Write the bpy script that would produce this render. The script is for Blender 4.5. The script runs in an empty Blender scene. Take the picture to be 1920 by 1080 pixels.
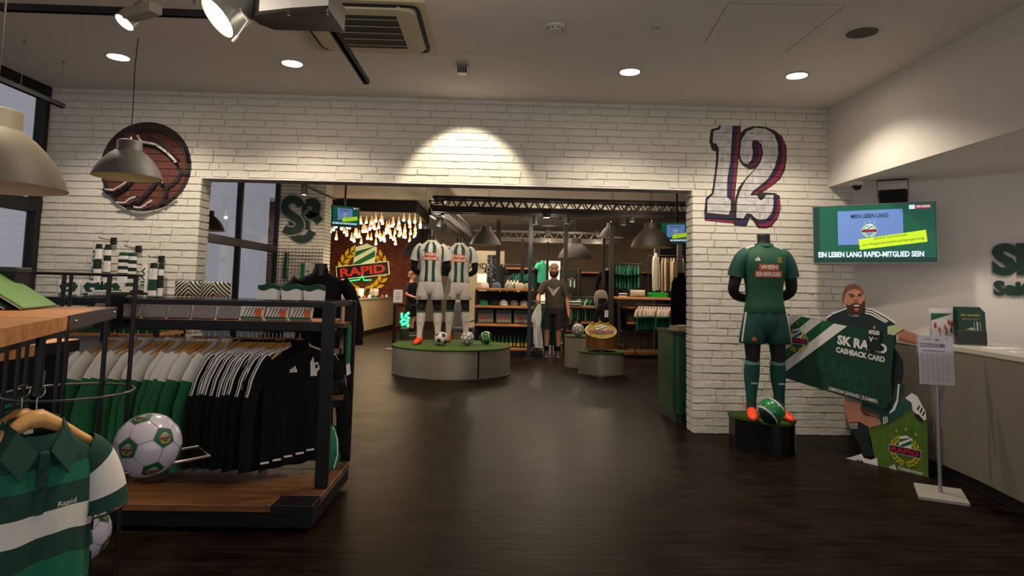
import bpy, bmesh, math, random
from mathutils import Vector, Matrix, geometry
random.seed(7)
PI = math.pi
scene = bpy.context.scene
COL = scene.collection

# ---------------------------------------------------------------- camera, world, exposure
cam = bpy.data.cameras.new('camera')
cam_ob = bpy.data.objects.new('camera', cam)
COL.objects.link(cam_ob)
scene.camera = cam_ob
cam.sensor_fit = 'HORIZONTAL'
cam.sensor_width = 36.0
cam.lens = 36.0 * 1200 / 1920
cam.shift_y = -100 / 1920
cam.clip_start = 0.05
cam.clip_end = 200
yaw, pitch, roll = math.radians(1.4), math.radians(4.77), math.radians(1.2)
fwd = Vector((math.sin(yaw) * math.cos(pitch), math.cos(yaw) * math.cos(pitch), math.sin(pitch)))
rt = Vector((math.cos(yaw), -math.sin(yaw), 0))
up = rt.cross(fwd)
r2 = rt * math.cos(roll) + up * math.sin(roll)
u2 = up * math.cos(roll) - rt * math.sin(roll)
cam_ob.matrix_world = Matrix(((r2.x, u2.x, -fwd.x, 0), (r2.y, u2.y, -fwd.y, 0), (r2.z, u2.z, -fwd.z, 1.38), (0, 0, 0, 1)))

world = bpy.data.worlds.new('shop_world')
scene.world = world
world.use_nodes = True
world.node_tree.nodes['Background'].inputs[0].default_value = (0.95, 0.92, 0.92, 1)
world.node_tree.nodes['Background'].inputs[1].default_value = 1.08

scene.view_settings.view_transform = 'Standard'
scene.view_settings.look = 'None'
scene.view_settings.exposure = 0.0
scene.view_settings.gamma = 1.0
scene.view_settings.use_curve_mapping = False
scene.cycles.max_bounces = 8
scene.cycles.sample_clamp_indirect = 4.0
scene.cycles.caustics_reflective = False
scene.cycles.caustics_refractive = False


def lamp(name, kind, loc, power, color=(1, .86, .68), target=None, size=.1, angle=60, blend=.4):
    l = bpy.data.lights.new(name, kind)
    l.energy = power
    l.color = color
    if kind == 'AREA':
        l.shape = 'DISK'
        l.size = size
    else:
        l.shadow_soft_size = size
    if kind == 'SPOT':
        l.spot_size = math.radians(angle)
        l.spot_blend = blend
    o = bpy.data.objects.new(name, l)
    COL.objects.link(o)
    o.location = loc
    if target is not None:
        d = Vector(target) - Vector(loc)
        o.rotation_euler = d.to_track_quat('-Z', 'Y').to_euler()
    return o


WARM = (1.0, .87, .70)
# track spot that washes the header over the opening
lamp('header_spot', 'SPOT', (-.30, 5.50, 3.18), 110, (1, .90, .68), (-.32, 6.35, 2.30), .03, 68, .35)


# ---------------------------------------------------------------- materials
def lin(c):
    return tuple((x / 12.92 if x <= .04045 else ((x + .055) / 1.055) ** 2.4) for x in c)


def hx(s):
    return lin(tuple(int(s[i:i + 2], 16) / 255 for i in (0, 2, 4)))


MATS = {}


def mat(name, color, rough=.6, metal=0.0, var=0.0, vscale=6.0, bump=0.0, bscale=60.0, emit=0.0, ecol=None, spec=.5, coords='Object', stretch=(1, 1, 1), coat=0.0, alpha=1.0, trans=0.0, sheen=0.0):
    if name in MATS:
        return MATS[name]
    m = bpy.data.materials.new(name)
    m.use_nodes = True
    nt = m.node_tree
    b = nt.nodes['Principled BSDF']
    col = hx(color) if isinstance(color, str) else color
    b.inputs['Base Color'].default_value = (*col, 1)
    b.inputs['Roughness'].default_value = rough
    b.inputs['Metallic'].default_value = metal
    b.inputs['Specular IOR Level'].default_value = spec
    b.inputs['Coat Weight'].default_value = coat
    b.inputs['Alpha'].default_value = alpha
    b.inputs['Transmission Weight'].default_value = trans
    b.inputs['Sheen Weight'].default_value = sheen
    if emit:
        e = hx(ecol) if isinstance(ecol, str) else (ecol or col)
        b.inputs['Emission Color'].default_value = (*e, 1)
        b.inputs['Emission Strength'].default_value = emit
    if var or bump:
        tc = nt.nodes.new('ShaderNodeTexCoord')
        mp = nt.nodes.new('ShaderNodeMapping')
        mp.inputs['Scale'].default_value = stretch
        nt.links.new(tc.outputs[coords], mp.inputs[0])
    if var:
        n = nt.nodes.new('ShaderNodeTexNoise')
        n.inputs['Scale'].default_value = vscale
        n.inputs['Detail'].default_value = 5
        nt.links.new(mp.outputs[0], n.inputs['Vector'])
        mx = nt.nodes.new('ShaderNodeMix')
        mx.data_type = 'RGBA'
        mx.inputs['A'].default_value = (*[max(0, c * (1 - var)) for c in col], 1)
        mx.inputs['B'].default_value = (*[min(1, c * (1 + var)) for c in col], 1)
        mr = nt.nodes.new('ShaderNodeMapRange')
        mr.inputs['From Min'].default_value = .3
        mr.inputs['From Max'].default_value = .7
        nt.links.new(n.outputs['Fac'], mr.inputs['Value'])
        nt.links.new(mr.outputs[0], mx.inputs['Factor'])
        nt.links.new(mx.outputs['Result'], b.inputs['Base Color'])
    if bump:
        n2 = nt.nodes.new('ShaderNodeTexNoise')
        n2.inputs['Scale'].default_value = bscale
        n2.inputs['Detail'].default_value = 4
        nt.links.new(mp.outputs[0], n2.inputs['Vector'])
        bp = nt.nodes.new('ShaderNodeBump')
        bp.inputs['Strength'].default_value = bump
        bp.inputs['Distance'].default_value = .01
        nt.links.new(n2.outputs['Fac'], bp.inputs['Height'])
        nt.links.new(bp.outputs[0], b.inputs['Normal'])
    MATS[name] = m
    return m


def wood(name, c1, c2, rough=.45, axis='X', scale=3.0):
    if name in MATS:
        return MATS[name]
    m = mat(name, c1, rough)
    nt = m.node_tree
    b = nt.nodes['Principled BSDF']
    tc = nt.nodes.new('ShaderNodeTexCoord')
    mp = nt.nodes.new('ShaderNodeMapping')
    s = [14, 14, 14]
    s['XYZ'.index(axis)] = 1.1
    mp.inputs['Scale'].default_value = s
    nt.links.new(tc.outputs['Object'], mp.inputs[0])
    n = nt.nodes.new('ShaderNodeTexNoise')
    n.inputs['Scale'].default_value = scale
    n.inputs['Detail'].default_value = 8
    n.inputs['Distortion'].default_value = .6
    nt.links.new(mp.outputs[0], n.inputs['Vector'])
    oi = nt.nodes.new('ShaderNodeObjectInfo')
    ad = nt.nodes.new('ShaderNodeMath')
    ad.operation = 'MULTIPLY_ADD'
    ad.inputs[1].default_value = .35
    nt.links.new(oi.outputs['Random'], ad.inputs[0])
    nt.links.new(n.outputs['Fac'], ad.inputs[2])
    rp = nt.nodes.new('ShaderNodeValToRGB')
    rp.color_ramp.elements[0].position = .42
    rp.color_ramp.elements[0].color = (*hx(c2), 1)
    rp.color_ramp.elements[1].position = .85
    rp.color_ramp.elements[1].color = (*hx(c1), 1)
    nt.links.new(ad.outputs[0], rp.inputs[0])
    nt.links.new(rp.outputs[0], b.inputs['Base Color'])
    return m


BLACK = mat('black_powder_coated_steel', '0e0d10', .45, spec=.35)
BLACKM = mat('matt_black', '0e0e10', .7)
DGREY = mat('dark_grey', '2a2a2c', .6)
CHROME = mat('brushed_chrome', 'b8b6b0', .28, 1.0)
WHITE = mat('white_fabric', 'd9d5d0', .85, bump=.15, bscale=180)
WHITEP = mat('white_paint', 'dcd8d2', .6)
PAPER = mat('white_paper', 'e0dde0', .7)
GREEN = mat('club_green_fabric', '0a5c34', .85, bump=.15, bscale=180)
DKGREEN = mat('dark_green_fabric', '0a3d2c', .85, bump=.15, bscale=180)
TEAL = mat('bottle_green_fabric', '0a4a40', .8, bump=.12, bscale=180)
MIDGREEN = mat('mid_green_fabric', '0c6a4c', .85, bump=.15, bscale=180)
BLKFAB = mat('black_fabric', '08080b', .85, spec=.2, bump=.12, bscale=180)
PGREEN = mat('printed_green', '0d5a36', .55)
PDGREEN = mat('printed_dark_green', '0b3a2a', .5)
PWHITE = mat('printed_white', 'e2dfdc', .55)
PYELLOW = mat('printed_yellow', 'c9b41e', .5)
PNAVY = mat('printed_navy', '14182c', .5)
PRED = mat('printed_red', 'b8182a', .5)
PBLACK = mat('printed_black', '0c0c0e', .55)
PORANGE = mat('printed_orange', 'd0552a', .6)
PGOLD = mat('printed_gold', 'a8842c', .5)
PGREY = mat('printed_grey', '8f8f92', .6)
SKIN = mat('skin', 'b07a62', .55, var=.1, vscale=12)
PSKIN = mat('printed_skin', 'b57a62', .55, var=.18, vscale=9)
PSKIND = mat('printed_skin_shade', '8a523e', .55)
PHAIR = mat('printed_hair', '3a241a', .6, var=.25, vscale=30)
OAK = wood('oiled_oak', 'c4864c', '8f5628')
WALNUT = wood('worn_brown_oak', '7a4f2c', '3a2415')
HANGW = wood('beech_hanger_wood', 'd9a765', 'b9803f', .4, 'X', 1.5)
GRASS = mat('artificial_turf', '3f5f14', .95, var=.35, vscale=40, bump=.8, bscale=240)
STEEL = mat('dark_brushed_steel', 'a39c8e', .40, .35, var=.12, vscale=2.0)
CONCRETE = mat('concrete_grey_shade', '6d6862', .75, var=.06, vscale=8)
ORANGE = mat('orange_boot', 'ff4a14', .5)


# ---------------------------------------------------------------- mesh builder
def chamf_box_verts(sx, sy, sz, c):
    hx_, hy, hz = sx / 2, sy / 2, sz / 2
    V = []
    idx = {}
    for ix in (-1, 1):
        for iy in (-1, 1):
            for iz in (-1, 1):
                for a in range(3):
                    p = [ix * (hx_ - c), iy * (hy - c), iz * (hz - c)]
                    p[a] = (ix, iy, iz)[a] * (hx_, hy, hz)[a]
                    idx[(ix, iy, iz, a)] = len(V)
                    V.append(tuple(p))
    F = []
    for a in range(3):
        o = [k for k in range(3) if k != a]
        for s in (-1, 1):
            q = []
            for (s1, s2) in ((-1, -1), (1, -1), (1, 1), (-1, 1)):
                k = [0, 0, 0]
                k[a] = s
                k[o[0]] = s1
                k[o[1]] = s2
                q.append(idx[(*k, a)])
            flip = (s < 0) != (a == 1)
            F.append(q[::-1] if flip else q)
    for a in range(3):  # edges parallel to a
        o = [k for k in range(3) if k != a]
        for s1 in (-1, 1):
            for s2 in (-1, 1):
                k0 = [0, 0, 0]
                k0[o[0]] = s1
                k0[o[1]] = s2
                k1 = list(k0)
                k0[a] = -1
                k1[a] = 1
                F.append([idx[(*k0, o[0])], idx[(*k1, o[0])], idx[(*k1, o[1])], idx[(*k0, o[1])]])
    for ix in (-1, 1):
        for iy in (-1, 1):
            for iz in (-1, 1):
                F.append([idx[(ix, iy, iz, a)] for a in range(3)])
    return V, F


class MB:
    def __init__(self, m=None):
        self.v, self.f, self.mi, self.mats = [], [], [], []
        self.M = Matrix.Identity(4)
        self.cur = m

    def use(self, m):
        self.cur = m
        return self

    def at(self, loc=(0, 0, 0), rot=(0, 0, 0)):
        from mathutils import Euler
        self.M = Matrix.Translation(loc) @ Euler(rot).to_matrix().to_4x4()
        return self

    def add(self, vs, fs, m=None):
        m = m or self.cur
        if m not in self.mats:
            self.mats.append(m)
        k = self.mats.index(m)
        o = len(self.v)
        M = self.M
        self.v += [tuple(M @ Vector(p)) for p in vs]
        for f in fs:
            self.f.append([o + i for i in f])
            self.mi.append(k)
        return self

    def box(self, c, s, ch=.004, m=None, rot=None):
        if ch and ch < min(s) / 2:
            V, F = chamf_box_verts(*s, ch)
        else:
            x, y, z = [k / 2 for k in s]
            V = [(-x, -y, -z), (x, -y, -z), (x, y, -z), (-x, y, -z), (-x, -y, z), (x, -y, z), (x, y, z), (-x, y, z)]
            F = [(0, 3, 2, 1), (4, 5, 6, 7), (0, 1, 5, 4), (1, 2, 6, 5), (2, 3, 7, 6), (3, 0, 4, 7)]
        if rot:
            from mathutils import Euler
            R = Euler(rot).to_matrix()
            V = [R @ Vector(p) for p in V]
        V = [(p[0] + c[0], p[1] + c[1], p[2] + c[2]) for p in V]
        return self.add(V, F, m)

    def box2(self, a, b, ch=.004, m=None):
        return self.box([(a[i] + b[i]) / 2 for i in range(3)], [abs(b[i] - a[i]) for i in range(3)], ch, m)

    def loft(self, rings, m=None, caps=True, closed=True, mfun=None):
        n = len(rings[0])
        V = [p for r in rings for p in r]
        groups = {}
        for i in range(len(rings) - 1):
            for j in range(n if closed else n - 1):
                q = (i * n + j, i * n + (j + 1) % n, (i + 1) * n + (j + 1) % n, (i + 1) * n + j)
                mm = mfun(i, j) if mfun else (m or self.cur)
                groups.setdefault(mm, []).append(q)
        o = len(self.v)
        M = self.M
        self.v += [tuple(M @ Vector(p)) for p in V]

        def addf(fs, mm):
            if mm not in self.mats:
                self.mats.append(mm)
            k = self.mats.index(mm)
            for f in fs:
                self.f.append([o + i for i in f])
                self.mi.append(k)
        for mm, fs in groups.items():
            addf(fs, mm)
        if caps:
            mm = mfun(0, 0) if mfun else (m or self.cur)
            addf([list(range(n))[::-1]], mm)
            mm = mfun(len(rings) - 2, 0) if mfun else (m or self.cur)
            addf([[(len(rings) - 1) * n + j for j in range(n)]], mm)
        return self

    def tube(self, path, r, n=8, m=None, caps=True, flat=1.0, mfun=None):
        P_ = [Vector(p) for p in path]
        k = len(P_)
        R = r if isinstance(r, (list, tuple)) else [r] * k
        T = []
        for i in range(k):
            t = (P_[min(i + 1, k - 1)] - P_[max(i - 1, 0)]).normalized()
            T.append(t)
        a = Vector((0, 1, 0)) if abs(T[0].y) < .9 else Vector((1, 0, 0))
        N = (a - T[0] * a.dot(T[0])).normalized()
        rings = []
        for i in range(k):
            N = (N - T[i] * N.dot(T[i])).normalized()
            B = T[i].cross(N)
            rings.append([tuple(P_[i] + (N * math.cos(2 * PI * j / n) * flat + B * math.sin(2 * PI * j / n)) * R[i]) for j in range(n)])
        return self.loft(rings, m, caps, True, mfun)

    def lathe(self, prof, n=32, m=None, c=(0, 0, 0), caps=True, mfun=None):
        rings = [[(c[0] + r * math.cos(2 * PI * j / n), c[1] + r * math.sin(2 * PI * j / n), c[2] + z) for j in range(n)] for r, z in prof]
        return self.loft(rings, m, caps, True, mfun)

    def cyl(self, a, b, r, n=16, m=None):
        return self.tube([a, b], r, n, m)

    def sphere(self, c, r, n=16, m=None, s=(1, 1, 1), mfun=None):
        k = n // 2
        rings = []
        for i in range(k + 1):
            t = PI * i / k
            rr = max(1e-4, math.sin(t))
            rings.append([(c[0] + s[0] * r * rr * math.cos(2 * PI * j / n), c[1] + s[1] * r * rr * math.sin(2 * PI * j / n), c[2] - s[2] * r * math.cos(t)) for j in range(n)])
        return self.loft(rings, m, True, True, mfun)

    def prism(self, pts, z0, z1, m=None):
        """polygon in local XY between two heights"""
        a = sum(pts[i][0] * pts[(i + 1) % len(pts)][1] - pts[(i + 1) % len(pts)][0] * pts[i][1] for i in range(len(pts)))
        if a < 0:
            pts = pts[::-1]
        n = len(pts)
        V = [(x, y, z0) for x, y in pts] + [(x, y, z1) for x, y in pts]
        F = [list(range(n))[::-1], list(range(n, 2 * n))] + [[i, (i + 1) % n, n + (i + 1) % n, n + i] for i in range(n)]
        return self.add(V, F, m)

    def flat(self, pts, z=0.0, m=None):
        a = sum(pts[i][0] * pts[(i + 1) % len(pts)][1] - pts[(i + 1) % len(pts)][0] * pts[i][1] for i in range(len(pts)))
        if a < 0:
            pts = pts[::-1]
        return self.add([(x, y, z) for x, y in pts], [list(range(len(pts)))], m)

    def rect(self, x0, y0, x1, y1, z=0.0, m=None):
        return self.flat([(x0, y0), (x1, y0), (x1, y1), (x0, y1)], z, m)

    def text(self, s, cx, cy, h, z=0.0, m=None, w=None, bold=.02, shear=0.0, rot=0.0, thick=0.0, align='C'):
        V, F, bb = text_mesh(s, bold)
        x0, x1, y0, y1 = bb
        k = h / (y1 - y0)
        kx = (w / (x1 - x0)) if w else k
        ca, sa = math.cos(rot), math.sin(rot)
        ax = {'C': (x0 + x1) / 2, 'L': x0, 'R': x1}[align]

        def tr(p, zz):
            x = (p[0] - ax) * kx
            y = (p[1] - (y0 + y1) / 2) * k
            x += shear * y
            return (cx + x * ca - y * sa, cy + x * sa + y * ca, zz)
        if thick:
            n = len(V)
            VV = [tr(p, z) for p in V] + [tr(p, z + thick) for p in V]
            FF = [list(f)[::-1] for f in F] + [[n + i for i in f] for f in F]
            cnt = {}
            for f in F:
                for i in range(len(f)):
                    e = (f[i], f[(i + 1) % len(f)])
                    cnt[e] = 1
            for (a, b) in list(cnt):
                if (b, a) not in cnt:
                    FF.append([a, b, n + b, n + a])
            return self.add(VV, FF, m)
        return self.add([tr(p, z) for p in V], F, m)

    def build(self, name, parent=None, smooth=False, angle=40, loc=None, rot=None):
        me = bpy.data.meshes.new(name)
        me.from_pydata(self.v, [], self.f)
        for m in self.mats:
            me.materials.append(m)
        me.polygons.foreach_set('material_index', self.mi)
        if smooth:
            me.shade_smooth()
            me.set_sharp_from_angle(angle=math.radians(angle))
        me.update()
        return link(name, me, parent, loc, rot)


def link(name, data, parent=None, loc=None, rot=None):
    o = bpy.data.objects.new(name, data)
    COL.objects.link(o)
    if parent is not None:
        o.parent = parent
    if loc is not None:
        o.location = loc
    if rot is not None:
        o.rotation_euler = rot
    return o


_TXT = {}


def text_mesh(s, bold=.02):
    key = (s, bold)
    if key in _TXT:
        return _TXT[key]
    cu = bpy.data.curves.new('lettering_curve', 'FONT')
    cu.body = s
    cu.offset = bold
    cu.resolution_u = 3
    ob = bpy.data.objects.new('lettering_curve', cu)
    me = ob.to_mesh()
    V = [(v.co.x, v.co.y) for v in me.vertices]
    F = []
    for p in me.polygons:
        ids = list(p.vertices)
        a = sum(V[ids[i]][0] * V[ids[(i + 1) % len(ids)]][1] - V[ids[(i + 1) % len(ids)]][0] * V[ids[i]][1] for i in range(len(ids)))
        F.append(ids if a > 0 else ids[::-1])
    ob.to_mesh_clear()
    bpy.data.objects.remove(ob)
    bpy.data.curves.remove(cu)
    bb = (min(v[0] for v in V), max(v[0] for v in V), min(v[1] for v in V), max(v[1] for v in V))
    _TXT[key] = (V, F, bb)
    return _TXT[key]


def thing(name, label, cat, loc=(0, 0, 0), rz=0.0, group=None):
    o = bpy.data.objects.new(name, None)
    o.empty_display_size = .1
    COL.objects.link(o)
    o.location = loc
    o.rotation_euler = (0, 0, rz)
    return tag(o, label, cat, group)


def tag(o, label, cat, group=None):
    o['label'] = label
    o['category'] = cat
    if group:
        o['group'] = group
    return o


def struct(o, label=None):
    o['kind'] = 'structure'
    if label:
        o['label'] = label
    return o


def dup(root, loc=None, rz=None, label=None, group=None):
    r = root.copy()
    COL.objects.link(r)
    if loc is not None:
        r.location = loc
    if rz is not None:
        r.rotation_euler = (0, 0, rz)
    if label:
        r['label'] = label
    if group:
        r['group'] = group
    for ch in list(root.children):
        c = ch.copy()
        COL.objects.link(c)
        c.parent = r
        for g in ch.children:
            d = g.copy()
            COL.objects.link(d)
            d.parent = c
    return r


ORD = ['first', 'second', 'third', 'fourth', 'fifth', 'sixth', 'seventh', 'eighth', 'ninth', 'tenth', 'eleventh', 'twelfth', 'thirteenth', 'fourteenth', 'fifteenth', 'sixteenth']


def stroke(pts, w):
    """thick polyline outline; w number or list of half widths"""
    P_ = [Vector(p) for p in pts]
    k = len(P_)
    W = w if isinstance(w, (list, tuple)) else [w] * k
    L, R = [], []
    for i in range(k):
        t = (P_[min(i + 1, k - 1)] - P_[max(i - 1, 0)]).normalized()
        n = Vector((-t.y, t.x))
        L.append(tuple(P_[i] + n * W[i]))
        R.append(tuple(P_[i] - n * W[i]))
    return [[L[i], L[i + 1], R[i + 1], R[i]] for i in range(k - 1)]


def smooth_path(pts, n=6):
    """Catmull-Rom"""
    P_ = [Vector(p) for p in pts]
    out = []
    for i in range(len(P_) - 1):
        p0, p1, p2, p3 = P_[max(i - 1, 0)], P_[i], P_[i + 1], P_[min(i + 2, len(P_) - 1)]
        for j in range(n):
            t = j / n
            out.append(tuple(.5 * ((2 * p1) + (p2 - p0) * t + (2 * p0 - 5 * p1 + 4 * p2 - p3) * t * t + (3 * p1 - p0 - 3 * p2 + p3) * t ** 3)))
    out.append(tuple(P_[-1]))
    return out


def arc(cx, cy, r, a0, a1, n=16, ry=None):
    ry = ry or r
    return [(cx + r * math.cos(a0 + (a1 - a0) * i / n), cy + ry * math.sin(a0 + (a1 - a0) * i / n)) for i in range(n + 1)]


def crest(mb, cx, cy, w, z=0.0, dz=.0006, tilt=.1, stars=True, m=None, thick=0):
    """club crest: laurel wreath, striped shield, tilted banner with the word"""
    c = dict(y=PYELLOW, w=PWHITE, g=PGREEN, n=PNAVY, r=PRED)
    if m:
        c.update(m)

    def T(p):
        return (cx + p[0] * w, cy + p[1] * w)

    def put(pts, lvl, mm):
        pts = [T(p) for p in pts]
        if thick:
            mb.prism(pts, z, z + thick + dz * lvl, mm)
        else:
            mb.flat(pts, z + dz * lvl, mm)
    for s in (-1, 1):
        for i in range(9):
            a = -PI / 2 + s * (.25 + i * .30)
            R = .40
            px, py = R * math.cos(a), R * math.sin(a) * 1.02 - .04
            for off, ll in ((-.05, .5), (.05, -.5)):
                d = a + s * PI / 2 + ll * s
                qx, qy = px + math.cos(a) * off, py + math.sin(a) * off
                ax, ay = math.cos(d), math.sin(d)
                put([(qx - ax * .085, qy - ay * .085), (qx - ay * .036, qy + ax * .036), (qx + ax * .085, qy + ay * .085), (qx + ay * .036, qy - ax * .036)], 1 + (i % 2) * .3, c['y'])
    sh = [(-.20, .0), (-.20, .40), (-.06, .44), (.0, .47), (.06, .44), (.20, .40), (.20, 0)]
    sh = [(x + .12 * y, y) for x, y in sh]
    put(sh, 2, c['w'])
    for k in range(2):
        y0 = -.02 + k * .22
        put([(-.19 + .12 * y0, max(y0, 0)), (-.19 + .12 * (y0 + .1), y0 + .11), (.22, min(y0 + .36, .42)), (.22, y0 + .24)], 3, c['g'])
    ct, st = math.cos(tilt), math.sin(tilt)

    def RT(p, oy=-.05):
        return (p[0] * ct - p[1] * st, oy + p[0] * st + p[1] * ct)
    put([RT(p) for p in ((-.5, -.13), (.5, -.13), (.5, .13), (-.5, .13))], 4, c['w'])
    put([RT(p) for p in ((-.485, -.115), (.485, -.115), (.485, .115), (-.485, .115))], 5, c['n'])
    tx, ty = T(RT((0, 0)))
    mb.text('RAPID', tx, ty, .165 * w, z + thick + dz * 6.2, c['r'], w=.86 * w, bold=.035, rot=tilt)
    if stars:
        for k in (-1, 0, 1):
            sx, sy = k * .30 + .05, .66 - abs(k) * .1
            put([(sx + .06 * (1 if j % 2 == 0 else .4) * math.sin(j * PI / 5), sy + .06 * (1 if j % 2 == 0 else .4) * math.cos(j * PI / 5)) for j in range(10)], 2, c['y'])


def three_bars(mb, cx, cy, w, z, m):
    """sportswear mark: three slanted bars growing to the right"""
    for k, h in enumerate((.28, .48, .68)):
        x = cx + (-.42 + k * .28) * w
        b = .24 * w
        hh = h * w
        mb.flat([(x + .06 * w, cy - .3 * w), (x + b + .06 * w, cy - .3 * w), (x + b - .06 * w - .12 * hh, cy - .3 * w + hh * .85), (x - .10 * w, cy - .3 * w + hh)], z, m)
    mb.rect(cx - .5 * w, cy - .45 * w, cx + .5 * w, cy - .36 * w, z, m)

# ---------------------------------------------------------------- the room
BRICK = mat('white_painted_brick', 'd2ccc0', .8, var=.08, vscale=3.0, bump=.5, bscale=30, coords='Object')
MORTAR = mat('painted_mortar', 'c4beb2', .9, var=.12, vscale=14, bump=.5, bscale=70)
CEIL = mat('ceiling_plaster', 'e4ddd4', .9)
PLASTER = mat('grey_white_plaster', 'd6d0ca', .85, var=.02, vscale=2)


def floor_material():
    m = mat('dark_floor_vinyl', '3c3430', .42, spec=.035)
    nt = m.node_tree
    b = nt.nodes['Principled BSDF']
    tc = nt.nodes.new('ShaderNodeTexCoord')
    n1 = nt.nodes.new('ShaderNodeTexNoise')
    n1.inputs['Scale'].default_value = 3.2
    n1.inputs['Detail'].default_value = 7
    n1.inputs['Roughness'].default_value = .65
    nt.links.new(tc.outputs['Object'], n1.inputs['Vector'])
    mp = nt.nodes.new('ShaderNodeMapping')
    mp.inputs['Scale'].default_value = (1.2, 14, 1)
    nt.links.new(tc.outputs['Object'], mp.inputs[0])
    n2 = nt.nodes.new('ShaderNodeTexNoise')
    n2.inputs['Scale'].default_value = 2.0
    n2.inputs['Detail'].default_value = 6
    nt.links.new(mp.outputs[0], n2.inputs['Vector'])
    mx = nt.nodes.new('ShaderNodeMath')
    mx.operation = 'MULTIPLY_ADD'
    mx.inputs[1].default_value = .5
    nt.links.new(n2.outputs['Fac'], mx.inputs[0])
    ml = nt.nodes.new('ShaderNodeMath')
    ml.operation = 'MULTIPLY'
    ml.inputs[1].default_value = .5
    nt.links.new(n1.outputs['Fac'], ml.inputs[0])
    nt.links.new(ml.outputs[0], mx.inputs[2])
    rp = nt.nodes.new('ShaderNodeValToRGB')
    rp.color_ramp.elements[0].position = .40
    rp.color_ramp.elements[0].color = (*hx('0e0906'), 1)
    rp.color_ramp.elements[1].position = .68
    rp.color_ramp.elements[1].color = (*hx('2c2119'), 1)
    nt.links.new(mx.outputs[0], rp.inputs[0])
    nt.links.new(rp.outputs[0], b.inputs['Base Color'])
    rr = nt.nodes.new('ShaderNodeMapRange')
    rr.inputs['To Min'].default_value = .30
    rr.inputs['To Max'].default_value = .48
    nt.links.new(n1.outputs['Fac'], rr.inputs['Value'])
    nt.links.new(rr.outputs[0], b.inputs['Roughness'])
    bp = nt.nodes.new('ShaderNodeBump')
    bp.inputs['Strength'].default_value = .12
    bp.inputs['Distance'].default_value = .01
    nt.links.new(n2.outputs['Fac'], bp.inputs['Height'])
    nt.links.new(bp.outputs[0], b.inputs['Normal'])
    return m


def glass_material(name, tint=(.92, .95, .97), refl=.12):
    m = bpy.data.materials.new(name)
    m.use_nodes = True
    nt = m.node_tree
    nt.nodes.remove(nt.nodes['Principled BSDF'])
    out = nt.nodes['Material Output']
    tr = nt.nodes.new('ShaderNodeBsdfTransparent')
    tr.inputs[0].default_value = (*tint, 1)
    gl = nt.nodes.new('ShaderNodeBsdfGlossy')
    gl.inputs['Roughness'].default_value = .02
    lw = nt.nodes.new('ShaderNodeLayerWeight')
    lw.inputs['Blend'].default_value = .5
    pw = nt.nodes.new('ShaderNodeMath')
    pw.operation = 'POWER'
    pw.inputs[1].default_value = 4.0
    nt.links.new(lw.outputs['Facing'], pw.inputs[0])
    ad = nt.nodes.new('ShaderNodeMath')
    ad.operation = 'MULTIPLY_ADD'
    ad.inputs[1].default_value = .4
    ad.inputs[2].default_value = refl
    ad.use_clamp = True
    nt.links.new(pw.outputs[0], ad.inputs[0])
    mx = nt.nodes.new('ShaderNodeMixShader')
    nt.links.new(ad.outputs[0], mx.inputs[0])
    nt.links.new(tr.outputs[0], mx.inputs[1])
    nt.links.new(gl.outputs[0], mx.inputs[2])
    nt.links.new(mx.outputs[0], out.inputs[0])
    MATS[name] = m
    return m


GLASS = glass_material('window_glass', (.53, .545, .58), .08)
CLEAR = glass_material('clear_acrylic', (.96, .96, .97), .03)
FLOOR = floor_material()

mb = MB(FLOOR)
mb.box2((-5.2, -3, -.1), (7.2, 14, 0), 0)
mb.box2((-5.2, 14, -.1), (7.2, 17.5, 0), 0)
mb.box2((-6.3, 17.5, -.1), (7.2, 26.2, 0), 0)
struct(mb.build('floor'))
mb = MB(CEIL)
mb.box2((-4.6, -3, 3.27), (3.36, 6.40, 3.37), 0)
struct(mb.build('ceiling'))
mb = MB(mat('rear_ceiling_paint', 'e2d9d0', .9))
mb.box2((-4.7, 6.57, 3.6), (6.6, 14, 3.7), 0)
mb.box2((-4.75, 14, 3.6), (6.6, 17.5, 3.7), 0)
mb.box2((-6.2, 17.5, 3.6), (6.6, 26.2, 3.7), 0)
struct(mb.build('ceiling_rear'))

# bulkhead over the desk: fascia + soffit
mb = MB(PLASTER)
mb.box2((3.36, -3, 2.47), (3.46, 6.36, 3.40), 0)
mb.box2((3.46, -3, 2.47), (7.2, 6.36, 2.55), 0)
struct(mb.build('ceiling_bulkhead'))
# angled plaster wall behind the desk
mb = MB(PLASTER)
mb.prism([(3.60, 6.36), (3.58, 6.60), (7.3, 6.60), (7.3, 2.19)], 0, 2.5)
struct(mb.build('wall_right'))

# ---- bricks
BH = .0731


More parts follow.
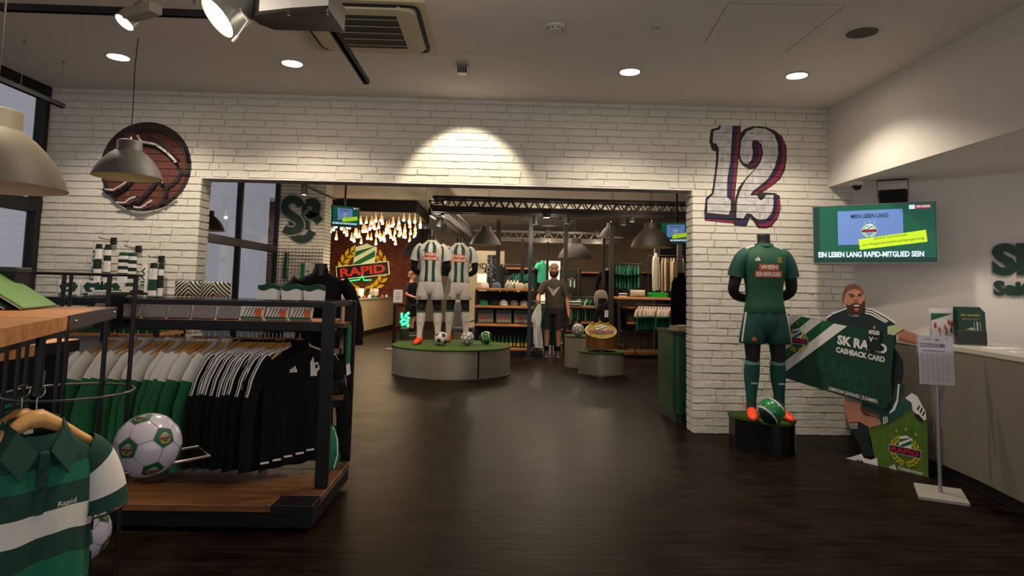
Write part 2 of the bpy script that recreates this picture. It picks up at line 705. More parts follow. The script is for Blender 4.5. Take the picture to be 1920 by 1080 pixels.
def brick_mesh(L, flat_face=False, seed=0):
    rnd = random.Random(seed)
    hgt, dep = BH - .0040, .022
    nx = 5
    V, F = [], []
    xs = [-L / 2 + .004 + (L - .008) * i / nx for i in range(nx + 1)]
    zs = [-hgt / 2 + .005, 0, hgt / 2 - .005]
    for k, z in enumerate(zs):
        for i, x in enumerate(xs):
            j = 0 if flat_face else rnd.uniform(-.0028, .0022)
            e = 0 if flat_face else (rnd.uniform(-.003, .003) if k != 1 else 0)
            V.append((x, -dep + j, z + e))
    n = nx + 1
    for k in range(2):
        for i in range(nx):
            F.append((k * n + i, k * n + i + 1, (k + 1) * n + i + 1, (k + 1) * n + i))
    border = [i for i in range(n)] + [n + nx] + [2 * n + nx - i for i in range(n)] + [n]
    o = len(V)
    for b in border:
        x, y, z = V[b]
        V.append((x + (.004 if x > L / 2 - .01 else (-.004 if x < -L / 2 + .01 else 0)), 0.004, z + (.0045 if z > .02 else (-.0045 if z < -.02 else 0))))
    m = len(border)
    for i in range(m):
        F.append((border[(i + 1) % m], border[i], o + i, o + (i + 1) % m))
    me = bpy.data.meshes.new('brick')
    me.from_pydata(V, [], F)
    me.materials.append(BRICK)
    me.shade_smooth()
    me.set_sharp_from_angle(angle=math.radians(50))
    return me


BLEN = [.20, .26, .32, .40]
BMESH = {L: [brick_mesh(L, False, int(L * 100) * 7 + k) for k in range(3)] for L in BLEN}
BFLAT = {L: brick_mesh(L, True) for L in BLEN}
CORNER = [brick_mesh(.20, False, 900 + k) for k in range(3)]
WALL_RECTS = []    # brick faces on the mural areas (x0, x1, z0, z1)
rb = random.Random(11)


TOOTH_L = {c: rb.choice([-.12, -.05, .03, .10, .16]) for c in range(33, 60)}
TOOTH_R = {c: rb.choice([-.14, -.06, .02, .08, .15]) for c in range(33, 60)}


def lay_bricks(parent, xa, xb, z0, z1, y, flats=(), ta=None, tb_=None):
    """courses of brick slips on a wall facing -Y"""
    c0 = int(round(z0 / BH))
    z = c0 * BH
    cnt = 0
    while z < z1 - .02:
        zt = min(z + BH, z1)
        c = int(round(z / BH))
        x0 = xa + (ta.get(c, 0) if ta else 0)
        x1 = xb + (tb_.get(c, 0) if tb_ else 0)
        x = x0
        first = True
        while x < x1 - .001:
            L = rb.choice(BLEN)
            if first:
                L *= rb.uniform(.45, 1)
                first = False
            if x1 - (x + L) < .09:
                L = x1 - x
            base = min(BLEN, key=lambda b: abs(b - L))
            isf = any(a < x + L and b > x and c_ < zt and d > z for a, b, c_, d in flats)
            me = BFLAT[base] if isf else rb.choice(BMESH[base])
            o = link('brick', me, parent, (x + L / 2, y + (.022 if isf else .022 + rb.uniform(-.003, .004)), z + BH / 2), None if isf else (rb.uniform(-.02, .02), 0, rb.uniform(-.006, .006)))
            o.scale = (L / base * .996, 1, (zt - z) / BH)
            if isf:
                k = L / base * .996
                WALL_RECTS.append((x + L / 2 - k * (base / 2 - .0012), x + L / 2 + k * (base / 2 - .0012), z + BH / 2 - (BH - .0085) / 2, z + BH / 2 + (BH - .0085) / 2))
            x += L
            cnt += 1
        z += BH
    return cnt


def jamb_bricks(parent, x, s, y0, y1, z0, z1):
    """header ends on the reveal of the opening, facing s*X"""
    z = z0
    k = 0
    while z < z1 - .02:
        zt = min(z + BH, z1)
        o = link('brick', rb.choice(CORNER), parent, (x - s * .022 + s * rb.uniform(-.002, .002), (y0 + y1) / 2, z + BH / 2), (0, 0, PI / 2 * s))
        o.scale = ((y1 - y0) / .20, 1, (zt - z) / BH)
        z += BH
        k += 1


YW = 6.35
FL_BALL = (-3.92, -3.0, 2.02, 3.07)
FL_12 = (2.10, 2.98, 1.95, 3.05)
mb = MB(MORTAR)
mb.box2((-4.49, YW + .010, 0), (-2.95, 6.57, 3.6), 0)
wl = struct(mb.build('wall_back_left'))
lay_bricks(wl, -4.49, -2.93, 0, 3.27, YW, (FL_BALL,), None, TOOTH_L)
jamb_bricks(wl, -2.93, 1, YW + .0, 6.57, 0, 2.43)
mb = MB(MORTAR)
mb.box2((-2.95, YW + .010, 2.43), (1.985, 6.57, 3.6), 0)
wh = struct(mb.build('wall_back_header'))
lay_bricks(wh, -2.93, 1.965, 33 * BH, 3.27, YW, (), TOOTH_L, TOOTH_R)
mb = MB(MORTAR)
mb.box2((1.985, YW + .010, 0), (3.66, 6.57, 3.6), 0)
wr = struct(mb.build('wall_back_right'))
lay_bricks(wr, 1.965, 3.60, 0, 3.27, YW, (FL_12,), TOOTH_R, None)
jamb_bricks(wr, 1.965, -1, YW, 6.57, 0, 2.43)
mb = MB(PLASTER)
mb.box2((-2.95, YW + .004, 2.40), (1.985, 6.575, 2.43 + .002), 0)
struct(mb.build('trim_1'))


def clip_rect(poly, r):
    for ax, lim, sg in ((0, r[0], 1), (0, r[1], -1), (1, r[2], 1), (1, r[3], -1)):
        out = []
        n = len(poly)
        for i in range(n):
            a, b = poly[i], poly[(i + 1) % n]
            da, db = sg * (a[ax] - lim), sg * (b[ax] - lim)
            if da >= 0:
                out.append(a)
            if (da >= 0) != (db >= 0):
                t = da / (da - db)
                out.append((a[0] + (b[0] - a[0]) * t, a[1] + (b[1] - a[1]) * t))
        poly = out
        if len(poly) < 3:
            return []
    return poly


def paint_on_bricks(name, layers, label, cat):
    """layers: (polygon in wall x,z ; material). Painted onto the brick faces and, recessed, onto the joints."""
    mb = MB()
    for k, (poly, m) in enumerate(layers):
        tri = geometry.tessellate_polygon([[Vector((x, z, 0)) for x, z in poly]])
        xs = [p[0] for p in poly]
        zs = [p[1] for p in poly]
        bb = (min(xs), max(xs), min(zs), max(zs))
        near = [r for r in WALL_RECTS if r[0] < bb[1] and r[1] > bb[0] and r[2] < bb[3] and r[3] > bb[2]]
        V, F = [], []
        for t in tri:
            T = [poly[i] for i in t]
            V += [(x, YW + .0085 - .0004 * k, z) for x, z in T]
            F.append([len(V) - 3, len(V) - 2, len(V) - 1])
            for r in near:
                c = clip_rect(T, r)
                if len(c) >= 3:
                    V += [(x, YW - .0012 - .0004 * k, z) for x, z in c]
                    F.append(list(range(len(V) - len(c), len(V))))
        # bring all faces to look into the room (-Y)
        F2 = []
        for f in F:
            a = sum(V[f[i]][0] * V[f[(i + 1) % len(f)]][2] - V[f[(i + 1) % len(f)]][0] * V[f[i]][2] for i in range(len(f)))
            F2.append(f if a > 0 else f[::-1])
        mb.add(V, F2, m)
    o = mb.build(name)
    return tag(o, label, cat)


SILV = mat('mural_silver_paint', 'b9b6b6', .6, var=.28, vscale=22, coords='Object')
MBLK = mat('mural_black_paint', '191114', .7)
MNAVY = mat('mural_navy_paint', '1c1440', .7)
MRED = mat('mural_red_paint', '7a1238', .7)
MBRN = mat('mural_brown_paint', '5a2a20', .75, var=.2, vscale=9)
MBRD = mat('mural_dark_brown_paint', '2c1613', .75)
twelve = [
    ([(2.2673, 3.1356), (2.4165, 3.112), (2.4698, 3.095), (2.4408, 2.7418), (2.3979, 2.3312), (2.3853, 2.0722), (2.0923, 2.0953), (2.0851, 2.1731), (2.1008, 2.3239), (2.1614, 2.3781), (2.1878, 2.5225), (2.2085, 2.7205), (2.209, 2.8044), (2.1636, 2.8184), (2.1592, 2.8565), (2.1412, 2.8942), (2.1571, 3.0326), (2.2333, 3.0546)], MBLK),
    ([(2.4459, 2.9868), (2.5074, 3.0468), (2.5993, 3.0786), (2.7214, 3.0742), (2.8127, 3.0398), (2.8883, 2.9834), (2.9326, 2.8772), (2.9353, 2.7548), (2.9137, 2.6322), (2.8668, 2.5397), (2.7746, 2.4615), (2.6829, 2.3986), (2.804, 2.3941), (2.8567, 2.3651), (2.8655, 2.237), (2.8307, 2.1307), (2.7693, 2.0512), (2.7087, 2.0303), (2.6334, 2.033), (2.5888, 2.095), (2.5516, 2.1391), (2.513, 2.0482), (2.3852, 2.0572), (2.3865, 2.2254), (2.4025, 2.3313), (2.4336, 2.4378), (2.5178, 2.546), (2.6098, 2.6426), (2.549, 2.6304), (2.4736, 2.6741), (2.4408, 2.7418), (2.4374, 2.8792)], MBLK),
    ([(2.4392, 3.0865), (2.4605, 3.0794), (2.43, 2.7263), (2.3874, 2.3309), (2.3676, 2.3153), (2.3902, 2.6796), (2.4181, 2.94)], MRED),
    ([(2.3859, 3.0958), (2.4346, 3.0863), (2.4119, 2.9245), (2.3855, 2.6642), (2.3616, 2.3152), (2.3197, 2.3594), (2.3491, 2.6633), (2.3769, 2.9236)], MNAVY),
    ([(2.1075, 2.1406), (2.3331, 2.137), (2.3754, 2.156), (2.3781, 2.108), (2.0999, 2.1164)], MNAVY),
    ([(2.0969, 2.1149), (2.378, 2.102), (2.3808, 2.0781), (2.0983, 2.0984)], MRED),
    ([(2.8429, 3.0129), (2.9029, 2.9377), (2.9256, 2.8157), (2.9146, 2.6932), (2.8671, 2.5625), (2.7747, 2.4691), (2.6222, 2.382), (2.592, 2.3888), (2.7141, 2.4751), (2.8218, 2.5842), (2.8767, 2.7075), (2.8922, 2.8301), (2.8726, 2.9523)], MRED),
    ([(2.8152, 2.9999), (2.8606, 2.9673), (2.882, 2.8605), (2.8696, 2.7378), (2.8221, 2.607), (2.7143, 2.4873), (2.583, 2.3962), (2.6563, 2.4555), (2.7513, 2.5337), (2.8228, 2.6603), (2.855, 2.7833), (2.8506, 2.9057)], MNAVY),
    ([(2.8564, 2.3424), (2.8596, 2.2519), (2.8233, 2.1381), (2.7619, 2.066), (2.6938, 2.0419), (2.6411, 2.0512), (2.6188, 2.0777), (2.6942, 2.0795), (2.7701, 2.1143), (2.8195, 2.1907), (2.8336, 2.3419)], MRED),
    ([(2.8035, 2.3562), (2.8336, 2.3419), (2.8164, 2.1906), (2.7671, 2.1172), (2.6942, 2.0795), (2.6189, 2.0852), (2.595, 2.1071), (2.6553, 2.1026), (2.7219, 2.1191), (2.7801, 2.1867), (2.7963, 2.2654)], MNAVY),
    ([(2.4082, 2.1117), (2.4834, 2.1045), (2.5201, 2.1564), (2.5487, 2.1466), (2.5131, 2.0587), (2.3928, 2.0664)], MNAVY),
    ([(2.4518, 2.7879), (2.4682, 2.926), (2.5224, 3.0196), (2.6144, 3.0605), (2.7212, 3.0527), (2.8045, 2.9965), (2.8414, 2.9054), (2.8428, 2.7829), (2.8076, 2.6599), (2.7392, 2.5395), (2.6473, 2.4613), (2.577, 2.4036), (2.5493, 2.3621), (2.622, 2.3669), (2.6516, 2.3132), (2.6896, 2.3293), (2.7159, 2.3722), (2.7917, 2.3741), (2.7902, 2.2653), (2.7711, 2.1895), (2.7174, 2.1281), (2.6494, 2.1144), (2.6043, 2.1314), (2.5625, 2.174), (2.5143, 2.1803), (2.4806, 2.1254), (2.4114, 2.1328), (2.4122, 2.226), (2.422, 2.3167), (2.453, 2.408), (2.5085, 2.5154), (2.6159, 2.6397), (2.6622, 2.7019), (2.6906, 2.7942), (2.6765, 2.8857), (2.6313, 2.9335), (2.5855, 2.9292), (2.5759, 2.883), (2.5842, 2.8067), (2.5728, 2.73), (2.5344, 2.6833), (2.4889, 2.6897), (2.462, 2.7348)], SILV),
    ([(2.5942, 2.8834), (2.628, 2.9073), (2.661, 2.8699), (2.6723, 2.7937), (2.6472, 2.7228), (2.5919, 2.6696), (2.5189, 2.6555), (2.5678, 2.6918), (2.6049, 2.7461), (2.6147, 2.8075)], MNAVY),
    ([(2.6399, 2.8847), (2.664, 2.8623), (2.6738, 2.7907), (2.6502, 2.7199), (2.595, 2.6697), (2.5341, 2.6559), (2.586, 2.6816), (2.6322, 2.7392), (2.6511, 2.8008)], MRED),
    ([(2.2793, 3.1143), (2.3798, 3.0971), (2.3525, 2.709), (2.3208, 2.5259), (2.3165, 2.3442), (2.354, 2.3075), (2.3517, 2.2095), (2.3303, 2.1594), (2.1137, 2.1768), (2.1188, 2.3062), (2.1794, 2.368), (2.2059, 2.5229), (2.2313, 2.7211), (2.235, 2.8433), (2.2125, 2.8809), (2.1716, 2.8935), (2.1828, 3.0149), (2.2438, 3.0319)], SILV),
]
paint_on_bricks('number_mural', twelve, 'large silver number 12 with dark red and navy shadow painted on the white brick', 'mural')

bc = (-3.4823, 2.5052)
bR = .445


def bq(pts):
    return [(bc[0] + (x - 560) / 465 * bR, bc[1] - (y - 550) / 468 * bR) for x, y in pts]


ball_layers = [(bq(arc(560, 550, 465, 0, 2 * PI, 40, 470)[:-1]), MBRD), (bq(arc(552, 575, 418, 0, 2 * PI, 40, 418)[:-1]), MBRN)]


def bstroke(pts, w, m):
    for q in stroke(smooth_path(pts, 5), w):
        ball_layers.append((bq(q), m))


bstroke([(180, 420), (330, 300), (520, 320), (700, 370), (840, 480), (930, 600), (1010, 610)], 17, MBLK)
bstroke([(930, 600), (880, 700), (790, 760), (690, 690), (600, 560)], 19, MBLK)
bstroke([(790, 760), (790, 850), (740, 960)], 18, MBLK)
bstroke([(690, 700), (630, 800), (520, 920), (400, 985)], 18, MBLK)
bstroke([(450, 700), (360, 800), (240, 850), (160, 800)], 16, MBLK)
bstroke([(170, 720), (260, 880), (420, 990), (590, 1010), (740, 960), (900, 860)], 13, MBLK)
bstroke([(460, 190), (640, 170), (800, 220), (930, 330), (990, 470)], 12, MBLK)
bstroke([(490, 240), (520, 295), (650, 325), (760, 390), (850, 465), (895, 510)], [4, 14, 12, 11, 9, 3], SILV) if False else None
for P_, W_ in (([(480, 235), (530, 300), (660, 325), (760, 385), (840, 450), (895, 510)], 11), ([(690, 635), (730, 665), (775, 730)], 8), ([(200, 808), (280, 812), (360, 770), (425, 715)], 7), ([(330, 940), (410, 945), (460, 905), (515, 880)], 8), ([(510, 985), (580, 990), (640, 950), (690, 915)], 8)):
    bstroke(P_, W_, SILV)
for k in range(9):  # scribbled lettering along the seam
    x, y = 590 + k * 36, 222 + k * 22
    bstroke([(x - 14, y + 16), (x + 4, y - 14), (x + 12, y + 18)], 5, MBLK)
bstroke([(560, 215), (700, 270), (800, 330), (890, 400)], 4, MBLK)
paint_on_bricks('ball_mural', ball_layers, 'round brown leather football painted on the white brick behind the pendant', 'mural')

# ---- left window wall
def window(name, y0, y1, x, mull, transoms, zt):
    mb = MB(BLACK)
    for y in mull:
        mb.box2((x - .05, y - .035, 0), (x + .05, y + .035, zt))
    for z, h in transoms:
        mb.box2((x - .045, y0, z - h / 2), (x + .045, y1, z + h / 2))
    fr = struct(mb.build(name))
    ys = sorted([y0] + list(mull) + [y1])
    zs = sorted([z for z, h in transoms])
    for a, b in zip(ys[:-1], ys[1:]):
        if b - a < .12:
            continue
        for c, d in zip(zs[:-1], zs[1:]):
            g = MB(GLASS)
            g.box2((x - .006, a, c), (x + .006, b, d), 0)
            g.build('pane', fr)
    return fr


window('window_1', -2.9, 6.34, -4.49, (-2.85, -.6, 1.7, 4.0, 6.29), ((.06, .12), (1.02, .06), (2.08, .13), (3.22, .1)), 3.27)
window('window_2', 6.58, 13.5, -4.6, (6.62, 9.0, 11.5, 13.45), ((.06, .12), (1.02, .06), (2.08, .14), (3.54, .12)), 3.6)
# solid lower front below the shop window and the street outside
PAVE = mat('street_paving', '57585c', .8, var=.1, vscale=3)
mb = MB(PAVE)
mb.box2((-16, -6, -.3), (-5.2, 24, -.12), 0)
struct(mb.build('ground_street'))

# ---- rear hall shell
SMALLB = mat('pier_grey_paint', '77736c', .8, var=.1, vscale=5)


def brick_texture(name, c1, c2, mort, sc, bump=.4):
    m = mat(name, c1, .85)
    nt = m.node_tree
    b = nt.nodes['Principled BSDF']
    tc = nt.nodes.new('ShaderNodeTexCoord')
    mp = nt.nodes.new('ShaderNodeMapping')
    mp.inputs['Rotation'].default_value = (PI / 2, 0, 0)
    nt.links.new(tc.outputs['Object'], mp.inputs[0])
    t = nt.nodes.new('ShaderNodeTexBrick')
    t.inputs['Color1'].default_value = (*hx(c1), 1)
    t.inputs['Color2'].default_value = (*hx(c2), 1)
    t.inputs['Mortar'].default_value = (*hx(mort), 1)
    t.inputs['Scale'].default_value = sc
    t.inputs['Mortar Size'].default_value = .02
    nt.links.new(mp.outputs[0], t.inputs['Vector'])
    nt.links.new(t.outputs['Color'], b.inputs['Base Color'])
    bp = nt.nodes.new('ShaderNodeBump')
    bp.inputs['Strength'].default_value = bump
    bp.invert = True
    nt.links.new(t.outputs['Fac'], bp.inputs['Height'])
    nt.links.new(bp.outputs[0], b.inputs['Normal'])
    return m


REDB = brick_texture('far_red_brick', '8a4a30', '6a3322', '3a2a22', 3.2)
mb = MB(REDB)
mb.box2((-6.0, 22.0, 0), (-2.85, 22.25, 3.6), 0)
struct(mb.build('wall_sign'))
mb = MB(mat('rear_wall_paint', 'b8a690', .85))
mb.box2((-6.2, 25.6, 0), (6.6, 25.9, 3.6), 0)
struct(mb.build('wall_rear'))
mb = MB(mat('rear_wall_dark', '2a2422', .85))
mb.box2((6.4, 6.6, 0), (6.6, 25.9, 3.6), 0)
struct(mb.build('wall_rear_right'))
mb = MB(REDB)
mb.box2((-6.2, 17.5, 0), (-6.0, 22.25, 3.6), 0)
mb.box2((-6.0, 17.5, 0), (-4.6, 17.6, 3.6), 0)
mb.box2((-4.75, 14.0, 0), (-4.62, 17.5, 3.6), 0)
struct(mb.build('wall_rear_left'))
mb = MB(mat('rib_panel', 'b5a08a', .8))
for k in range(70):
    mb.box2((-1.6 + k * .1, 25.55, 1.9), (-1.56 + k * .1, 25.61, 3.6), 0)
o = struct(mb.build('trim_2'))
o['kind'] = 'structure'

# SR pier with its bricks (courses visible on the side and the lower front)
px0, px1, py0, py1 = -4.62, -3.60, 13.45, 14.0
mb = MB(SMALLB)
mb.box2((px0, py0 + .02, 0), (px1 - .02, py1, 3.6), 0)
pier = struct(mb.build('pillar'))
z = 1.0
while z < 3.58:
    x = px0
    while x < px1 - .01:
        L = min(rb.choice(BLEN) * 1.1, px1 - x)
        if px1 - x - L < .1:
            L = px1 - x
        if len([c for c in pier.children if c.name.startswith('brick')]) < 200 and z > 1.0:
            base = min(BLEN, key=lambda b: abs(b - L))
            o = link('brick', rb.choice(BMESH[base]), pier, (x + L / 2, py0 + .022, z + BH / 2))
            o.scale = (L / base, 1, 1)
        x += L
    o = link('brick', rb.choice(CORNER), pier, (px1 - .022, (py0 + py1) / 2, z + BH / 2), (0, 0, PI / 2))
    o.scale = (.55 / .2, 1, 1)
    z += BH

# ---------------------------------------------------------------- ceiling fittings and lamps
BULB = mat('downlight_glow', 'fff3d8', .5, emit=60.0, ecol='ffedcf')
BULBW = mat('warm_lamp_glow', 'fff0d0', .5, emit=45.0, ecol='ffe6bd')
TRIMW = mat('white_trim_ring', 'cfcac4', .5)
PEND = mat('pendant_grey_shade', '57524e', .6)
PENDI = mat('pendant_cream_inside', 'd8c9a0', .7)


def downlight(loc, label, bottom=None, power=None):
    t = thing('downlight', label, 'light', loc, 0, 'round ceiling downlights')
    m = MB(TRIMW)
    m.lathe([(.082, 0), (.105, -.001), (.108, -.006), (.085, -.009), (.082, -.003)], 28, caps=False)
    m.build('trim_ring', t, True)
    g = MB(BULB)
    g.lathe([(.001, -.004), (.05, -.0045), (.083, -.003)], 28, caps=False)
    g.build('diffuser', t, True)
    return t


DL = [(222, 106, 'round white downlight in the ceiling just behind the nearer track spot'), (548, 118, 'round white downlight in the ceiling below the black track end and air outlet'),
      (1181, 134, 'round white downlight in the ceiling above the plain header wall, left of two'), (1494, 141, 'round white downlight in the ceiling above the painted number 12')]
for (X, Y), d in zip([(-3.244, 5.379), (-1.789, 5.412), (1.122, 5.377), (2.571, 5.348)], DL):
    downlight((X, Y, 3.27), d[2])
    lamp('downlight_beam', 'SPOT', (X, Y, 3.24), 105, WARM, (X, Y, 0), .07, 134, .45)
lamp('table_spot_beam', 'SPOT', (-.35, 2.35, 2.75), 85, (1, .84, .60), (-1.2, 1.70, 1.22), .06, 50, .7)
lamp('unit_fill_spot', 'SPOT', (-1.9, 2.6, 2.85), 100, (1, .84, .60), (-2.35, 2.95, 1.0), .06, 50, .7)  # added spot without a fitting, brightens the oak shelf unit
lamp('desk_spot_beam', 'SPOT', (4.15, 4.55, 2.36), 26, (1, .86, .72), (4.0, 4.95, .9), .05, 92, .4)
lamp('ceiling_fill', 'POINT', (-.45, 2.9, 2.45), 14, WARM, None, .05)  # added point lamp without a fitting, lifts the ceiling
lamp('ceiling_fill', 'POINT', (-1.35, 2.6, 2.45), 9, WARM, None, .06)  # second added point below the large spot, also to brighten the ceiling
for k, X in enumerate((-3.0, -1.55, 1.2, 2.6)):
    for j, Y in enumerate((3.0, .4)):
        if j == 0 and k == 1:
            continue
        lamp('downlight_beam', 'SPOT', (X, Y, 3.24), 30, WARM, (X, Y, 0), .07, 125, .9)

# ceiling speaker
t = thing('ceiling_speaker', 'round flush grey speaker grille in the ceiling near the bulkhead', 'speaker', (*(2.597, 4.405), 3.27))
MB(TRIMW).lathe([(.105, 0), (.125, -.001), (.126, -.006), (.108, -.009), (.104, -.004)], 32, caps=False).build('trim_ring', t, True)
MB(mat('speaker_grille', '6b625c', .8, bump=1.0, bscale=400)).lathe([(.001, -.007), (.106, -.006), (.106, -.002)], 32, caps=False).build('grille', t, True)
# detectors
t = thing('smoke_detector', 'white ceiling smoke detector with a black-slotted rim', 'smoke detector', (*(0.387, 4.479), 3.27))
MB(TRIMW).lathe([(.075, 0), (.075, -.014), (.062, -.018), (.055, -.03), (.04, -.036), (.001, -.037)], 24, caps=False).build('housing', t, True)
m = MB(BLACKM)
for k in range(10):
    a = k * PI / 5
    m.at((.056 * math.cos(a), .056 * math.sin(a), -.024), (0, 0, a)).box((0, 0, 0), (.008, .02, .006), 0)
m.build('vent_slots', t)
t = thing('sprinkler_head', 'tiny round sprinkler cap in the ceiling right of the smoke detector', 'sprinkler', (*(1.124, 4.432), 3.27))
MB(TRIMW).lathe([(.04, 0), (.042, -.004), (.028, -.008), (.001, -.009)], 20, caps=False).build('cover_plate', t, True)
MB(CHROME).lathe([(.008, -.008), (.008, -.02), (.02, -.021), (.02, -.023), (.001, -.024)], 12, caps=False).build('deflector', t, True)
# square wall-washer that throws the light cone
t = thing('square_spotlight', 'small square grey spotlight on the ceiling above the lit header', 'light', (*(-0.325, 5.367), 3.27))
m = MB(mat('grey_aluminium', '8d8a86', .4, .6))
m.box((0, 0, -.006), (.11, .11, .012), .003)
m.box((0, 0, -.04), (.085, .085, .06), .004)
m.build('housing', t)
m = MB(BLACKM)
for k in range(4):
    m.box((-.03 + k * .02, -.0435, -.042), (.009, .004, .05), 0)
m.build('cooling_slots', t)
# hatch seams
SEAM = mat('ceiling_seam', '7a716b', .9)
m = MB(SEAM)
hp = [(1.554, 4.72, 3.27), (1.482, 4.016, 3.27), (2.248, 3.992, 3.27), (2.232, 4.832, 3.27)]
for a, b in zip(hp, hp[1:] + hp[:1]):
    if a is hp[3]:
        continue
    d = (Vector(b) - Vector(a)).normalized()
    nrm = Vector((-d.y, d.x, 0)) * .0022
    m.add([tuple(Vector(a) + nrm), tuple(Vector(b) + nrm), tuple(Vector(b) - nrm), tuple(Vector(a) - nrm)], [(0, 1, 2, 3)])
struct(m.build('trim_3'))

# air-conditioning cassette
t = thing('air_conditioner', 'white ceiling air-conditioning cassette with a dark slatted intake', 'air conditioner', (-.985, 4.58, 3.27), 0)
ACW = mat('cassette_cream', 'c9bf9f', .55)


def rrect(hx_, hy, r, n=6):
    pts = []
    for cx, cy, a0 in ((hx_ - r, hy - r, 0), (-hx_ + r, hy - r, PI / 2), (-hx_ + r, -hy + r, PI), (hx_ - r, -hy + r, 3 * PI / 2)):
        pts += [(cx + r * math.cos(a0 + PI / 2 * i / n), cy + r * math.sin(a0 + PI / 2 * i / n)) for i in range(n + 1)]
    return pts


m = MB(ACW)
m.prism(rrect(.475, .475, .01), -.02, 0)
m.build('outer_panel', t)
m = MB(ACW)
m.prism(rrect(.40, .40, .12), -.045, -.018)
m.build('inner_panel', t)
m = MB(BLACKM)
for rz in range(4):
    m.at((0, 0, 0), (0, 0, rz * PI / 2))
    m.prism([(-.26, -.395), (-.30, -.43), (.30, -.43), (.26, -.395)], -.030, -.0195)
    m.prism([(x, y) for x, y in smooth_path([(.30, -.43), (.385, -.42), (.42, -.385), (.43, -.30)], 4)] + [(x, y) for x, y in smooth_path([(.405, -.30), (.40, -.37), (.37, -.40), (.30, -.405)], 4)], -.030, -.0195)
m.build('air_slots', t)
m = MB(mat('intake_dark', '2d2822', .7))
m.box2((-.27, -.30, -.047), (.27, .30, -.0445), 0)
m.build('intake_grille', t)
for k in range(5):
    m = MB(mat('intake_slat', '8c8674', .5))
    m.box2((-.27, -.245 + k * .12, -.052), (.27, -.235 + k * .12, -.0465), .001)
    m.build('slat', t)
m = MB(ACW)
for s in (-1, 1):
    m.box2((s * .27 - .006, -.31, -.052), (s * .27 + .006, .31, -.044), .001)
m.build('intake_frame', t)


# lighting track rails
def rail(loc, a, b, label, wires=()):
    t = thing('lighting_track', label, 'lighting track', a)
    m = MB(BLACK)
    d = Vector(b) - Vector(a)
    L = d.length
    m.at((0, 0, 0), (0, 0, math.atan2(d.y, d.x)))
    for s in (-1, 1):
        m.box2((0, s * .018 - .004, -.036), (L, s * .018 + .004, 0), .001)
    m.box2((0, -.02, -.008), (L, .02, 0), .001)
    m.build('rail', t)
    c = MB(BLACKM)
    c.at((0, 0, 0), (0, 0, math.atan2(d.y, d.x)))
    for x in (0, L):
        c.box((x, 0, -.018), (.012, .046, .040), .003)
    c.build('end_cap', t)
    for f in wires:
        p = d * f
        w = MB(CHROME)
        w.tube([(p.x, p.y, 0), (p.x, p.y, 3.27 - a[2])], .0016, 6)
        w.lathe([(.012, 3.255 - a[2]), (.008, 3.27 - a[2])], 10, c=(p.x, p.y, 0))
        w.build('suspension_wire', t)
    return t


rail(None, (-1.0, 1.6, 2.90), (-.99, 4.66, 2.90), 'black track rail running front to back beside the air-conditioning cassette', (.02,))
rail(None, (-3.79, 2.0, 2.90), (-3.81, 5.577, 2.9), 'black suspended track rail along the shop window at the left edge', (.99, .86))
rail(None, (-2.795, 3.53, 2.9), (-1.418, 3.54, 2.9), 'black track rail running across the top left of the ceiling', (.15,))


def track_spot(loc, target, r, L, label, box=True, boxrz=0.0, railz=2.865, body=BLACK, glow=BULBW):
    t = thing('track_spot', label, 'spotlight', loc)
    d = (Vector(target) - Vector(loc)).normalized()
    q = d.to_track_quat('-Z', 'Y').to_matrix().to_4x4()
    m = MB(body)
    m.M = q
    m.lathe([(r * .55, L), (r * .85, L * .9), (r * .95, L * .5), (r, .0), (r * .93, .004), (r * .9, L * .4)], 28, caps=False)
    m.lathe([(.001, L + .01), (r * .55, L)], 28, caps=False)
    for k in range(5):
        m.lathe([(r * .5, L + .012 + k * .012), (r * .62, L + .012 + k * .012), (r * .62, L + .016 + k * .012), (r * .5, L + .016 + k * .012)], 24, caps=False)
    m.build('lamp_head', t, True)
    g = MB(glow)
    g.M = q
    g.lathe([(.001, .016), (r * .5, .014), (r * .92, .010)], 28, caps=False)
    g.build('lamp_lens', t, True)
    hz = railz - loc[2]
    b = MB(BLACK)
    b.tube([(r * 1.1, 0, L * .5 * d.z * -1), (r * 1.1, 0, hz * .75), (0, 0, hz)], .006, 8)
    b.tube([(-r * 1.1, 0, L * .5 * d.z * -1), (-r * 1.1, 0, hz * .75), (0, 0, hz)], .006, 8)
    b.build('yoke', t, True)
    if box:
        k = MB(mat('gear_box_grey', '7c7468', .5))
        k.at((0, 0, hz - .03), (0, 0, boxrz))
        k.box((.16, 0, 0), (.24, .075, .055), .004)
        k.build('gear_box', t)
    return t


s1 = (-2.095, 3.5, 2.802)
track_spot(s1, (s1[0] - .45, s1[1] - .5, s1[2] - 1.0), .055, .11, 'silver track spot with grey gear box glowing above the grey pendant', True, -.5, body=CHROME)
w = MB(WHITEP)
s2 = (-1.245, 2.75, 2.532)
sp2 = track_spot(s2, (s2[0] - .62, s2[1] - .42, s2[2] - .72), .094, .17, 'large bright track spot with grey drum body at the top of the ceiling', False, body=mat('spot_grey_body', '8a8880', .4, .3))
w.tube([(.08, -.02, .10), (.115, -.03, .02), (.145, -.03, -.02), (.105, -.03, -.09)], .003, 6)
w.tube([(.105, -.03, -.09), (.085, -.03, -.115)], .006, 8)
w.build('pull_cable', sp2, True)
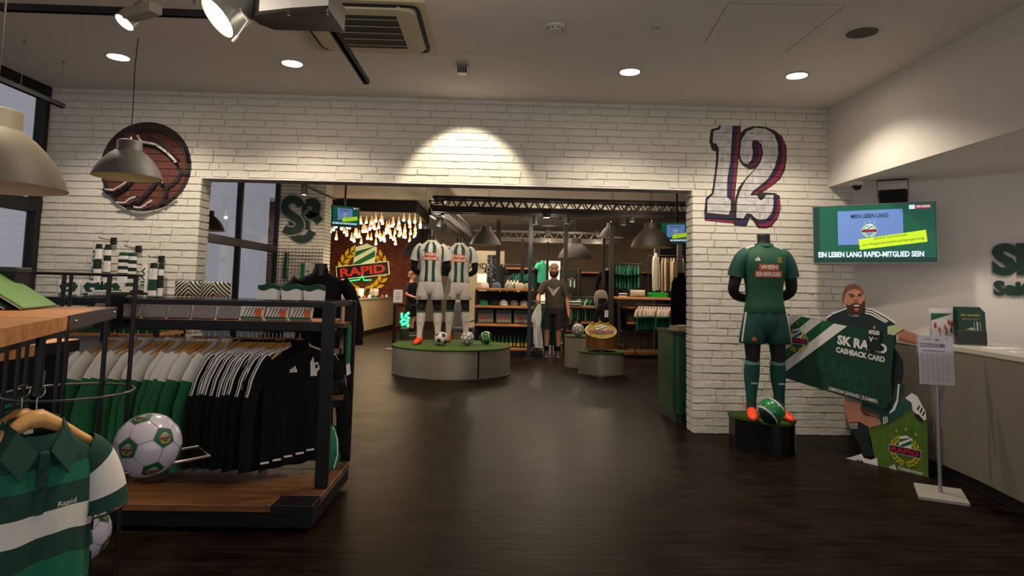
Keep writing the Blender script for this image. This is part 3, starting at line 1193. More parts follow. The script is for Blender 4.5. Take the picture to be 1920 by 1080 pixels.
# large gear box of the next fitting, seen from below
gp = (-0.903, 2.75, 2.543)
t = thing('track_gear_box', 'white bottomed black gear box hanging on the track before the air outlet', 'gear box', gp, 0)
m = MB(mat('gear_black', '26211d', .5))
prof = [(-.20, .02), (-.15, -.03), (.0, -.075), (.17, -.11), (.18, .14), (-.14, .14), (-.19, .08)]
m.prism(prof, 0, .11)
m.build('housing', t)
m = MB(WHITEP)
for (xa, ya), (xb, yb) in zip(prof[1:3], prof[2:4]):
    m.add([(xa, ya - .003, .012), (xb, yb - .003, .012), (xb, yb - .003, .115), (xa, ya - .003, .115)], [(0, 1, 2, 3)])
m.build('front_cover', t)
m = MB(CHROME)
m.cyl((.15, -.06, -.008), (.15, -.06, -.003), .006, 8)
m.cyl((-.02, -.04, -.008), (-.02, -.04, -.003), .006, 8)
m.build('screw', t)
m = MB(BLACK)
m.cyl((0, .05, .10), (0, .05, 2.87 - gp[2]), .02, 12)
m.build('track_adapter', t)


# pendants
def pendant(rim, R, top, label, group='dome pendant lamps', bulb=True, shade=None, cordm=BLACKM):
    """rim: centre of the lower rim; top: ceiling height of the cord"""
    t = thing('pendant_lamp', label, 'pendant lamp', rim, 0, group)
    s = R / .25
    prof = [(.250, 0), (.238, .035), (.212, .09), (.172, .145), (.134, .185), (.100, .212), (.089, .222), (.089, .288), (.084, .294), (.001, .296)]
    m = MB(shade or PEND)
    m.lathe([(r * s, z * s) for r, z in prof], 40, caps=False)
    m.build('lamp_shade', t, True, 50)
    inn = MB(PENDI)
    inn.lathe([(r * s * .975, z * s - .001) for r, z in prof[:6]] + [(.001, .208 * s)], 40, caps=False)
    inn.lathe([(.250 * s, 0), (.243 * s, -.001)], 40, caps=False)
    inn.build('shade_lining', t, True, 60)
    if bulb:
        b = MB(BULBW if bulb is True else bulb)
        b.sphere((0, 0, .14 * s), .035 * s, 16)
        b.build('bulb', t, True)
    c = MB(cordm)
    h = top - rim[2]
    c.tube(smooth_path([(0, 0, .295 * s), (.004, 0, .295 * s + (h - .3) * .35), (-.003, 0, .295 * s + (h - .3) * .7), (.006, 0, h)], 4), .0035, 6)
    c.build('cord', t, True)
    k = MB(CHROME)
    k.lathe([(.012, .294 * s), (.012, .325 * s), (.004, .335 * s)], 10)
    k.build('cord_grip', t, True)
    return t


pendant((-2.849, 4.95, 2.166), .243, 3.27, 'grey dome pendant hanging in front of the brown ball mural', bulb=mat('dim_lamp_glow', 'fff0d0', .5, emit=3.0, ecol='ffdf9f'))
pendant((-2.044, 2.6, 1.742), .268, 3.27, 'large grey-brown dome pendant cut by the left edge of the photo', bulb=False, shade=mat('pendant_taupe_shade', '4a4337', .6))

# ---------------------------------------------------------------- footballs
PHI = (1 + 5 ** .5) / 2
ICO = [Vector(p).normalized() for p in ((0, 1, PHI), (0, -1, PHI), (0, 1, -PHI), (0, -1, -PHI), (1, PHI, 0), (-1, PHI, 0), (1, -PHI, 0), (-1, -PHI, 0), (PHI, 0, 1), (PHI, 0, -1), (-PHI, 0, 1), (-PHI, 0, -1))]


def ball_faces():
    E = 2 / math.sqrt(1 + PHI * PHI)
    nb = {i: [j for j in range(12) if j != i and (ICO[i] - ICO[j]).length < E * 1.01] for i in range(12)}
    out = []
    for i in range(12):
        c = ICO[i]
        u = c.orthogonal().normalized()
        v = c.cross(u)
        ps = sorted(nb[i], key=lambda j: math.atan2(ICO[j].dot(v), ICO[j].dot(u)))
        out.append(('p', [ICO[i].lerp(ICO[j], 1 / 3) for j in ps]))
    seen = set()
    for i in range(12):
        for j in nb[i]:
            for k in nb[j]:
                if k in nb[i] and tuple(sorted((i, j, k))) not in seen:
                    seen.add(tuple(sorted((i, j, k))))
                    q = []
                    for a, b in ((i, j), (j, k), (k, i)):
                        q += [ICO[a].lerp(ICO[b], 1 / 3), ICO[a].lerp(ICO[b], 2 / 3)]
                    c = sum(q, Vector()) / 6
                    if (q[0] - c).cross(q[1] - c).dot(c) < 0:
                        q = q[::-1]
                    out.append(('h', q))
    return out


BF = ball_faces()
BALLW = mat('glossy_white_ball', 'd4cadc', .22, coat=.6)
SEAMM = mat('ball_seam', '9a93a0', .5)


def patch_grid(mb, poly, r, m, seam, nrad=4, sub=3, lift=1.0, fill=.955):
    c = (sum(poly, Vector()) / len(poly))
    P_ = []
    for i in range(len(poly)):
        a, b = poly[i], poly[(i + 1) % len(poly)]
        for k in range(sub):
            P_.append(a.lerp(b, k / sub))
    n = len(P_)
    V = [tuple(c.normalized() * r * lift)]
    for k in range(1, nrad + 1):
        f = k / nrad * fill
        for p in P_:
            V.append(tuple(c.lerp(p, f).normalized() * r * lift))
    F = [(0, 1 + i, 1 + (i + 1) % n) for i in range(n)]
    for k in range(nrad - 1):
        o = 1 + k * n
        F += [(o + i, o + n + i, o + n + (i + 1) % n, o + (i + 1) % n) for i in range(n)]
    mb.add(V, F, m)
    o = 1 + (nrad - 1) * n
    V2 = [V[o + i] for i in range(n)] + [tuple(p.normalized() * r * .985) for p in P_]
    mb.add(V2, [(i, n + i, n + (i + 1) % n, (i + 1) % n) for i in range(n)], seam)


def football(loc, R, label, rot=(0, 0, 0), pent=PGREEN, hexm=BALLW, seam=SEAMM, crests=True, group=None):
    t = thing('football', label, 'ball', loc, 0, group)
    M = Matrix.Identity(4)
    from mathutils import Euler
    M = Euler(rot).to_matrix()
    a, b = MB(), MB()
    pr = MB()
    for kind, poly in BF:
        poly = [M @ p for p in poly]
        if crests:
            one = MB()
            patch_grid(one, poly, R * (1 if kind == 'h' else 1.001), hexm if kind == 'h' else pent, seam)
            pan = one.build('panel' if kind == 'h' else 'crest_panel', t, True, 60)
        if kind == 'h':
            patch_grid(a, poly, R, hexm, seam, fill=.955 if seam is SEAMM else .84)
        else:
            patch_grid(b, poly, R * 1.001, pent, seam, fill=.955 if seam is SEAMM else .80)
            c = (sum(poly, Vector()) / 5).normalized()
            if crests:
                q = c.to_track_quat('Z', 'Y').to_matrix().to_4x4()
                pr.M = q
                pr.M = Matrix.Translation(c * (R * 1.004)) @ q
                pr = MB()
                pr.M = Matrix.Translation(c * (R * 1.004)) @ q
                crest(pr, 0, -.002, R * .36, -.0012, .0004, .05, False)
                pr.build('crest_print', pan)
    if not crests:
        a.build('panels', t, True, 60)
        b.build('dark_panels', t, True, 60)
    return t


def banded_ball(loc, R, label, rot, group=None, main=PGREEN, dark=None, half=False):
    t = thing('football', label, 'ball', loc, 0, group)
    from mathutils import Euler
    n = 36

    def mf(i, j):
        th = (i + .5) / (n // 2) * 180
        if 52 < th < 60 or 120 < th < 128:
            return BALLW
        return (dark or main) if (th <= 52 or (half and th > 128)) else main
    m = MB()
    m.M = Euler(rot).to_matrix().to_4x4()
    k = 45
    rings = []
    for i in range(k + 1):
        tt = PI * i / k
        rr = max(1e-4, math.sin(tt))
        rings.append([(R * rr * math.cos(2 * PI * j / n), R * rr * math.sin(2 * PI * j / n), -R * math.cos(tt)) for j in range(n)])

    def mf2(i, j):
        th = (i + .5) / k * 180
        if 56 < th < 64 or 116 < th < 124:
            return BALLW
        return dark if (dark and (th <= 56 or th >= 124)) else main
    m.loft(rings, None, True, True, mf2)
    m.build('ball_shell', t, True, 60)
    pr = MB()
    pr.M = Euler(rot).to_matrix().to_4x4() @ Matrix.Translation((0, -R * 1.003, 0)) @ Euler((PI / 2, 0, 0)).to_matrix().to_4x4()
    crest(pr, 0, 0, R * .5, -.001, .0004, .05, False)
    pr.build('crest_print', t)
    return t


# ---------------------------------------------------------------- mannequins
def ell(hw, hd, z, oy=0.0, n=32, p=2.3, ox=0.0):
    out = []
    for j in range(n):
        a = 2 * PI * j / n
        c, s = math.cos(a), math.sin(a)
        out.append((ox + hw * math.copysign(abs(c) ** (2 / p), c), oy + hd * math.copysign(abs(s) ** (2 / p), s), z))
    return out


TORSO = [(.925, .178, .125), (.93, .180, .128), (1.0, .168, .118), (1.08, .160, .112), (1.16, .163, .115), (1.26, .180, .128), (1.34, .194, .135), (1.40, .200, .13), (1.445, .190, .112), (1.475, .16, .098), (1.50, .12, .086), (1.525, .085, .078), (1.535, .072, .072)]


def torso_at(z):
    for (z0, w0, d0), (z1, w1, d1) in zip(TORSO[:-1], TORSO[1:]):
        if z <= z1:
            f = max(0, (z - z0) / (z1 - z0)) if z1 > z0 else 0
            return w0 + (w1 - w0) * f, d0 + (d1 - d0) * f
    return TORSO[-1][1:]


def conform(mb):
    out = []
    for x, y, z in mb.v:
        w, d = torso_at(y)
        u = min(.98, abs(x) / w)
        yy = d * (1 - u ** 2.3) ** (1 / 2.3)
        out.append((x, -yy - .002 - z, y))
    mb.v = out
    return mb


def sponsor(mb, cx, cz, s=1.0):
    """two orange boxes with white capitals, one word above the other"""
    for (w, h, z, word) in ((.172, .056, cz + .030, 'WIEN'), (.236, .056, cz - .030, 'ENERGIE')):
        n = 8
        for i in range(n):
            mb.rect(cx - w * s / 2 + w * s * i / n, z - h * s / 2, cx - w * s / 2 + w * s * (i + 1) / n, z + h * s / 2, .0005, PORANGE)
        mb.text(word, cx, z, h * .66 * s, .0012, PWHITE, w=w * s * .88, bold=.04)


def mannequin(label, loc, rz, shirt, sleeve, shorts, sock, socktop, boots=ORANGE, stripes=None, crest_gold=True, shortstripe=WHITE, group=None, spread=.0, neckm=None):
    t = thing('mannequin', label, 'mannequin', loc, rz, group)
    skin = BLACKM
    nk = MB(neckm or mat('mannequin_neck', '151312', .5))
    nk.lathe([(.085, 1.505), (.066, 1.53), (.055, 1.56), (.054, 1.60), (.056, 1.625), (.05, 1.635), (.001, 1.632)], 28, caps=False)
    nk.build('neck', t, True, 50)
    # shirt
    m = MB(shirt)
    rings = []
    for k, (z, w, d) in enumerate(TORSO):
        r = ell(w, d, z)
        if z < 1.2:
            r = [(x * (1 + .012 * math.sin(j * 1.9 + z * 9)), y * (1 + .03 * math.sin(j * 2.3 + z * 13)), zz) for j, (x, y, zz) in enumerate(r)]
        rings.append(r)

    def mf(i, j):
        if stripes is None:
            return shirt
        x = rings[i][j][0] + rings[i][(j + 1) % 32][0]
        return shirt
    if stripes is None:
        m.loft(rings, shirt, True)
    else:
        # vertical bands: rebuild every ring on band borders
        bs = [-1.2, -.125, -.095, -.075, -.030, .030, .075, .095, .125, 1.2]
        xs = [-.2, -.16, -.122, -.090, -.034, .034, .090, .122, .16, .2]
        rr = []
        for (z, w, d) in TORSO:
            k = w / .2
            ring = []
            for x in xs:
                u = x / .2
                ring.append((u * w, -d * max(0, 1 - abs(u) ** 2.3) ** (1 / 2.3), z))
            for x in xs[::-1][1:-1]:
                u = x / .2
                ring.append((u * w, d * max(0, 1 - abs(u) ** 2.3) ** (1 / 2.3), z))
            rr.append(ring)

        def mf3(i, j):
            jj = j if j < 9 else 17 - j
            return stripes if jj in (3, 5) else shirt
        # smooth horizontally: subdivide each band
        r2_ = []
        for ring in rr:
            q = []
            n = len(ring)
            for a in range(n):
                p0, p1 = ring[a], ring[(a + 1) % n]
                q.append(p0)
                for f in (1 / 3, 2 / 3):
                    x = p0[0] + (p1[0] - p0[0]) * f
                    z = p0[2]
                    w, d = torso_at(z)
                    yy = d * max(0, 1 - min(1, abs(x) / w) ** 2.3) ** (1 / 2.3)
                    sgn = -1 if a < 9 else 1
                    q.append((x, sgn * yy, z))
            r2_.append(q)
        m.loft(r2_, None, True, True, lambda i, j: mf3(i, j // 3))
    sh = m.build('shirt', t, True, 50)
    for s in (-1, 1):
        v = MB(sleeve)
        v.tube(smooth_path([(s * .13, 0, 1.455), (s * .185, .005, 1.405), (s * .225, .015, 1.32), (s * .245, .02, 1.245)], 3), [.065, .074, .078, .078, .078, .078, .077, .076, .076, .076], 20)
        v.build('sleeve', sh, True, 50)
        if shortstripe is not None and stripes is None:
            q = MB(shortstripe)
            q.tube([(s * .085, -.01, 1.525), (s * .15, 0, 1.502), (s * .20, .003, 1.468), (s * .245, .008, 1.40)], .010, 8)
            q.build('shoulder_stripe', sh, True)
        if stripes is not None:
            q = MB(stripes)
            q.tube([(s * .165, -.075, 1.46), (s * .185, -.090, 1.40), (s * .182, -.085, 1.33), (s * .176, -.07, 1.28)], .013, 8)
            q.build('seam_panel', sh, True)
    col = MB(shirt if stripes is None else WHITE)
    col.lathe([(.088, 1.520), (.078, 1.545), (.066, 1.548), (.07, 1.53)], 28, caps=False)
    col.build('collar', sh, True)
    pr = MB()
    sponsor(pr, 0, 1.300)
    conform(pr).build('sponsor_print', sh)
    pr = MB()
    three_bars(pr, -.095, 1.405, .045, .001, PWHITE if stripes is None else TEAL)
    conform(pr).build('maker_mark', sh)
    pr = MB()
    for k in range(4):
        pr.rect(.078 + k * .011, 1.375, .084 + k * .011, 1.425 - abs(k - 1.5) * .005, .001, PGOLD)
    pr.rect(.076, 1.372, .120, 1.378, .0012, PGOLD)
    conform(pr).build('chest_crest', sh)
    # arms folded behind the back
    for s in (-1, 1):
        a = MB(skin)
        a.tube(smooth_path([(s * .225, .015, 1.32), (s * .252, .03, 1.20), (s * .255, .06, 1.12), (s * .20, .12, 1.07), (s * .10, .165, 1.05), (s * .03, .185, 1.06)], 4), [.056 - .0011 * i for i in range(21)], 16)
        a.build('arm', t, True, 60)
    # shorts
    m = MB(shorts)
    m.loft([ell(.150, .110, 1.0), ell(.172, .124, .94), ell(.184, .130, .86), ell(.186, .122, .80), ell(.150, .112, .765), ell(.09, .10, .735), ell(.03, .07, .715)], None, True)
    for s in (-1, 1):
        rings = []
        for z, w, d, ox in ((.90, .092, .118, .088), (.82, .098, .122, .098), (.74, .102, .118, .106), (.66, .106, .115, .112), (.655, .102, .111, .112)):
            rings.append([(x + (.006 * math.sin(j * 2.1) if z < .8 else 0), y * (1 + .05 * math.sin(j * 1.7 + s)), zz) for j, (x, y, zz) in enumerate(ell(w, d, z, .0, 24, 2.3, s * ox))])
        m.loft(rings, None, True)
    so = m.build('shorts', t, True, 50)
    if shortstripe is not None:
        for s in (-1, 1):
            q = MB(shortstripe)
            q.tube([(s * .176, -.045, .93), (s * .192, -.045, .82), (s * .212, -.045, .67)], .010, 8)
            q.build('side_stripe', so, True)
    pr = MB()
    crest(pr, 0, 0, .045, 0, .0004, 0, False, dict(y=PGOLD, w=PGOLD, g=shorts, n=PORANGE, r=PGOLD))
    pr.build('shorts_crest', so, loc=(-.135, -.124, .70), rot=(PI / 2, 0, -.25))
    # legs
    for s in (-1, 1):
        kx, fx = s * (.112 + spread), s * (.125 + spread * 1.3)
        L = MB(skin)
        L.tube([(s * .105, 0, .72), (s * .110, 0, .62), (kx, -.012, .53), (kx, .0, .46)], [.075, .068, .060, .058], 20)
        lg = L.build('leg', t, True, 60)
        S = MB(sock)
        S.tube([(kx, .0, .495), (kx + s * .002, .008, .42), (kx + (fx - kx) * .4, .012, .34), (kx + (fx - kx) * .7, .005, .22), (fx, 0, .12), (fx, 0, .07)], [.063, .068, .064, .048, .040, .042], 20)
        sk = S.build('sock', t, True, 60)
        T = MB(socktop)
        T.tube([(kx, 0, .502), (kx, 0.001, .47)], [.0645, .067], 20, caps=False)
        T.build('sock_cuff', sk, True)
        pr = MB()
        pr.text('RAPID', 0, 0, .016, 0, PWHITE if sock is not WHITE else PGREEN, w=.055)
        pr.build('sock_print', sk, loc=(fx - s * .006, -.068, .31), rot=(PI / 2, 0, 0))
        B = MB(boots)
        rz_ = s * .22
        B.at((fx, 0, 0), (0, 0, rz_))
        rings = []
        for y, w, h, zc in ((.075, .020, .030, .045), (.06, .034, .045, .05), (.02, .040, .060, .058), (-.03, .041, .052, .053), (-.09, .045, .036, .040), (-.14, .043, .027, .031), (-.175, .030, .020, .024), (-.190, .008, .008, .018)):
            rings.append([(w * math.cos(2 * PI * j / 20), y, max(.004, zc + h * math.sin(2 * PI * j / 20))) for j in range(20)])
        B.loft(rings, None, True)
        B.tube([(0, .02, .06), (0, .025, .13)], [.045, .048], 18)
        bo = B.build('boot', t, True, 60)
        Z_ = MB(PBLACK)
        Z_.at((fx, 0, 0), (0, 0, rz_))
        for k in range(3):
            Z_.tube([(s * .040, -.02 - k * .025, .03), (s * .028, -.03 - k * .025, .085 - k * .012)], .004, 6)
        Z_.build('boot_stripes', bo, True)
    return t


# right-hand display
pl = thing('display_plinth', 'low rounded black plinth with green turf top under the green mannequin', 'plinth', (2.42, 5.77, 0), 0)
pl.scale = (.85, .92, 1)
plo = [(-.29, .22), (-.285, .06)] + [(-.285 + .0 + .57 * (i / 10) - .0, .06 - .36 * math.sin(PI * (i / 10) * .82) * 1.0) for i in range(1, 10)] + [(.285, -.13), (.30, .05), (.22, .26), (-.05, .33)]
m = MB(mat('plinth_gloss_black', '1b1a1d', .25, .3))
m.prism([(x * .97, y * .97) for x, y in plo], 0.0, .255)
m.build('body', pl, True, 25)
m = MB(GRASS)
m.prism(plo, .255, .28)
m.build('turf_top', pl, True, 25)
m = MB(STEEL)
m.box((.24, -.145, .13), (.045, .006, .25), .001, rot=(0, 0, -.2))
m.build('edge_trim', pl)
mannequin('headless mannequin in a green football kit with orange boots beside the card cutout', (2.42, 5.72, .28), -.06, mat('jersey_green', '0a4a2f', .7, var=.05, vscale=4, bump=.1, bscale=120), mat('jersey_green_sleeve', '09443a', .7), mat('shorts_green', '084038', .75, bump=.1, bscale=60), TEAL, mat('sock_cuff_green', '5d8f80', .8))
bp_ = (2.358, 5.45, 0.394)
banded_ball((bp_[0], bp_[1], .28 + .112), .11, 'green football with white bands between the feet of the green mannequin', (.5, .75, .9), None, mat('ball_mid_green', '0e7a36', .3, coat=.4), mat('ball_dark_green', '123022', .35, coat=.4))

# ---------------------------------------------------------------- printed cardboard standee
st = thing('cardboard_standee', 'cardboard cutout of a shouting bearded player carrying a giant green card', 'standee', (3.0, 5.51, 0), math.atan2(-.854, .52))


def lay(mb, pts, k, m):
    mb.prism(pts, -.010 if k == 0 else .0, .0008 * k + .0002, m)


def board(name, layers, parent=st):
    mb = MB()
    mb.M = Matrix.Rotation(PI / 2, 4, 'X')
    for pts, k, m in layers:
        lay(mb, pts, k, m)
    return mb.build(name, parent)


HS, HX, HY = 6.356, 1540, 510
JER = mat('printed_jersey', '12282c', .55, var=.3, vscale=8)
board('jersey_print', [
    ([(-0.1325, 1.1585), (-0.0848, 1.2195), (0.0444, 1.2755), (0.072, 1.1978), (0.1516, 1.2016), (0.21, 1.2745), (0.2655, 1.2696), (0.3858, 1.2129), (0.4624, 1.1428), (0.5191, 1.113), (0.4541, 1.0752), (0.4453, 0.9942), (0.4043, 0.9235), (0.4021, 0.8427), (0.0409, 0.8039), (-0.1338, 1.0922)], 0, JER),
    ([(0.4381, 0.9668), (0.4933, 0.8724), (0.5002, 0.7808), (0.4739, 0.6391), (0.4324, 0.5273), (0.401, 0.5622), (0.4167, 0.8979)], 0, mat('printed_shorts_dark', '101a1e', .55)),
    ([(-0.0848, 1.2195), (0.0517, 1.2722), (0.0551, 1.2615), (-0.0774, 1.2067)], 2, PWHITE),
    ([(0.2171, 1.2782), (0.2793, 1.2701), (0.3924, 1.2133), (0.463, 1.1629), (0.4562, 1.1525), (0.3788, 1.2024), (0.2721, 1.2595), (0.2168, 1.2677)], 2, PWHITE),
    ([(0.2152, 1.2593), (0.2719, 1.2504), (0.3785, 1.1888), (0.398, 1.1762), (0.3912, 1.1677), (0.3715, 1.1782), (0.2682, 1.2392), (0.2135, 1.248)], 2, PWHITE),
    ([(0.2126, 1.2396), (0.2645, 1.23), (0.3813, 1.1685), (0.3777, 1.1581), (0.2573, 1.2192), (0.2102, 1.229)], 2, PWHITE),
    ([(-0.1398, 1.1802), (-0.085, 1.2122), (-0.0815, 1.1977), (-0.1244, 1.1736)], 2, PWHITE),
])
board('arm_print', [
    ([(0.4544, 1.0887), (0.5002, 1.1184), (0.612, 1.0864), (0.6719, 1.0584), (0.677, 1.0265), (0.634, 1.0036), (0.5539, 1.0099), (0.4784, 1.0236)], 0, PSKIN),
    ([(0.4596, 1.0422), (0.5539, 1.0099), (0.634, 1.0036), (0.6343, 1.0166), (0.5608, 1.0302), (0.4791, 1.0503)], 2, PSKIND),
    ([(0.3902, 1.1317), (0.4627, 1.1529), (0.5162, 1.1195), (0.4541, 1.0786), (0.4473, 1.0647), (0.3886, 1.0706)], 3, mat('printed_armband', 'b9c490', .6)),
])
board('head_print', [
    ([(0.016, 1.3323), (0.021, 1.3903), (0.0408, 1.4413), (0.0783, 1.4705), (0.1294, 1.4765), (0.165, 1.4604), (0.1925, 1.4218), (0.2068, 1.3727), (0.2115, 1.3377), (0.2033, 1.2883), (0.1809, 1.2382), (0.1518, 1.2122), (0.1012, 1.2028), (0.0655, 1.2333), (0.0449, 1.2971), (0.0244, 1.3109)], 0, PSKIN),
    ([(0.0166, 1.3613), (0.0234, 1.3976), (0.0446, 1.4449), (0.082, 1.4719), (0.1295, 1.4779), (0.1664, 1.4618), (0.1926, 1.4253), (0.2043, 1.3867), (0.1918, 1.3935), (0.1782, 1.418), (0.1571, 1.4319), (0.114, 1.4371), (0.0699, 1.4236), (0.0472, 1.398), (0.0357, 1.3473), (0.0293, 1.329)], 2, mat('printed_buzz_cut', '6a4636', .6)),
    ([(0.0487, 1.3008), (0.0742, 1.2909), (0.1111, 1.3121), (0.1472, 1.316), (0.179, 1.305), (0.201, 1.3374), (0.2115, 1.3377), (0.2116, 1.2815), (0.1948, 1.2318), (0.1589, 1.2091), (0.1234, 1.2216), (0.0866, 1.1985), (0.064, 1.2332)], 2, PHAIR),
    ([(0.1071, 1.2956), (0.1254, 1.3069), (0.1542, 1.3092), (0.1738, 1.2978), (0.1709, 1.266), (0.1524, 1.2384), (0.1238, 1.2393), (0.1099, 1.2636)], 3, mat('printed_mouth', '4a1414', .6)),
    ([(0.1142, 1.2937), (0.1397, 1.3016), (0.1681, 1.2955), (0.1665, 1.2884), (0.1177, 1.2867)], 4, PWHITE),
    ([(0.1172, 1.2675), (0.1462, 1.2756), (0.1638, 1.2657), (0.1526, 1.2441), (0.1275, 1.2444)], 4, mat('printed_lip', 'a8605a', .6)),
    ([(0.0727, 1.3877), (0.0985, 1.3932), (0.1272, 1.3816), (0.1256, 1.3752), (0.0983, 1.3846), (0.0747, 1.3784)], 3, PHAIR),
    ([(0.1503, 1.3871), (0.1777, 1.3989), (0.1903, 1.3921), (0.1775, 1.389), (0.153, 1.3786)], 3, PHAIR),
    ([(0.0819, 1.3728), (0.0995, 1.3775), (0.1211, 1.3708), (0.1015, 1.3661)], 4, PBLACK),
    ([(0.1543, 1.3744), (0.1716, 1.3818), (0.1858, 1.3793), (0.1714, 1.3733)], 4, PBLACK),
    ([(0.1269, 1.3709), (0.1485, 1.3714), (0.1548, 1.3361), (0.1402, 1.3251), (0.1151, 1.3279), (0.1226, 1.3423)], 3, PSKIND),
    ([(0.1283, 1.3695), (0.1442, 1.3699), (0.1463, 1.3394), (0.1297, 1.3354)], 4, PSKIN),
    ([(0.012, 1.3539), (0.0253, 1.347), (0.0319, 1.3111), (0.0193, 1.3143)], 2, PSKIND),
])
board('leg_print', [
    ([(0.0132, 0.4777), (0.1501, 0.4836), (0.1467, 0.3443), (0.122, 0.3013), (0.0498, 0.2957), (0.0159, 0.4151)], 0, PSKIN),
    ([(0.0501, 0.3074), (0.1384, 0.3275), (0.2083, 0.3174), (0.2104, 0.2494), (0.227, 0.1468), (0.2556, 0.0779), (0.1629, 0.0495), (0.1339, 0.1423), (0.0645, 0.2362)], 0, mat('printed_sock', '141c22', .6)),
    ([(-0.0061, -0.0082), (0.0716, 0.025), (0.1477, 0.0651), (0.1664, 0.0351), (0.2241, 0.0332), (0.2778, 0.0642), (0.2848, -0.0123), (0.1767, -0.0194), (0.0584, -0.0243)], 0, PWHITE),
    ([(0.1204, 0.4015), (0.1649, 0.4475), (0.3018, 0.4098), (0.3149, 0.3372), (0.2231, 0.2958), (0.1384, 0.3275)], 1, PSKIN),
    ([(0.1487, 0.4294), (0.1737, 0.4874), (0.3783, 0.4975), (0.4557, 0.6796), (0.5128, 0.6873), (0.4961, 0.597), (0.4508, 0.5019), (0.3765, 0.4303), (0.3011, 0.3796), (0.1791, 0.3885)], 1, mat('printed_shorts', '0f3a38', .6)),
    ([(0.3011, 0.3796), (0.3767, 0.4377), (0.4516, 0.5315), (0.5375, 0.5741), (0.5775, 0.5226), (0.4994, 0.4661), (0.3893, 0.3658), (0.3297, 0.3362)], 1, mat('printed_sock_green', '124a40', .6)),
    ([(0.5096, 0.5772), (0.5598, 0.6247), (0.6005, 0.6054), (0.6579, 0.4931), (0.6595, 0.4367), (0.6287, 0.4169), (0.5896, 0.4671), (0.5628, 0.4913), (0.5576, 0.5483)], 2, PWHITE),
    ([(0.576, 0.472), (0.6099, 0.4635), (0.6457, 0.4235), (0.6152, 0.4144), (0.5821, 0.4443)], 3, PBLACK),
] + [(p, 4, PBLACK) for p in ([(0.5941, 0.5038), (0.6121, 0.539), (0.6187, 0.5329), (0.6027, 0.498)], [(0.6139, 0.4856), (0.632, 0.5244), (0.6385, 0.5169), (0.6225, 0.4785)], [(0.6302, 0.467), (0.6481, 0.5021), (0.6532, 0.4923), (0.638, 0.4577)], [(0.1086, 0.0104), (0.1229, 0.0137), (0.1613, -0.0154), (0.1418, -0.0162)], [(0.137, 0.0116), (0.1504, 0.0147), (0.1884, -0.0143), (0.1706, -0.0155)])]
 + [(p, 3, PWHITE) for p in ([(0.0538, 0.2925), (0.126, 0.3059), (0.1259, 0.3005), (0.0536, 0.2871)], [(0.0558, 0.2773), (0.1257, 0.2905), (0.1255, 0.285), (0.0573, 0.2722)], [(0.0587, 0.2623), (0.1253, 0.275), (0.1251, 0.2696), (0.0618, 0.2575)], [(0.3351, 0.4007), (0.3426, 0.402), (0.3462, 0.343), (0.3373, 0.3414)], [(0.3486, 0.4045), (0.356, 0.4059), (0.3597, 0.3544), (0.3522, 0.3486)], [(0.3627, 0.4093), (0.3686, 0.4118), (0.3733, 0.3666), (0.3658, 0.3615)], [(0.3842, 0.4464), (0.4067, 0.4725), (0.445, 0.5525), (0.4593, 0.6801), (0.4715, 0.6817), (0.4561, 0.5395), (0.4283, 0.4687), (0.3912, 0.4365)])])
# turf-green base panel with the crest
GP = [(0.2114, 0.2875), (0.3147, 0.3297), (0.4489, 0.4354), (0.5626, 0.4841), (0.6152, 0.4144), (0.6637, 0.4233), (0.659, -0.0134), (0.2757, -0.0183), (0.2554, 0.0704)]
CC = (0.4946, 0.1749)
CW = [[(0.3737, 0.1928), (0.6143, 0.1585)]][0]
b = MB()
b.M = Matrix.Rotation(PI / 2, 4, 'X')
b.prism(GP, -.012, -.004, mat('printed_turf', '4a6a1c', .6, var=.25, vscale=14))
b.build('base_panel', st)
b = MB()
b.M = Matrix.Rotation(PI / 2, 4, 'X')
crest(b, CC[0], CC[1], (CW[1][0] - CW[0][0]), -.003, .0006, .0, True)
b.build('crest_print', st)
BT = [(0.3791, -0.008), (0.4199, 0.0346), (0.5215, 0.0194), (0.6068, 0.0226)]
b = MB()
b.M = Matrix.Rotation(PI / 2, 4, 'X')
three_bars(b, (BT[0][0] + BT[1][0]) / 2, BT[0][1] + .03, .06, -.003, PWHITE)
b.text('Ottakringer', (BT[1][0] + BT[3][0]) / 2 + .02, BT[2][1], .035, -.003, PWHITE, w=BT[3][0] - BT[1][0])
b.build('sponsor_print', st)
# the giant card, leaning in front of the figure
cd = [(-0.5945, 0.6114), (0.3588, 0.4674), (0.4509, 1.0542), (-0.4836, 1.195)]
CARD = [(-0.5945, 0.6114), (0.3588, 0.4674), (0.3876, 0.498), (0.4552, 1.0589), (0.3794, 1.0752), (0.0649, 1.1224), (-0.358, 1.176), (-0.4725, 1.1905), (-0.5823, 1.0281)]
card = MB()
card.M = Matrix.Rotation(PI / 2, 4, 'X')
card.prism(CARD, .012, .020, PDGREEN)
cdo = card.build('giant_card', st)


def cm(pts, m, k=1):
    q = MB()
    return (pts, k, m)


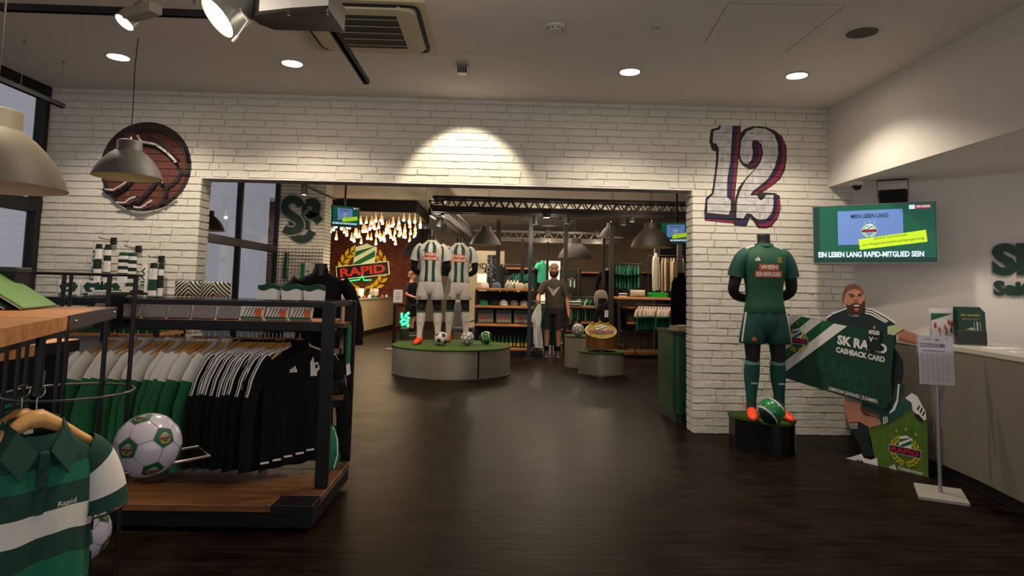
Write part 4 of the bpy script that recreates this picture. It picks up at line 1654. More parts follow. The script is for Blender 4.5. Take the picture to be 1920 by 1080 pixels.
b = MB()
b.M = Matrix.Rotation(PI / 2, 4, 'X')
for pts, m, k in (
        ([(-0.5911, 0.6118), (0.0648, 1.1159), (-0.0507, 1.1315), (-0.5988, 0.7034)], PWHITE, 1),
        ([(-0.6007, 0.7253), (-0.0507, 1.1315), (-0.1601, 1.1482), (-0.6031, 0.7937)], PGREEN, 1),
        ([(-0.6029, 0.8038), (-0.1601, 1.1482), (-0.2681, 1.1618), (-0.5958, 0.8954)], PWHITE, 1),
        ([(-0.5957, 0.9005), (-0.2681, 1.1618), (-0.3602, 1.1749), (-0.585, 0.9975)], PGREEN, 1),
        ([(-0.5849, 1.0025), (-0.3602, 1.1749), (-0.4726, 1.1895), (-0.5764, 1.0386)], PWHITE, 1),
        ([(-0.5629, 1.1711), (-0.5118, 1.1786), (-0.5073, 1.1134), (-0.5584, 1.0954)], PSKIN, 2),
        ([(-0.5343, 1.1826), (-0.4836, 1.195), (-0.4726, 1.1854), (-0.5121, 1.1635), (-0.5346, 1.1624)], PBLACK, 3)):
    b.flat(pts, .020 + .0006 * k, m)
b.build('stripe_print', cdo)
KC = (-0.405, 0.9659)
KW = [[(-0.5154, 0.9623), (-0.304, 0.9301)]][0]
b = MB()
b.M = Matrix.Rotation(PI / 2, 4, 'X')
crest(b, KC[0], KC[1], (KW[1][0] - KW[0][0]) * 1.05, .0225, .0006, -.04, True)
b.build('crest_print', cdo)


def quadtext(mb, word, q, z, m, bold=.05):
    """text stretched over a quad (bottom-left, bottom-right, top-right, top-left)"""
    V, F, bb = text_mesh(word, bold)
    out = []
    for x, y in V:
        u = (x - bb[0]) / (bb[1] - bb[0])
        v = (y - bb[2]) / (bb[3] - bb[2])
        a = Vector(q[0]).lerp(Vector(q[1]), u)
        c = Vector(q[3]).lerp(Vector(q[2]), u)
        p = a.lerp(c, v)
        out.append((p.x, p.y, z))
    mb.add(out, F, m)


b = MB()
b.M = Matrix.Rotation(PI / 2, 4, 'X')
quadtext(b, 'SK RAPID', [(-0.0252, 0.9554), (0.3877, 0.9079), (0.3942, 0.9888), (-0.0186, 1.038)], .022, PWHITE)
b.build('card_title', cdo)
b = MB()
b.M = Matrix.Rotation(PI / 2, 4, 'X')
quadtext(b, 'CASHBACK CARD', [(-0.0385, 0.8852), (0.3714, 0.8399), (0.3743, 0.8865), (-0.0335, 0.9341)], .022, PWHITE)
b.build('card_subtitle', cdo)
b = MB()
b.M = Matrix.Rotation(PI / 2, 4, 'X')
quadtext(b, 'GEMEINSAM GEWINNEN. ZUSAMMEN.', [(-0.1124, 0.5537), (0.3081, 0.5025), (0.3115, 0.5336), (-0.1098, 0.584)], .022, PWHITE, .01)
b.build('card_slogan', cdo)
b = MB()
b.M = Matrix.Rotation(PI / 2, 4, 'X')
quadtext(b, 'RAPID', [(-0.2506, 0.7232), (0.1987, 0.5428), (0.2556, 0.675), (-0.1959, 0.8914)], .0205, mat('printed_watermark', '124834', .5), .04)
b.build('card_watermark', cdo)
# clear leaflet pocket stuck on the card
LP = [(0.2353, 0.9307), (0.3411, 0.9315), (0.3499, 1.0996), (0.2532, 1.1067)]
b = MB()
b.M = Matrix.Rotation(PI / 2, 4, 'X')
b.prism(LP, .022, .034, mat('leaflet_dark', '1a221e', .4))
lp = b.build('leaflet_pocket', cdo)
b = MB()
b.M = Matrix.Rotation(PI / 2, 4, 'X')
quadtext(b, 'MITGLIED', [(0.2548, 1.062), (0.3427, 1.0594), (0.3436, 1.0921), (0.2575, 1.098)], .0345, PWHITE)
quadtext(b, 'V', [(0.255, 0.9994), (0.286, 0.9992), (0.2915, 1.0406), (0.2542, 1.0414)], .0345, PWHITE)
b.flat([(0.2928, 1.0229), (0.3261, 1.0219), (0.3263, 1.0308), (0.2931, 1.0336)], .0345, PGREY)
b.flat([(0.2888, 1.109), (0.3108, 1.1077), (0.3131, 1.1283), (0.2938, 1.1316)], .0345, PGOLD)
b.build('leaflet_print', lp)

# ---------------------------------------------------------------- price-list stand
ss = thing('sign_stand', 'floor stand with white slab base holding a printed price list by the desk', 'sign stand', (3.135, 4.515, 0), -.50)
m = MB(mat('stand_base_grey', 'a39d94', .5))
m.box((0, 0, .012), (.29, .36, .024), .003)
m.build('base_plate', ss)
m = MB(mat('stand_steel', 'a8a7b0', .35, .7))
m.tube([(0, 0, .02), (0, 0, .80)], .013, 14)
m.build('pole', ss, True)
fr = MB(CLEAR)
fr.M = Matrix.Translation((0, -.02, .94)) @ Matrix.Rotation(.50 - .14, 4, 'Z') @ Matrix.Rotation(PI / 2 - .06, 4, 'X')
fr.box((0, 0, .003), (.262, .372, .003), .001)
fo = fr.build('acrylic_pocket', ss)
pp = MB(PAPER)
pp.M = fr.M @ Matrix.Rotation(-.02, 4, 'Z')
pp.box((0, -.005, -.0005), (.232, .340, .0012), 0)
po = pp.build('price_list', ss)
pr = MB()
pr.M = pp.M
INK = mat('print_ink_grey', '55555c', .7)
pr.rect(-.105, .085, .06, .110, .0004, mat('print_bar_dark', '3c3c44', .7))
pr.text('PREISLISTE', -.045, .0975, .014, .0006, PAPER, w=.14)
pr.text('RAPID', -.05, .140, .012, .0004, INK)
crest(pr, .01, .138, .03, .0004, .0002, 0, False)
pr.rect(.075, .135, .080, .155, .0004, PNAVY)
pr.rect(-.095, .055, .06, .062, .0004, INK)
for c in range(7):
    pr.rect(-.10 + c * .033, -.16, -.0985 + c * .033, .045, .0004, mat('print_line_grey', '9a98a0', .7))
for r in range(22):
    for c in range(6):
        w = random.uniform(.008, .022)
        pr.rect(-.095 + c * .033, .034 - r * .009, -.095 + c * .033 + w, .037 - r * .009, .0004, mat('print_line_grey', '9a98a0', .7))
pr.build('list_print', po)

# ---------------------------------------------------------------- service desk
dk = thing('service_desk', 'curved beige service desk with light top edge along the right side', 'desk', (0, 0, 0))
DESK = mat('desk_beige_laminate', '6f675c', .55, var=.04, vscale=3)
front = [(3.47, 6.33), (3.475, 5.7), (3.47, 5.1), (3.43, 4.55), (3.34, 3.98), (3.20, 3.4), (3.02, 2.7), (2.9, 2.0)]


def desk_poly(off, back):
    f = [(x + off, y) for x, y in front]
    return f + [(front[-1][0] + back, front[-1][1]), (4.6, 4.6), (4.0, 5.6), (3.60, 6.22), (3.56, 6.33)]


m = MB(DESK)
m.prism(desk_poly(0, 1.6), .10, .98)
m.build('body', dk, True, 20)
m = MB(mat('desk_top_light', 'b3aa9f', .45))
m.prism(desk_poly(-.006, 1.6), .98, 1.012)
m.build('worktop', dk, True, 20)
m = MB(mat('plinth_black', '0f0f10', .6))
m.prism(desk_poly(.05, 1.6), 0, .10)
m.build('toe_kick', dk, True, 20)
# leaflets on the desk
zt = 1.012


def holder(px, py, rz, w, h, label, kind):
    t = thing('brochure_holder', label, 'brochure holder', (px, py, zt), rz)
    m = MB(CLEAR if kind == 0 else mat('holder_dark_acrylic', '18201c', .2))
    m.box((0, .03, .006), (w + .01, .09, .006), .001)
    m.box((0, .055, h * .5), (w + .01, .003, h), .001)
    m.box((0, -.012, .06), (w + .01, .003, .11), .001)
    for s in (-1, 1):
        m.box((s * (w / 2 + .004), .02, .06), (.003, .07, .11), .001)
    m.build('holder', t)
    for k in range(3 if kind == 0 else 4):
        b = MB(PAPER if kind == 0 else PDGREEN)
        b.box((0 + (k - 1) * .004, .045 - k * .014, .01 + h * .52 - k * .012), (w, .005, h), .0008, rot=(-.05, 0, 0))
        lf = b.build('leaflet', t)
    p = MB()
    p.M = Matrix.Translation((0, .0455 - .028 - (.0 if kind == 0 else .014) - .004, .01 + h * .52 - .03)) @ Matrix.Rotation(PI / 2 - .05, 4, 'X')
    if kind == 0:
        p.flat([(-w / 2, h * .47), (-w / 2, h * .25), (w * .25, h * .47)], .001, PGREEN)
        rr = random.Random(3)
        for i in range(26):
            x, y = rr.uniform(-w * .42, w * .42), rr.uniform(-h * .35, h * .2)
            mm = rr.choice([PGREEN, PDGREEN, PRED, PORANGE, PYELLOW])
            p.rect(x - .006, y - .016, x + .006, y + .016, .001, mm)
            p.flat(arc(x, y + .022, .006, 0, 2 * PI, 8)[:-1], .0012, PSKIN)
    else:
        p.text('SK RAPID', 0, h * .38, .016, .001, PYELLOW, w=w * .7)
        p.text('MITGLIED', 0, h * .27, .012, .001, PGOLD, w=w * .6)
        crest(p, 0, -h * .12, w * .5, .001, .0004, .05, False)
        p.build('leaflet_print', t)
        p0 = p
        p = MB()
        p.M = p0.M
        for k in range(3):
            p.rect(w * (.1 + k * .11), -h * .2, w * (.14 + k * .11), h * .2, .0008, PWHITE if k == 1 else PGREY)
    p.build('leaflet_print', t)
    return t


h0 = (3.548, 5.0, 1.0)
holder(3.60, 5.05, -.25, .20, .26, 'leaflet holder with colourful team picture leaflets behind the price list', 0)
h1 = (3.591, 4.85, 1.014)
holder(3.71, 4.93, -.25, .19, .28, 'dark leaflet holder with green membership leaflets on the desk', 1)
for k, (x, y, rz, lab) in enumerate(((3.70, 4.62, .3, 'thin stack of printed sheets on the desk beside the dark leaflets'), (3.66, 4.33, -.4, 'single loose printed sheet nearest on the desk top'))):
    t = thing('paper_sheets', lab, 'paper', (x, y, zt), rz)
    m = MB(PAPER)
    for j in range(3 - k):
        m.box((.01 * j, .006 * j, .001 + .002 * j), (.21, .15, .0016), 0)
    m.build('sheet_stack', t)
    m = MB(PGREY)
    for j in range(7):
        m.rect(-.08, -.05 + j * .016, .06 - .01 * (j % 3), -.045 + j * .016, .0075 - .002 * k)
    m.build('print_lines', t)

# ---------------------------------------------------------------- wall screen and what hangs by it
SCRG = mat('screen_green', '0a4a38', .3, emit=.55, ecol='0d5a44')
SCRB = mat('screen_blue_steel', '5a78b8', .3, emit=.55, ecol='6c8cc8')
SCRW = mat('screen_white', 'd8e8ff', .3, emit=.9, ecol='cfe2ff')
SCRY = mat('screen_lime', 'b8d820', .3, emit=.75, ecol='b4dc1c')
SCRK = mat('screen_ink', '10181c', .4)
SCRR = mat('screen_red', 'c03038', .3, emit=.4, ecol='b83038')
SCRD = mat('screen_dark_green', '06302a', .3, emit=.35, ecol='06382e')
TVB = mat('screen_bezel', '1b2322', .35)


def screen_content(mb, w, h, z):
    mb.rect(-w / 2, -h / 2, w / 2, h / 2, z, SCRG)
    mb.rect(-w / 2, -h / 2, w / 2, -h * .42, z + .0003, SCRD)
    mb.rect(-w / 2, -h / 2, -w * .45, h / 2, z + .0002, SCRD)
    mb.rect(-w * .29, -h * .19, w * .25, h * .41, z + .0006, SCRB)
    mb.text('MEIN LEBEN LANG', -w * .02, h * .31, h * .075, z + .001, SCRK, w=w * .31)
    crest(mb, -w * .025, h * .06, w * .13, z + .001, .0003, .02, True, dict(y=SCRY, w=SCRW, n=SCRK, r=SCRR, g=SCRG))
    q = [(-w * .105, -h * .28), (w * .435, -h * .16), (w * .425, h * .04), (-w * .115, -h * .10)]
    mb.flat(q, z + .003, SCRY)
    quadtext(mb, 'JEDER RAPIDLER', [(w * .01, -h * .12), (w * .28, -h * .06), (w * .28, -h * .02), (w * .01, -h * .08)], z + .0035, mat('screen_olive', '6a7a10', .4), .01)
    quadtext(mb, 'mit Mitgliedschaftsverlaengerung', [(-w * .09, -h * .235), (w * .41, -h * .125), (w * .41, -h * .07), (-w * .09, -h * .18)], z + .0035, SCRK, .0)
    mb.text('EIN LEBEN LANG RAPID-MITGLIED SEIN', -w * .03, -h * .36, h * .095, z + .001, SCRW, w=w * .87, bold=.03)
    mb.rect(w * .30, h * .40, w * .345, h * .47, z + .0006, SCRW)
    mb.rect(w * .345, h * .40, w * .47, h * .47, z + .0006, SCRR)
    mb.text('WIEN ENERGIE', w * .408, h * .437, h * .035, z + .001, SCRW, w=w * .11)


def screen(loc, rz, w, h, label, tilt=0.0, backbox=True):
    t = thing('wall_screen', label, 'screen', loc, rz)
    m = MB(TVB)
    m.M = Matrix.Rotation(PI / 2 + tilt, 4, 'X')
    m.box((0, 0, -.02), (w + .02, h + .02, .035), .004)
    m.box((0, 0, -.055), (w * .6, h * .6, .04), .01)
    m.build('housing', t)
    b = MB(mat('screen_rim_silver', '7f8a88', .35, .6))
    b.M = m.M
    for s in (-1, 1):
        b.box((0, s * (h / 2 + .006), -.001), (w + .024, .008, .008), .001)
        b.box((s * (w / 2 + .008), 0, -.001), (.008, h + .02, .008), .001)
    b.build('rim', t)
    c = MB()
    c.M = m.M
    screen_content(c, w, h, .0005)
    c.build('screen_picture', t)
    return t


tv = screen((3.49, 5.835, 1.955), -.60, .985, .535, 'large wall screen showing a green membership advert with a lime banner')
m = MB(BLACK)
m.box((0, .16, 0), (.06, .26, .05), .004)
m.box((0, .07, 0), (.30, .02, .22), .003)
m.build('wall_bracket', tv)
t = thing('loudspeaker', 'black box loudspeaker hanging in a bracket above the wall screen', 'loudspeaker', (3.79, 5.819, 2.47), -.55)
m = MB(BLACKM)
m.box((-.09, -.02, -.165), (.235, .15, .125), .012)
m.build('cabinet', t)
m = MB(BLACK)
for s in (-1, 1):
    m.box((-.09 + s * .124, -.02, -.085), (.006, .03, .165), .001)
m.box((-.09, -.02, -.006), (.25, .03, .008), .001)
m.build('bracket', t)
m = MB(mat('speaker_cloth', '141416', .95))
m.box((-.09, -.097, -.165), (.215, .006, .108), .002)
m.build('front_grille', t)
t = thing('dome_camera', 'small white dome security camera under the soffit left of the loudspeaker', 'security camera', (3.476, 6.049, 2.47))
MB(WHITEP).lathe([(.062, 0), (.062, -.022), (.052, -.032), (.04, -.034)], 24, caps=True).build('mount', t, True)
MB(mat('camera_dome', '1c1c1e', .15)).lathe([(.045, -.033), (.043, -.05), (.03, -.07), (.012, -.08), (.001, -.081)], 24, caps=False).build('dome', t, True)
a_, b_ = (4.535, 6.033, 2.4), (4.627, 5.367, 2.4)
t = thing('light_rail', 'black light rail under the soffit above the green wall lettering', 'light rail', a_)
d = Vector(b_) - Vector(a_)
m = MB(BLACK)
m.at((0, 0, 0), (0, 0, math.atan2(d.y, d.x)))
m.box((d.length * .5, 0, .0), (d.length, .04, .05), .003)
m.box((d.length * .3, 0, .045), (.03, .03, .05), .003)
m.box((d.length * .9, 0, .045), (.03, .03, .05), .003)
m.build('rail', t)
# raised green letters on the angled wall
WD = Vector((3.7, -4.17, 0)).normalized()
# wall face runs from (3.60, 6.36) to (7.3, 2.19)
LET = mat('dark_green_letters', '0c3a28', .5)
t = thing('wall_lettering', 'raised dark green wall lettering on the grey wall above the desk', 'lettering', (3.60, 6.36, 0), math.atan2(WD.y, WD.x))
sk = [(1.1415, 1.5758), (1.151, 1.8565), (1.3484, 1.5758), (1.1431, 1.399), (1.1477, 1.5339), (1.3497, 1.4128)]
m = MB(LET)
m.M = Matrix.Rotation(PI / 2, 4, 'X')
hS = sk[1][1] - sk[0][1]
m.text('SK RAPID', sk[0][0], (sk[0][1] + sk[1][1]) / 2, hS, .004, LET, bold=.055, thick=.018, align='L')
m.build('upper_line', t)
m = MB(LET)
m.M = Matrix.Rotation(PI / 2, 4, 'X')
m.text('Seit 1899', sk[3][0], (sk[3][1] + sk[4][1]) / 2, sk[4][1] - sk[3][1], .004, LET, bold=.055, thick=.018, align='L')
m.build('lower_line', t)

# ---------------------------------------------------------------- hangers and garments
def hanger_proto(label):
    t = thing('wooden_hanger', label, 'hanger', (0, 0, 0), 0, 'wooden hangers on the front rack')
    m = MB(HANGW)
    secs = [(-.195, -.212, .006, .010), (-.185, -.204, .011, .014), (-.12, -.162, .016, .020), (-.06, -.120, .022, .020), (-.015, -.094, .026, .018), (.015, -.094, .026, .018), (.06, -.120, .022, .020), (.12, -.162, .016, .020), (.185, -.204, .011, .014), (.195, -.212, .006, .010)]
    rings = []
    for x, z, h, d in secs:
        rings.append([(x, d * math.cos(2 * PI * j / 12) + .08 * x * x, z + h * math.sin(2 * PI * j / 12)) for j in range(12)])
    m.loft(rings)
    m.build('shoulder_bar', t, True, 50)
    k = MB(CHROME)
    k.tube([(0, 0, -.08), (0, 0, -.045)] + [(.0 + .018 * math.sin(a) + .0, 0, -.0185 + .018 * -math.cos(a)) for a in [i * .45 for i in range(0, 10)]], .0022, 8)
    k.build('hook', t, True)
    return t


def garment(name, label, cat, upper, lower, split, length=.66, stripes=None, sleeves='long', group=None, hem=None, seed=0, collar=None, hw=.215, n=40):
    t = thing(name, label, cat, (0, 0, 0), 0, group)
    rnd = random.Random(seed)
    ph = [rnd.uniform(0, 6.28) for _ in range(4)]
    zs = [(.045, .052, .046), (.0, .066, .052), (-.022, .110, .050), (-.045, .160, .050), (-.075, .192, .050), (-.12, .208, .054), (-.17, hw, .058)]
    for k in range(1, 9):
        f = k / 8
        zs.append((-.17 - (length - .17) * f, hw * (1 + .03 * f), .058 + .012 * f))
    if split:
        zs.append((-split - .0005, hw * 1.005, .060))
        zs.append((-split + .0005, hw * 1.005, .060))
        zs.sort(key=lambda q: -q[0])
    rings = []
    for z, w, d in zs:
        r = ell(w, d, z, 0, n, 2.2)
        a = min(1, max(0, (-z - .1) / .25))
        r = [(x * (1 + .02 * a * math.sin(3 * j * 2 * PI / n + ph[0] + z * 3)), y * (1 + .28 * a * math.sin(6 * j * 2 * PI / n + ph[1] + z * 4) + .15 * a * math.sin(11 * j * 2 * PI / n + ph[2])), zz + (.012 * math.sin(3 * j * 2 * PI / n + ph[3]) if (z < -length + .001) else 0)) for j, (x, y, zz) in enumerate(r)]
        rings.append(r)

    def mf(i, j):
        zc = (zs[i][0] + zs[i + 1][0]) / 2
        if i == 0:
            return collar or upper
        if hem and i >= len(zs) - 3:
            return hem
        return upper if zc > -split else lower
    m = MB()
    m.loft(rings, None, False, True, mf)
    m.build('body', t, True, 60)
    for s in (-1, 1):
        q = MB()
        if sleeves == 'long':
            path = smooth_path([(s * .165, 0, -.07), (s * .220, -.003, -.13), (s * .270, -.01, -.25), (s * .305, -.018, -.40), (s * .310, -.03, -length * .90), (s * .310, -.03, -length * .96)], 3)
            rad = [.058 + .004 * math.sin(i * 1.9 + ph[0]) - .0011 * i for i in range(len(path))]
        else:
            path = smooth_path([(s * .155, 0, -.06), (s * .21, 0, -.10), (s * .265, 0, -.20)], 3)
            rad = [.055, .06, .064, .066, .068, .07, .072]

        def sf(i, j):
            zc = (path[i][2] + path[min(i + 1, len(path) - 1)][2]) / 2
            if stripes is not None and sleeves == 'long':
                o = 6 if s > 0 else 18
                if j in (o - 3, o - 1, o + 1) and i < 7:
                    return stripes
            if hem and i >= len(path) - 2:
                return hem
            return upper if zc > -split else lower
        q.tube(path, rad, 24, None, sleeves == 'long', .8, sf)
        q.build('sleeve', t, True, 60)
        if stripes is not None:
            for k in (-1, 0, 1):
                z_ = MB(stripes)
                z_.tube([(s * .075, k * .017 - .004, -.001), (s * .12, k * .02 - .004, -.020), (s * .165, k * .021 - .003, -.040), (s * .205, k * .019, -.078)], .0055, 6)
                z_.build('shoulder_stripe', t, True)
    return t


# ---------------------------------------------------------------- front clothes rack
rk = thing('clothes_rack', 'black steel clothes rack with oak plank platform and glass top at the left', 'clothes rack', (0, 0, 0))
RX0, RX1, RY0, RY1 = -2.80, -1.00, 4.02, 4.62
m = MB(BLACK)
m.box2((RX0, 3.70, .03), (RX1 + .01, 4.60, .112), .003)
m.build('platform_frame', rk)
m = MB(BLACKM)
m.box2((RX0 + .05, 3.78, 0), (RX1 - .06, 4.55, .03), 0)
m.build('platform_plinth', rk)
for k in range(5):
    m = MB(WALNUT)
    y0 = 3.695 + k * .181
    x1 = RX1 + .012
    if k == 0:
        x1 = RX1 + .012 - .23
    m.box2((RX0, y0, .112), (x1, y0 + .179, .150 - (k % 2) * .001), .003)
    m.build('plank', rk)
m = MB(BLACK)
m.box2((RX1 - .215, 3.694, .100), (RX1 + .014, 3.72, .151), .002)
m.box2((RX1 - .215, 3.72, .112), (RX1 + .012, 3.874, .149), .002)
m.build('corner_plate', rk)
for (x, y) in ((RX1 + .012, RY0), (RX1 + .012, RY1), (RX0 + .04, RY0), (RX0 + .04, RY1)):
    m = MB(BLACK)
    m.box2((x - .075 if x > -2 else x, y - .02, .15), (x if x > -2 else x + .05, y + .02, 1.265), .003)
    m.build('post', rk)
for y in (RY0, RY1):
    m = MB(BLACK)
    m.box2((RX0, y - .018, 1.235), (RX1, y + .018, 1.268), .002)
    m.build('top_beam', rk)
for x in (RX0 + .02, RX1 - .02):
    m = MB(BLACK)
    m.box2((x - .018, RY0, 1.235), (x + .018, RY1, 1.268), .002)
    m.build('side_beam', rk)
m = MB(CLEAR)
m.box2((RX0 + .03, RY0 + .01, 1.268), (RX1 - .01, RY1 - .01, 1.276), .001)
m.build('glass_top', rk)
for k in range(3):
    m = MB(OAK)
    m.box2((RX0 + .05, 4.07 + k * .18, 1.115), (RX1 - .08, 4.07 + k * .18 + .177, 1.140), .002)
    m.build('shelf_plank', rk)
m = MB(BLACK)
m.box2((RX0 + .05, 4.05, 1.085), (RX1 - .08, 4.07, 1.142), .002)
m.build('shelf_edge', rk)
RAILZ = 1.075
m = MB(BLACK)
m.tube([(RX0 + .04, 4.30, RAILZ), (RX1 - .04, 4.30, RAILZ)], .0125, 12)
m.build('hanging_rail', rk, True)
for k, (z, y0) in enumerate(((1.085, 4.40), (.70, 4.40), (.60, 4.42))):
    m = MB(BLACK if k == 1 else WALNUT)
    m.box2((-1.12, y0, z), (-1.012, 4.64, z + .035), .003)
    m.build('end_shelf', rk)
    m = MB(BLACK)
    m.box2((-1.12, y0 + .01, z - .05), (-1.03, 4.63, z), .003)
    m.build('end_shelf_bracket', rk)

WHX = [237, 253, 279, 295, 324, 341, 354, 381, 390, 398, 407, 419, 444]
BLX = [465, 479, 485.5, 494, 501, 508.6, 515.6, 523, 530, 537, 543.6, 550.6, 560, 572]
hp_ = hanger_proto('wooden clothes hanger under the first white and green jacket of the front rail')
WG = WHITE
GRN = GREEN
white_protos = [garment('track_jacket', 'x', 'jacket', WHITE, mat('jacket_grass_green', '0a5c36', .8, var=.12, vscale=7, bump=.15, bscale=140), .185 + .02 * k, .74, None, 'long', 'white and green jackets on the front rack', None, k, WHITE, .20) for k in range(2)]
STR = mat('jacket_stripe_white', 'd8d6d4', .7)
black_protos = [garment('striped_jacket', 'x', 'jacket', BLKFAB, BLKFAB, .3, .74, STR, 'long', 'black striped track tops on the front rack', None, 5 + k, BLKFAB, .20) for k in range(2)]
rj = random.Random(4)
used = set()
for i, hxp in enumerate(WHX + BLX):
    isw = i < len(WHX)
    idx = i if isw else i - len(WHX)
    X = (hxp - 929) / 1200 * 4.31
    rz = math.radians(55 + rj.uniform(-4, 4)) if i < len(WHX + BLX) - 1 else math.radians(38)
    col = 'white and green' if isw else 'black striped'
    ntot = len(WHX) if isw else len(BLX)
    lab = '%s %s from the left on the front rack rail' % (col + (' track jacket' if isw else ' track top'), ORD[idx])
    if idx == 0:
        lab = '%s leftmost on the front rack rail' % (col + (' track jacket' if isw else ' track top'))
    if not isw and idx == ntot - 1:
        lab = 'black track top with chest crest at the right end of the rail'
    protos = white_protos if isw else black_protos
    k = i % 2
    zj = RAILZ - .122 + .0125 + rj.uniform(-.006, .006)
    if (isw, k) not in used:
        used.add((isw, k))
        g = protos[k]
        g.location, g.rotation_euler, g['label'] = (X, 4.30, zj), (0, 0, rz), lab
    else:
        g = dup(protos[k], (X, 4.30, zj), rz, lab)
    g.scale = (1.04, .42 if isw else .34, rj.uniform(.97, 1.03))
    hl = 'wooden hanger holding the %s %s from the left' % (col + (' jacket' if isw else ' top'), ORD[idx])
    if i == 0:
        h = hp_
        h.location, h.rotation_euler, h['label'] = (X, 4.30, RAILZ + .016), (0, 0, rz), hl
    else:
        h = dup(hp_, (X, 4.30, RAILZ + .016), rz, hl)
    last = g
g.scale = (1.04, .8, 1)
# crest and maker mark on the front-most black top
p = MB()
p.M = Matrix.Rotation(PI / 2, 4, 'X')
three_bars(p, -.055, -.135, .05, 0, PWHITE)
p.build('maker_mark', last, loc=(0, -.088, 0))
p = MB()
p.M = Matrix.Rotation(PI / 2, 4, 'X')
p.flat([(.055, -.19), (.05, -.10), (.068, -.06), (.075, -.105), (.10, -.10), (.115, -.145), (.098, -.165), (.098, -.19)], 0, PWHITE)
p.rect(.083, -.14, .10, -.115, .001, PBLACK)
p.build('chest_print', last, loc=(0, -.088, 0))
for k in range(5):
    p = MB(PWHITE)
    p.box((-.20 + k * .07, -.075 - .01 * (k % 2), -.705 + .010 * k), (.05, .003, .012), 0)
    p.build('hem_tag', last)

# things on and under the glass top
ZEB = mat('zebra_cloth', 'd8d6c8', .9)
nt = ZEB.node_tree
tc = nt.nodes.new('ShaderNodeTexCoord')
sx = nt.nodes.new('ShaderNodeSeparateXYZ')
nt.links.new(tc.outputs['Object'], sx.inputs[0])
ab = nt.nodes.new('ShaderNodeMath')
ab.operation = 'ABSOLUTE'
nt.links.new(sx.outputs['X'], ab.inputs[0])
sm = nt.nodes.new('ShaderNodeMath')
sm.operation = 'ADD'
nt.links.new(ab.outputs[0], sm.inputs[0])
nt.links.new(sx.outputs['Z'], sm.inputs[1])
sc_ = nt.nodes.new('ShaderNodeMath')
sc_.operation = 'MULTIPLY'
sc_.inputs[1].default_value = 36
nt.links.new(sm.outputs[0], sc_.inputs[0])
fr_ = nt.nodes.new('ShaderNodeMath')
fr_.operation = 'FRACT'
nt.links.new(sc_.outputs[0], fr_.inputs[0])
gt = nt.nodes.new('ShaderNodeMath')
gt.operation = 'GREATER_THAN'
gt.inputs[1].default_value = .5
nt.links.new(fr_.outputs[0], gt.inputs[0])
mx = nt.nodes.new('ShaderNodeMix')
mx.data_type = 'RGBA'
mx.inputs['A'].default_value = (*hx('dad8c8'), 1)
mx.inputs['B'].default_value = (*hx('141414'), 1)
nt.links.new(gt.outputs[0], mx.inputs['Factor'])
nt.links.new(mx.outputs['Result'], nt.nodes['Principled BSDF'].inputs['Base Color'])


def cushion(loc, rz, w, h, d, m, label, name='cushion', cat='cushion', lean=0.0, group=None):
    t = thing(name, label, cat, loc, rz, group)
    b = MB(m)
    b.M = Matrix.Rotation(lean, 4, 'X')
    rings = []
    for i in range(9):
        f = i / 8
        u = 2 * f - 1
        ww = w / 2 * (1 - .07 * (1 - u * u))
        dd = d / 2 * max(.06, (1 - u ** 4) ** .7)
        rings.append(ell(ww, dd, h * f, 0, 24, 2.0))
    b.loft(rings)
    b.build('cover', t, True, 60)
    for sg in (-1, 1):
        s = MB(m)
        s.M = Matrix.Rotation(lean, 4, 'X')
        s.tube([(sg * w / 2 * .97, 0, .005), (sg * w / 2 * .925, 0, h * .5), (sg * w / 2 * .97, 0, h - .005)], .004, 6)
        s.build('seam_piping', t, True)
    return t


TOPZ = 1.276
cushion((-2.10, 4.48, TOPZ), .1, .20, .105, .06, ZEB, 'left black and white zigzag cushion on the rack glass top')
cushion((-1.91, 4.44, TOPZ), -.1, .22, .105, .06, ZEB, 'right black and white zigzag cushion on the rack glass top')


def pouch(loc, rz, w, label):
    t = thing('drawstring_pouch', label, 'pouch', loc, rz, 'white and green pouches on the rack top')
    wv = [(x, .062 + .008 * math.sin(x * 55)) for x in [(-.5 + i / 12) * w for i in range(13)]]
    b = MB(WHITE)
    b.M = Matrix.Rotation(PI / 2, 4, 'X')
    b.prism([(-w / 2 * .96, 0), (w / 2 * .96, 0)] + wv[::-1], -.028, .028)
    b.build('bag', t, True, 30)
    g = MB(DKGREEN)
    g.M = Matrix.Rotation(PI / 2, 4, 'X')
    g.prism(wv + [(x, .096 + .006 * math.sin(x * 50 + 1)) for x, z in wv[::-1]], -.026, .026)
    g.build('green_top', t, True, 30)
    return t


for k, xx in enumerate((513, 556, 597)):
    X = (xx - 931) / 1200 * 4.14
    pouch((X, 4.14, TOPZ), .05, .125, ('left', 'middle', 'right')[k] + ' white pouch with wavy dark green top on the rack edge')
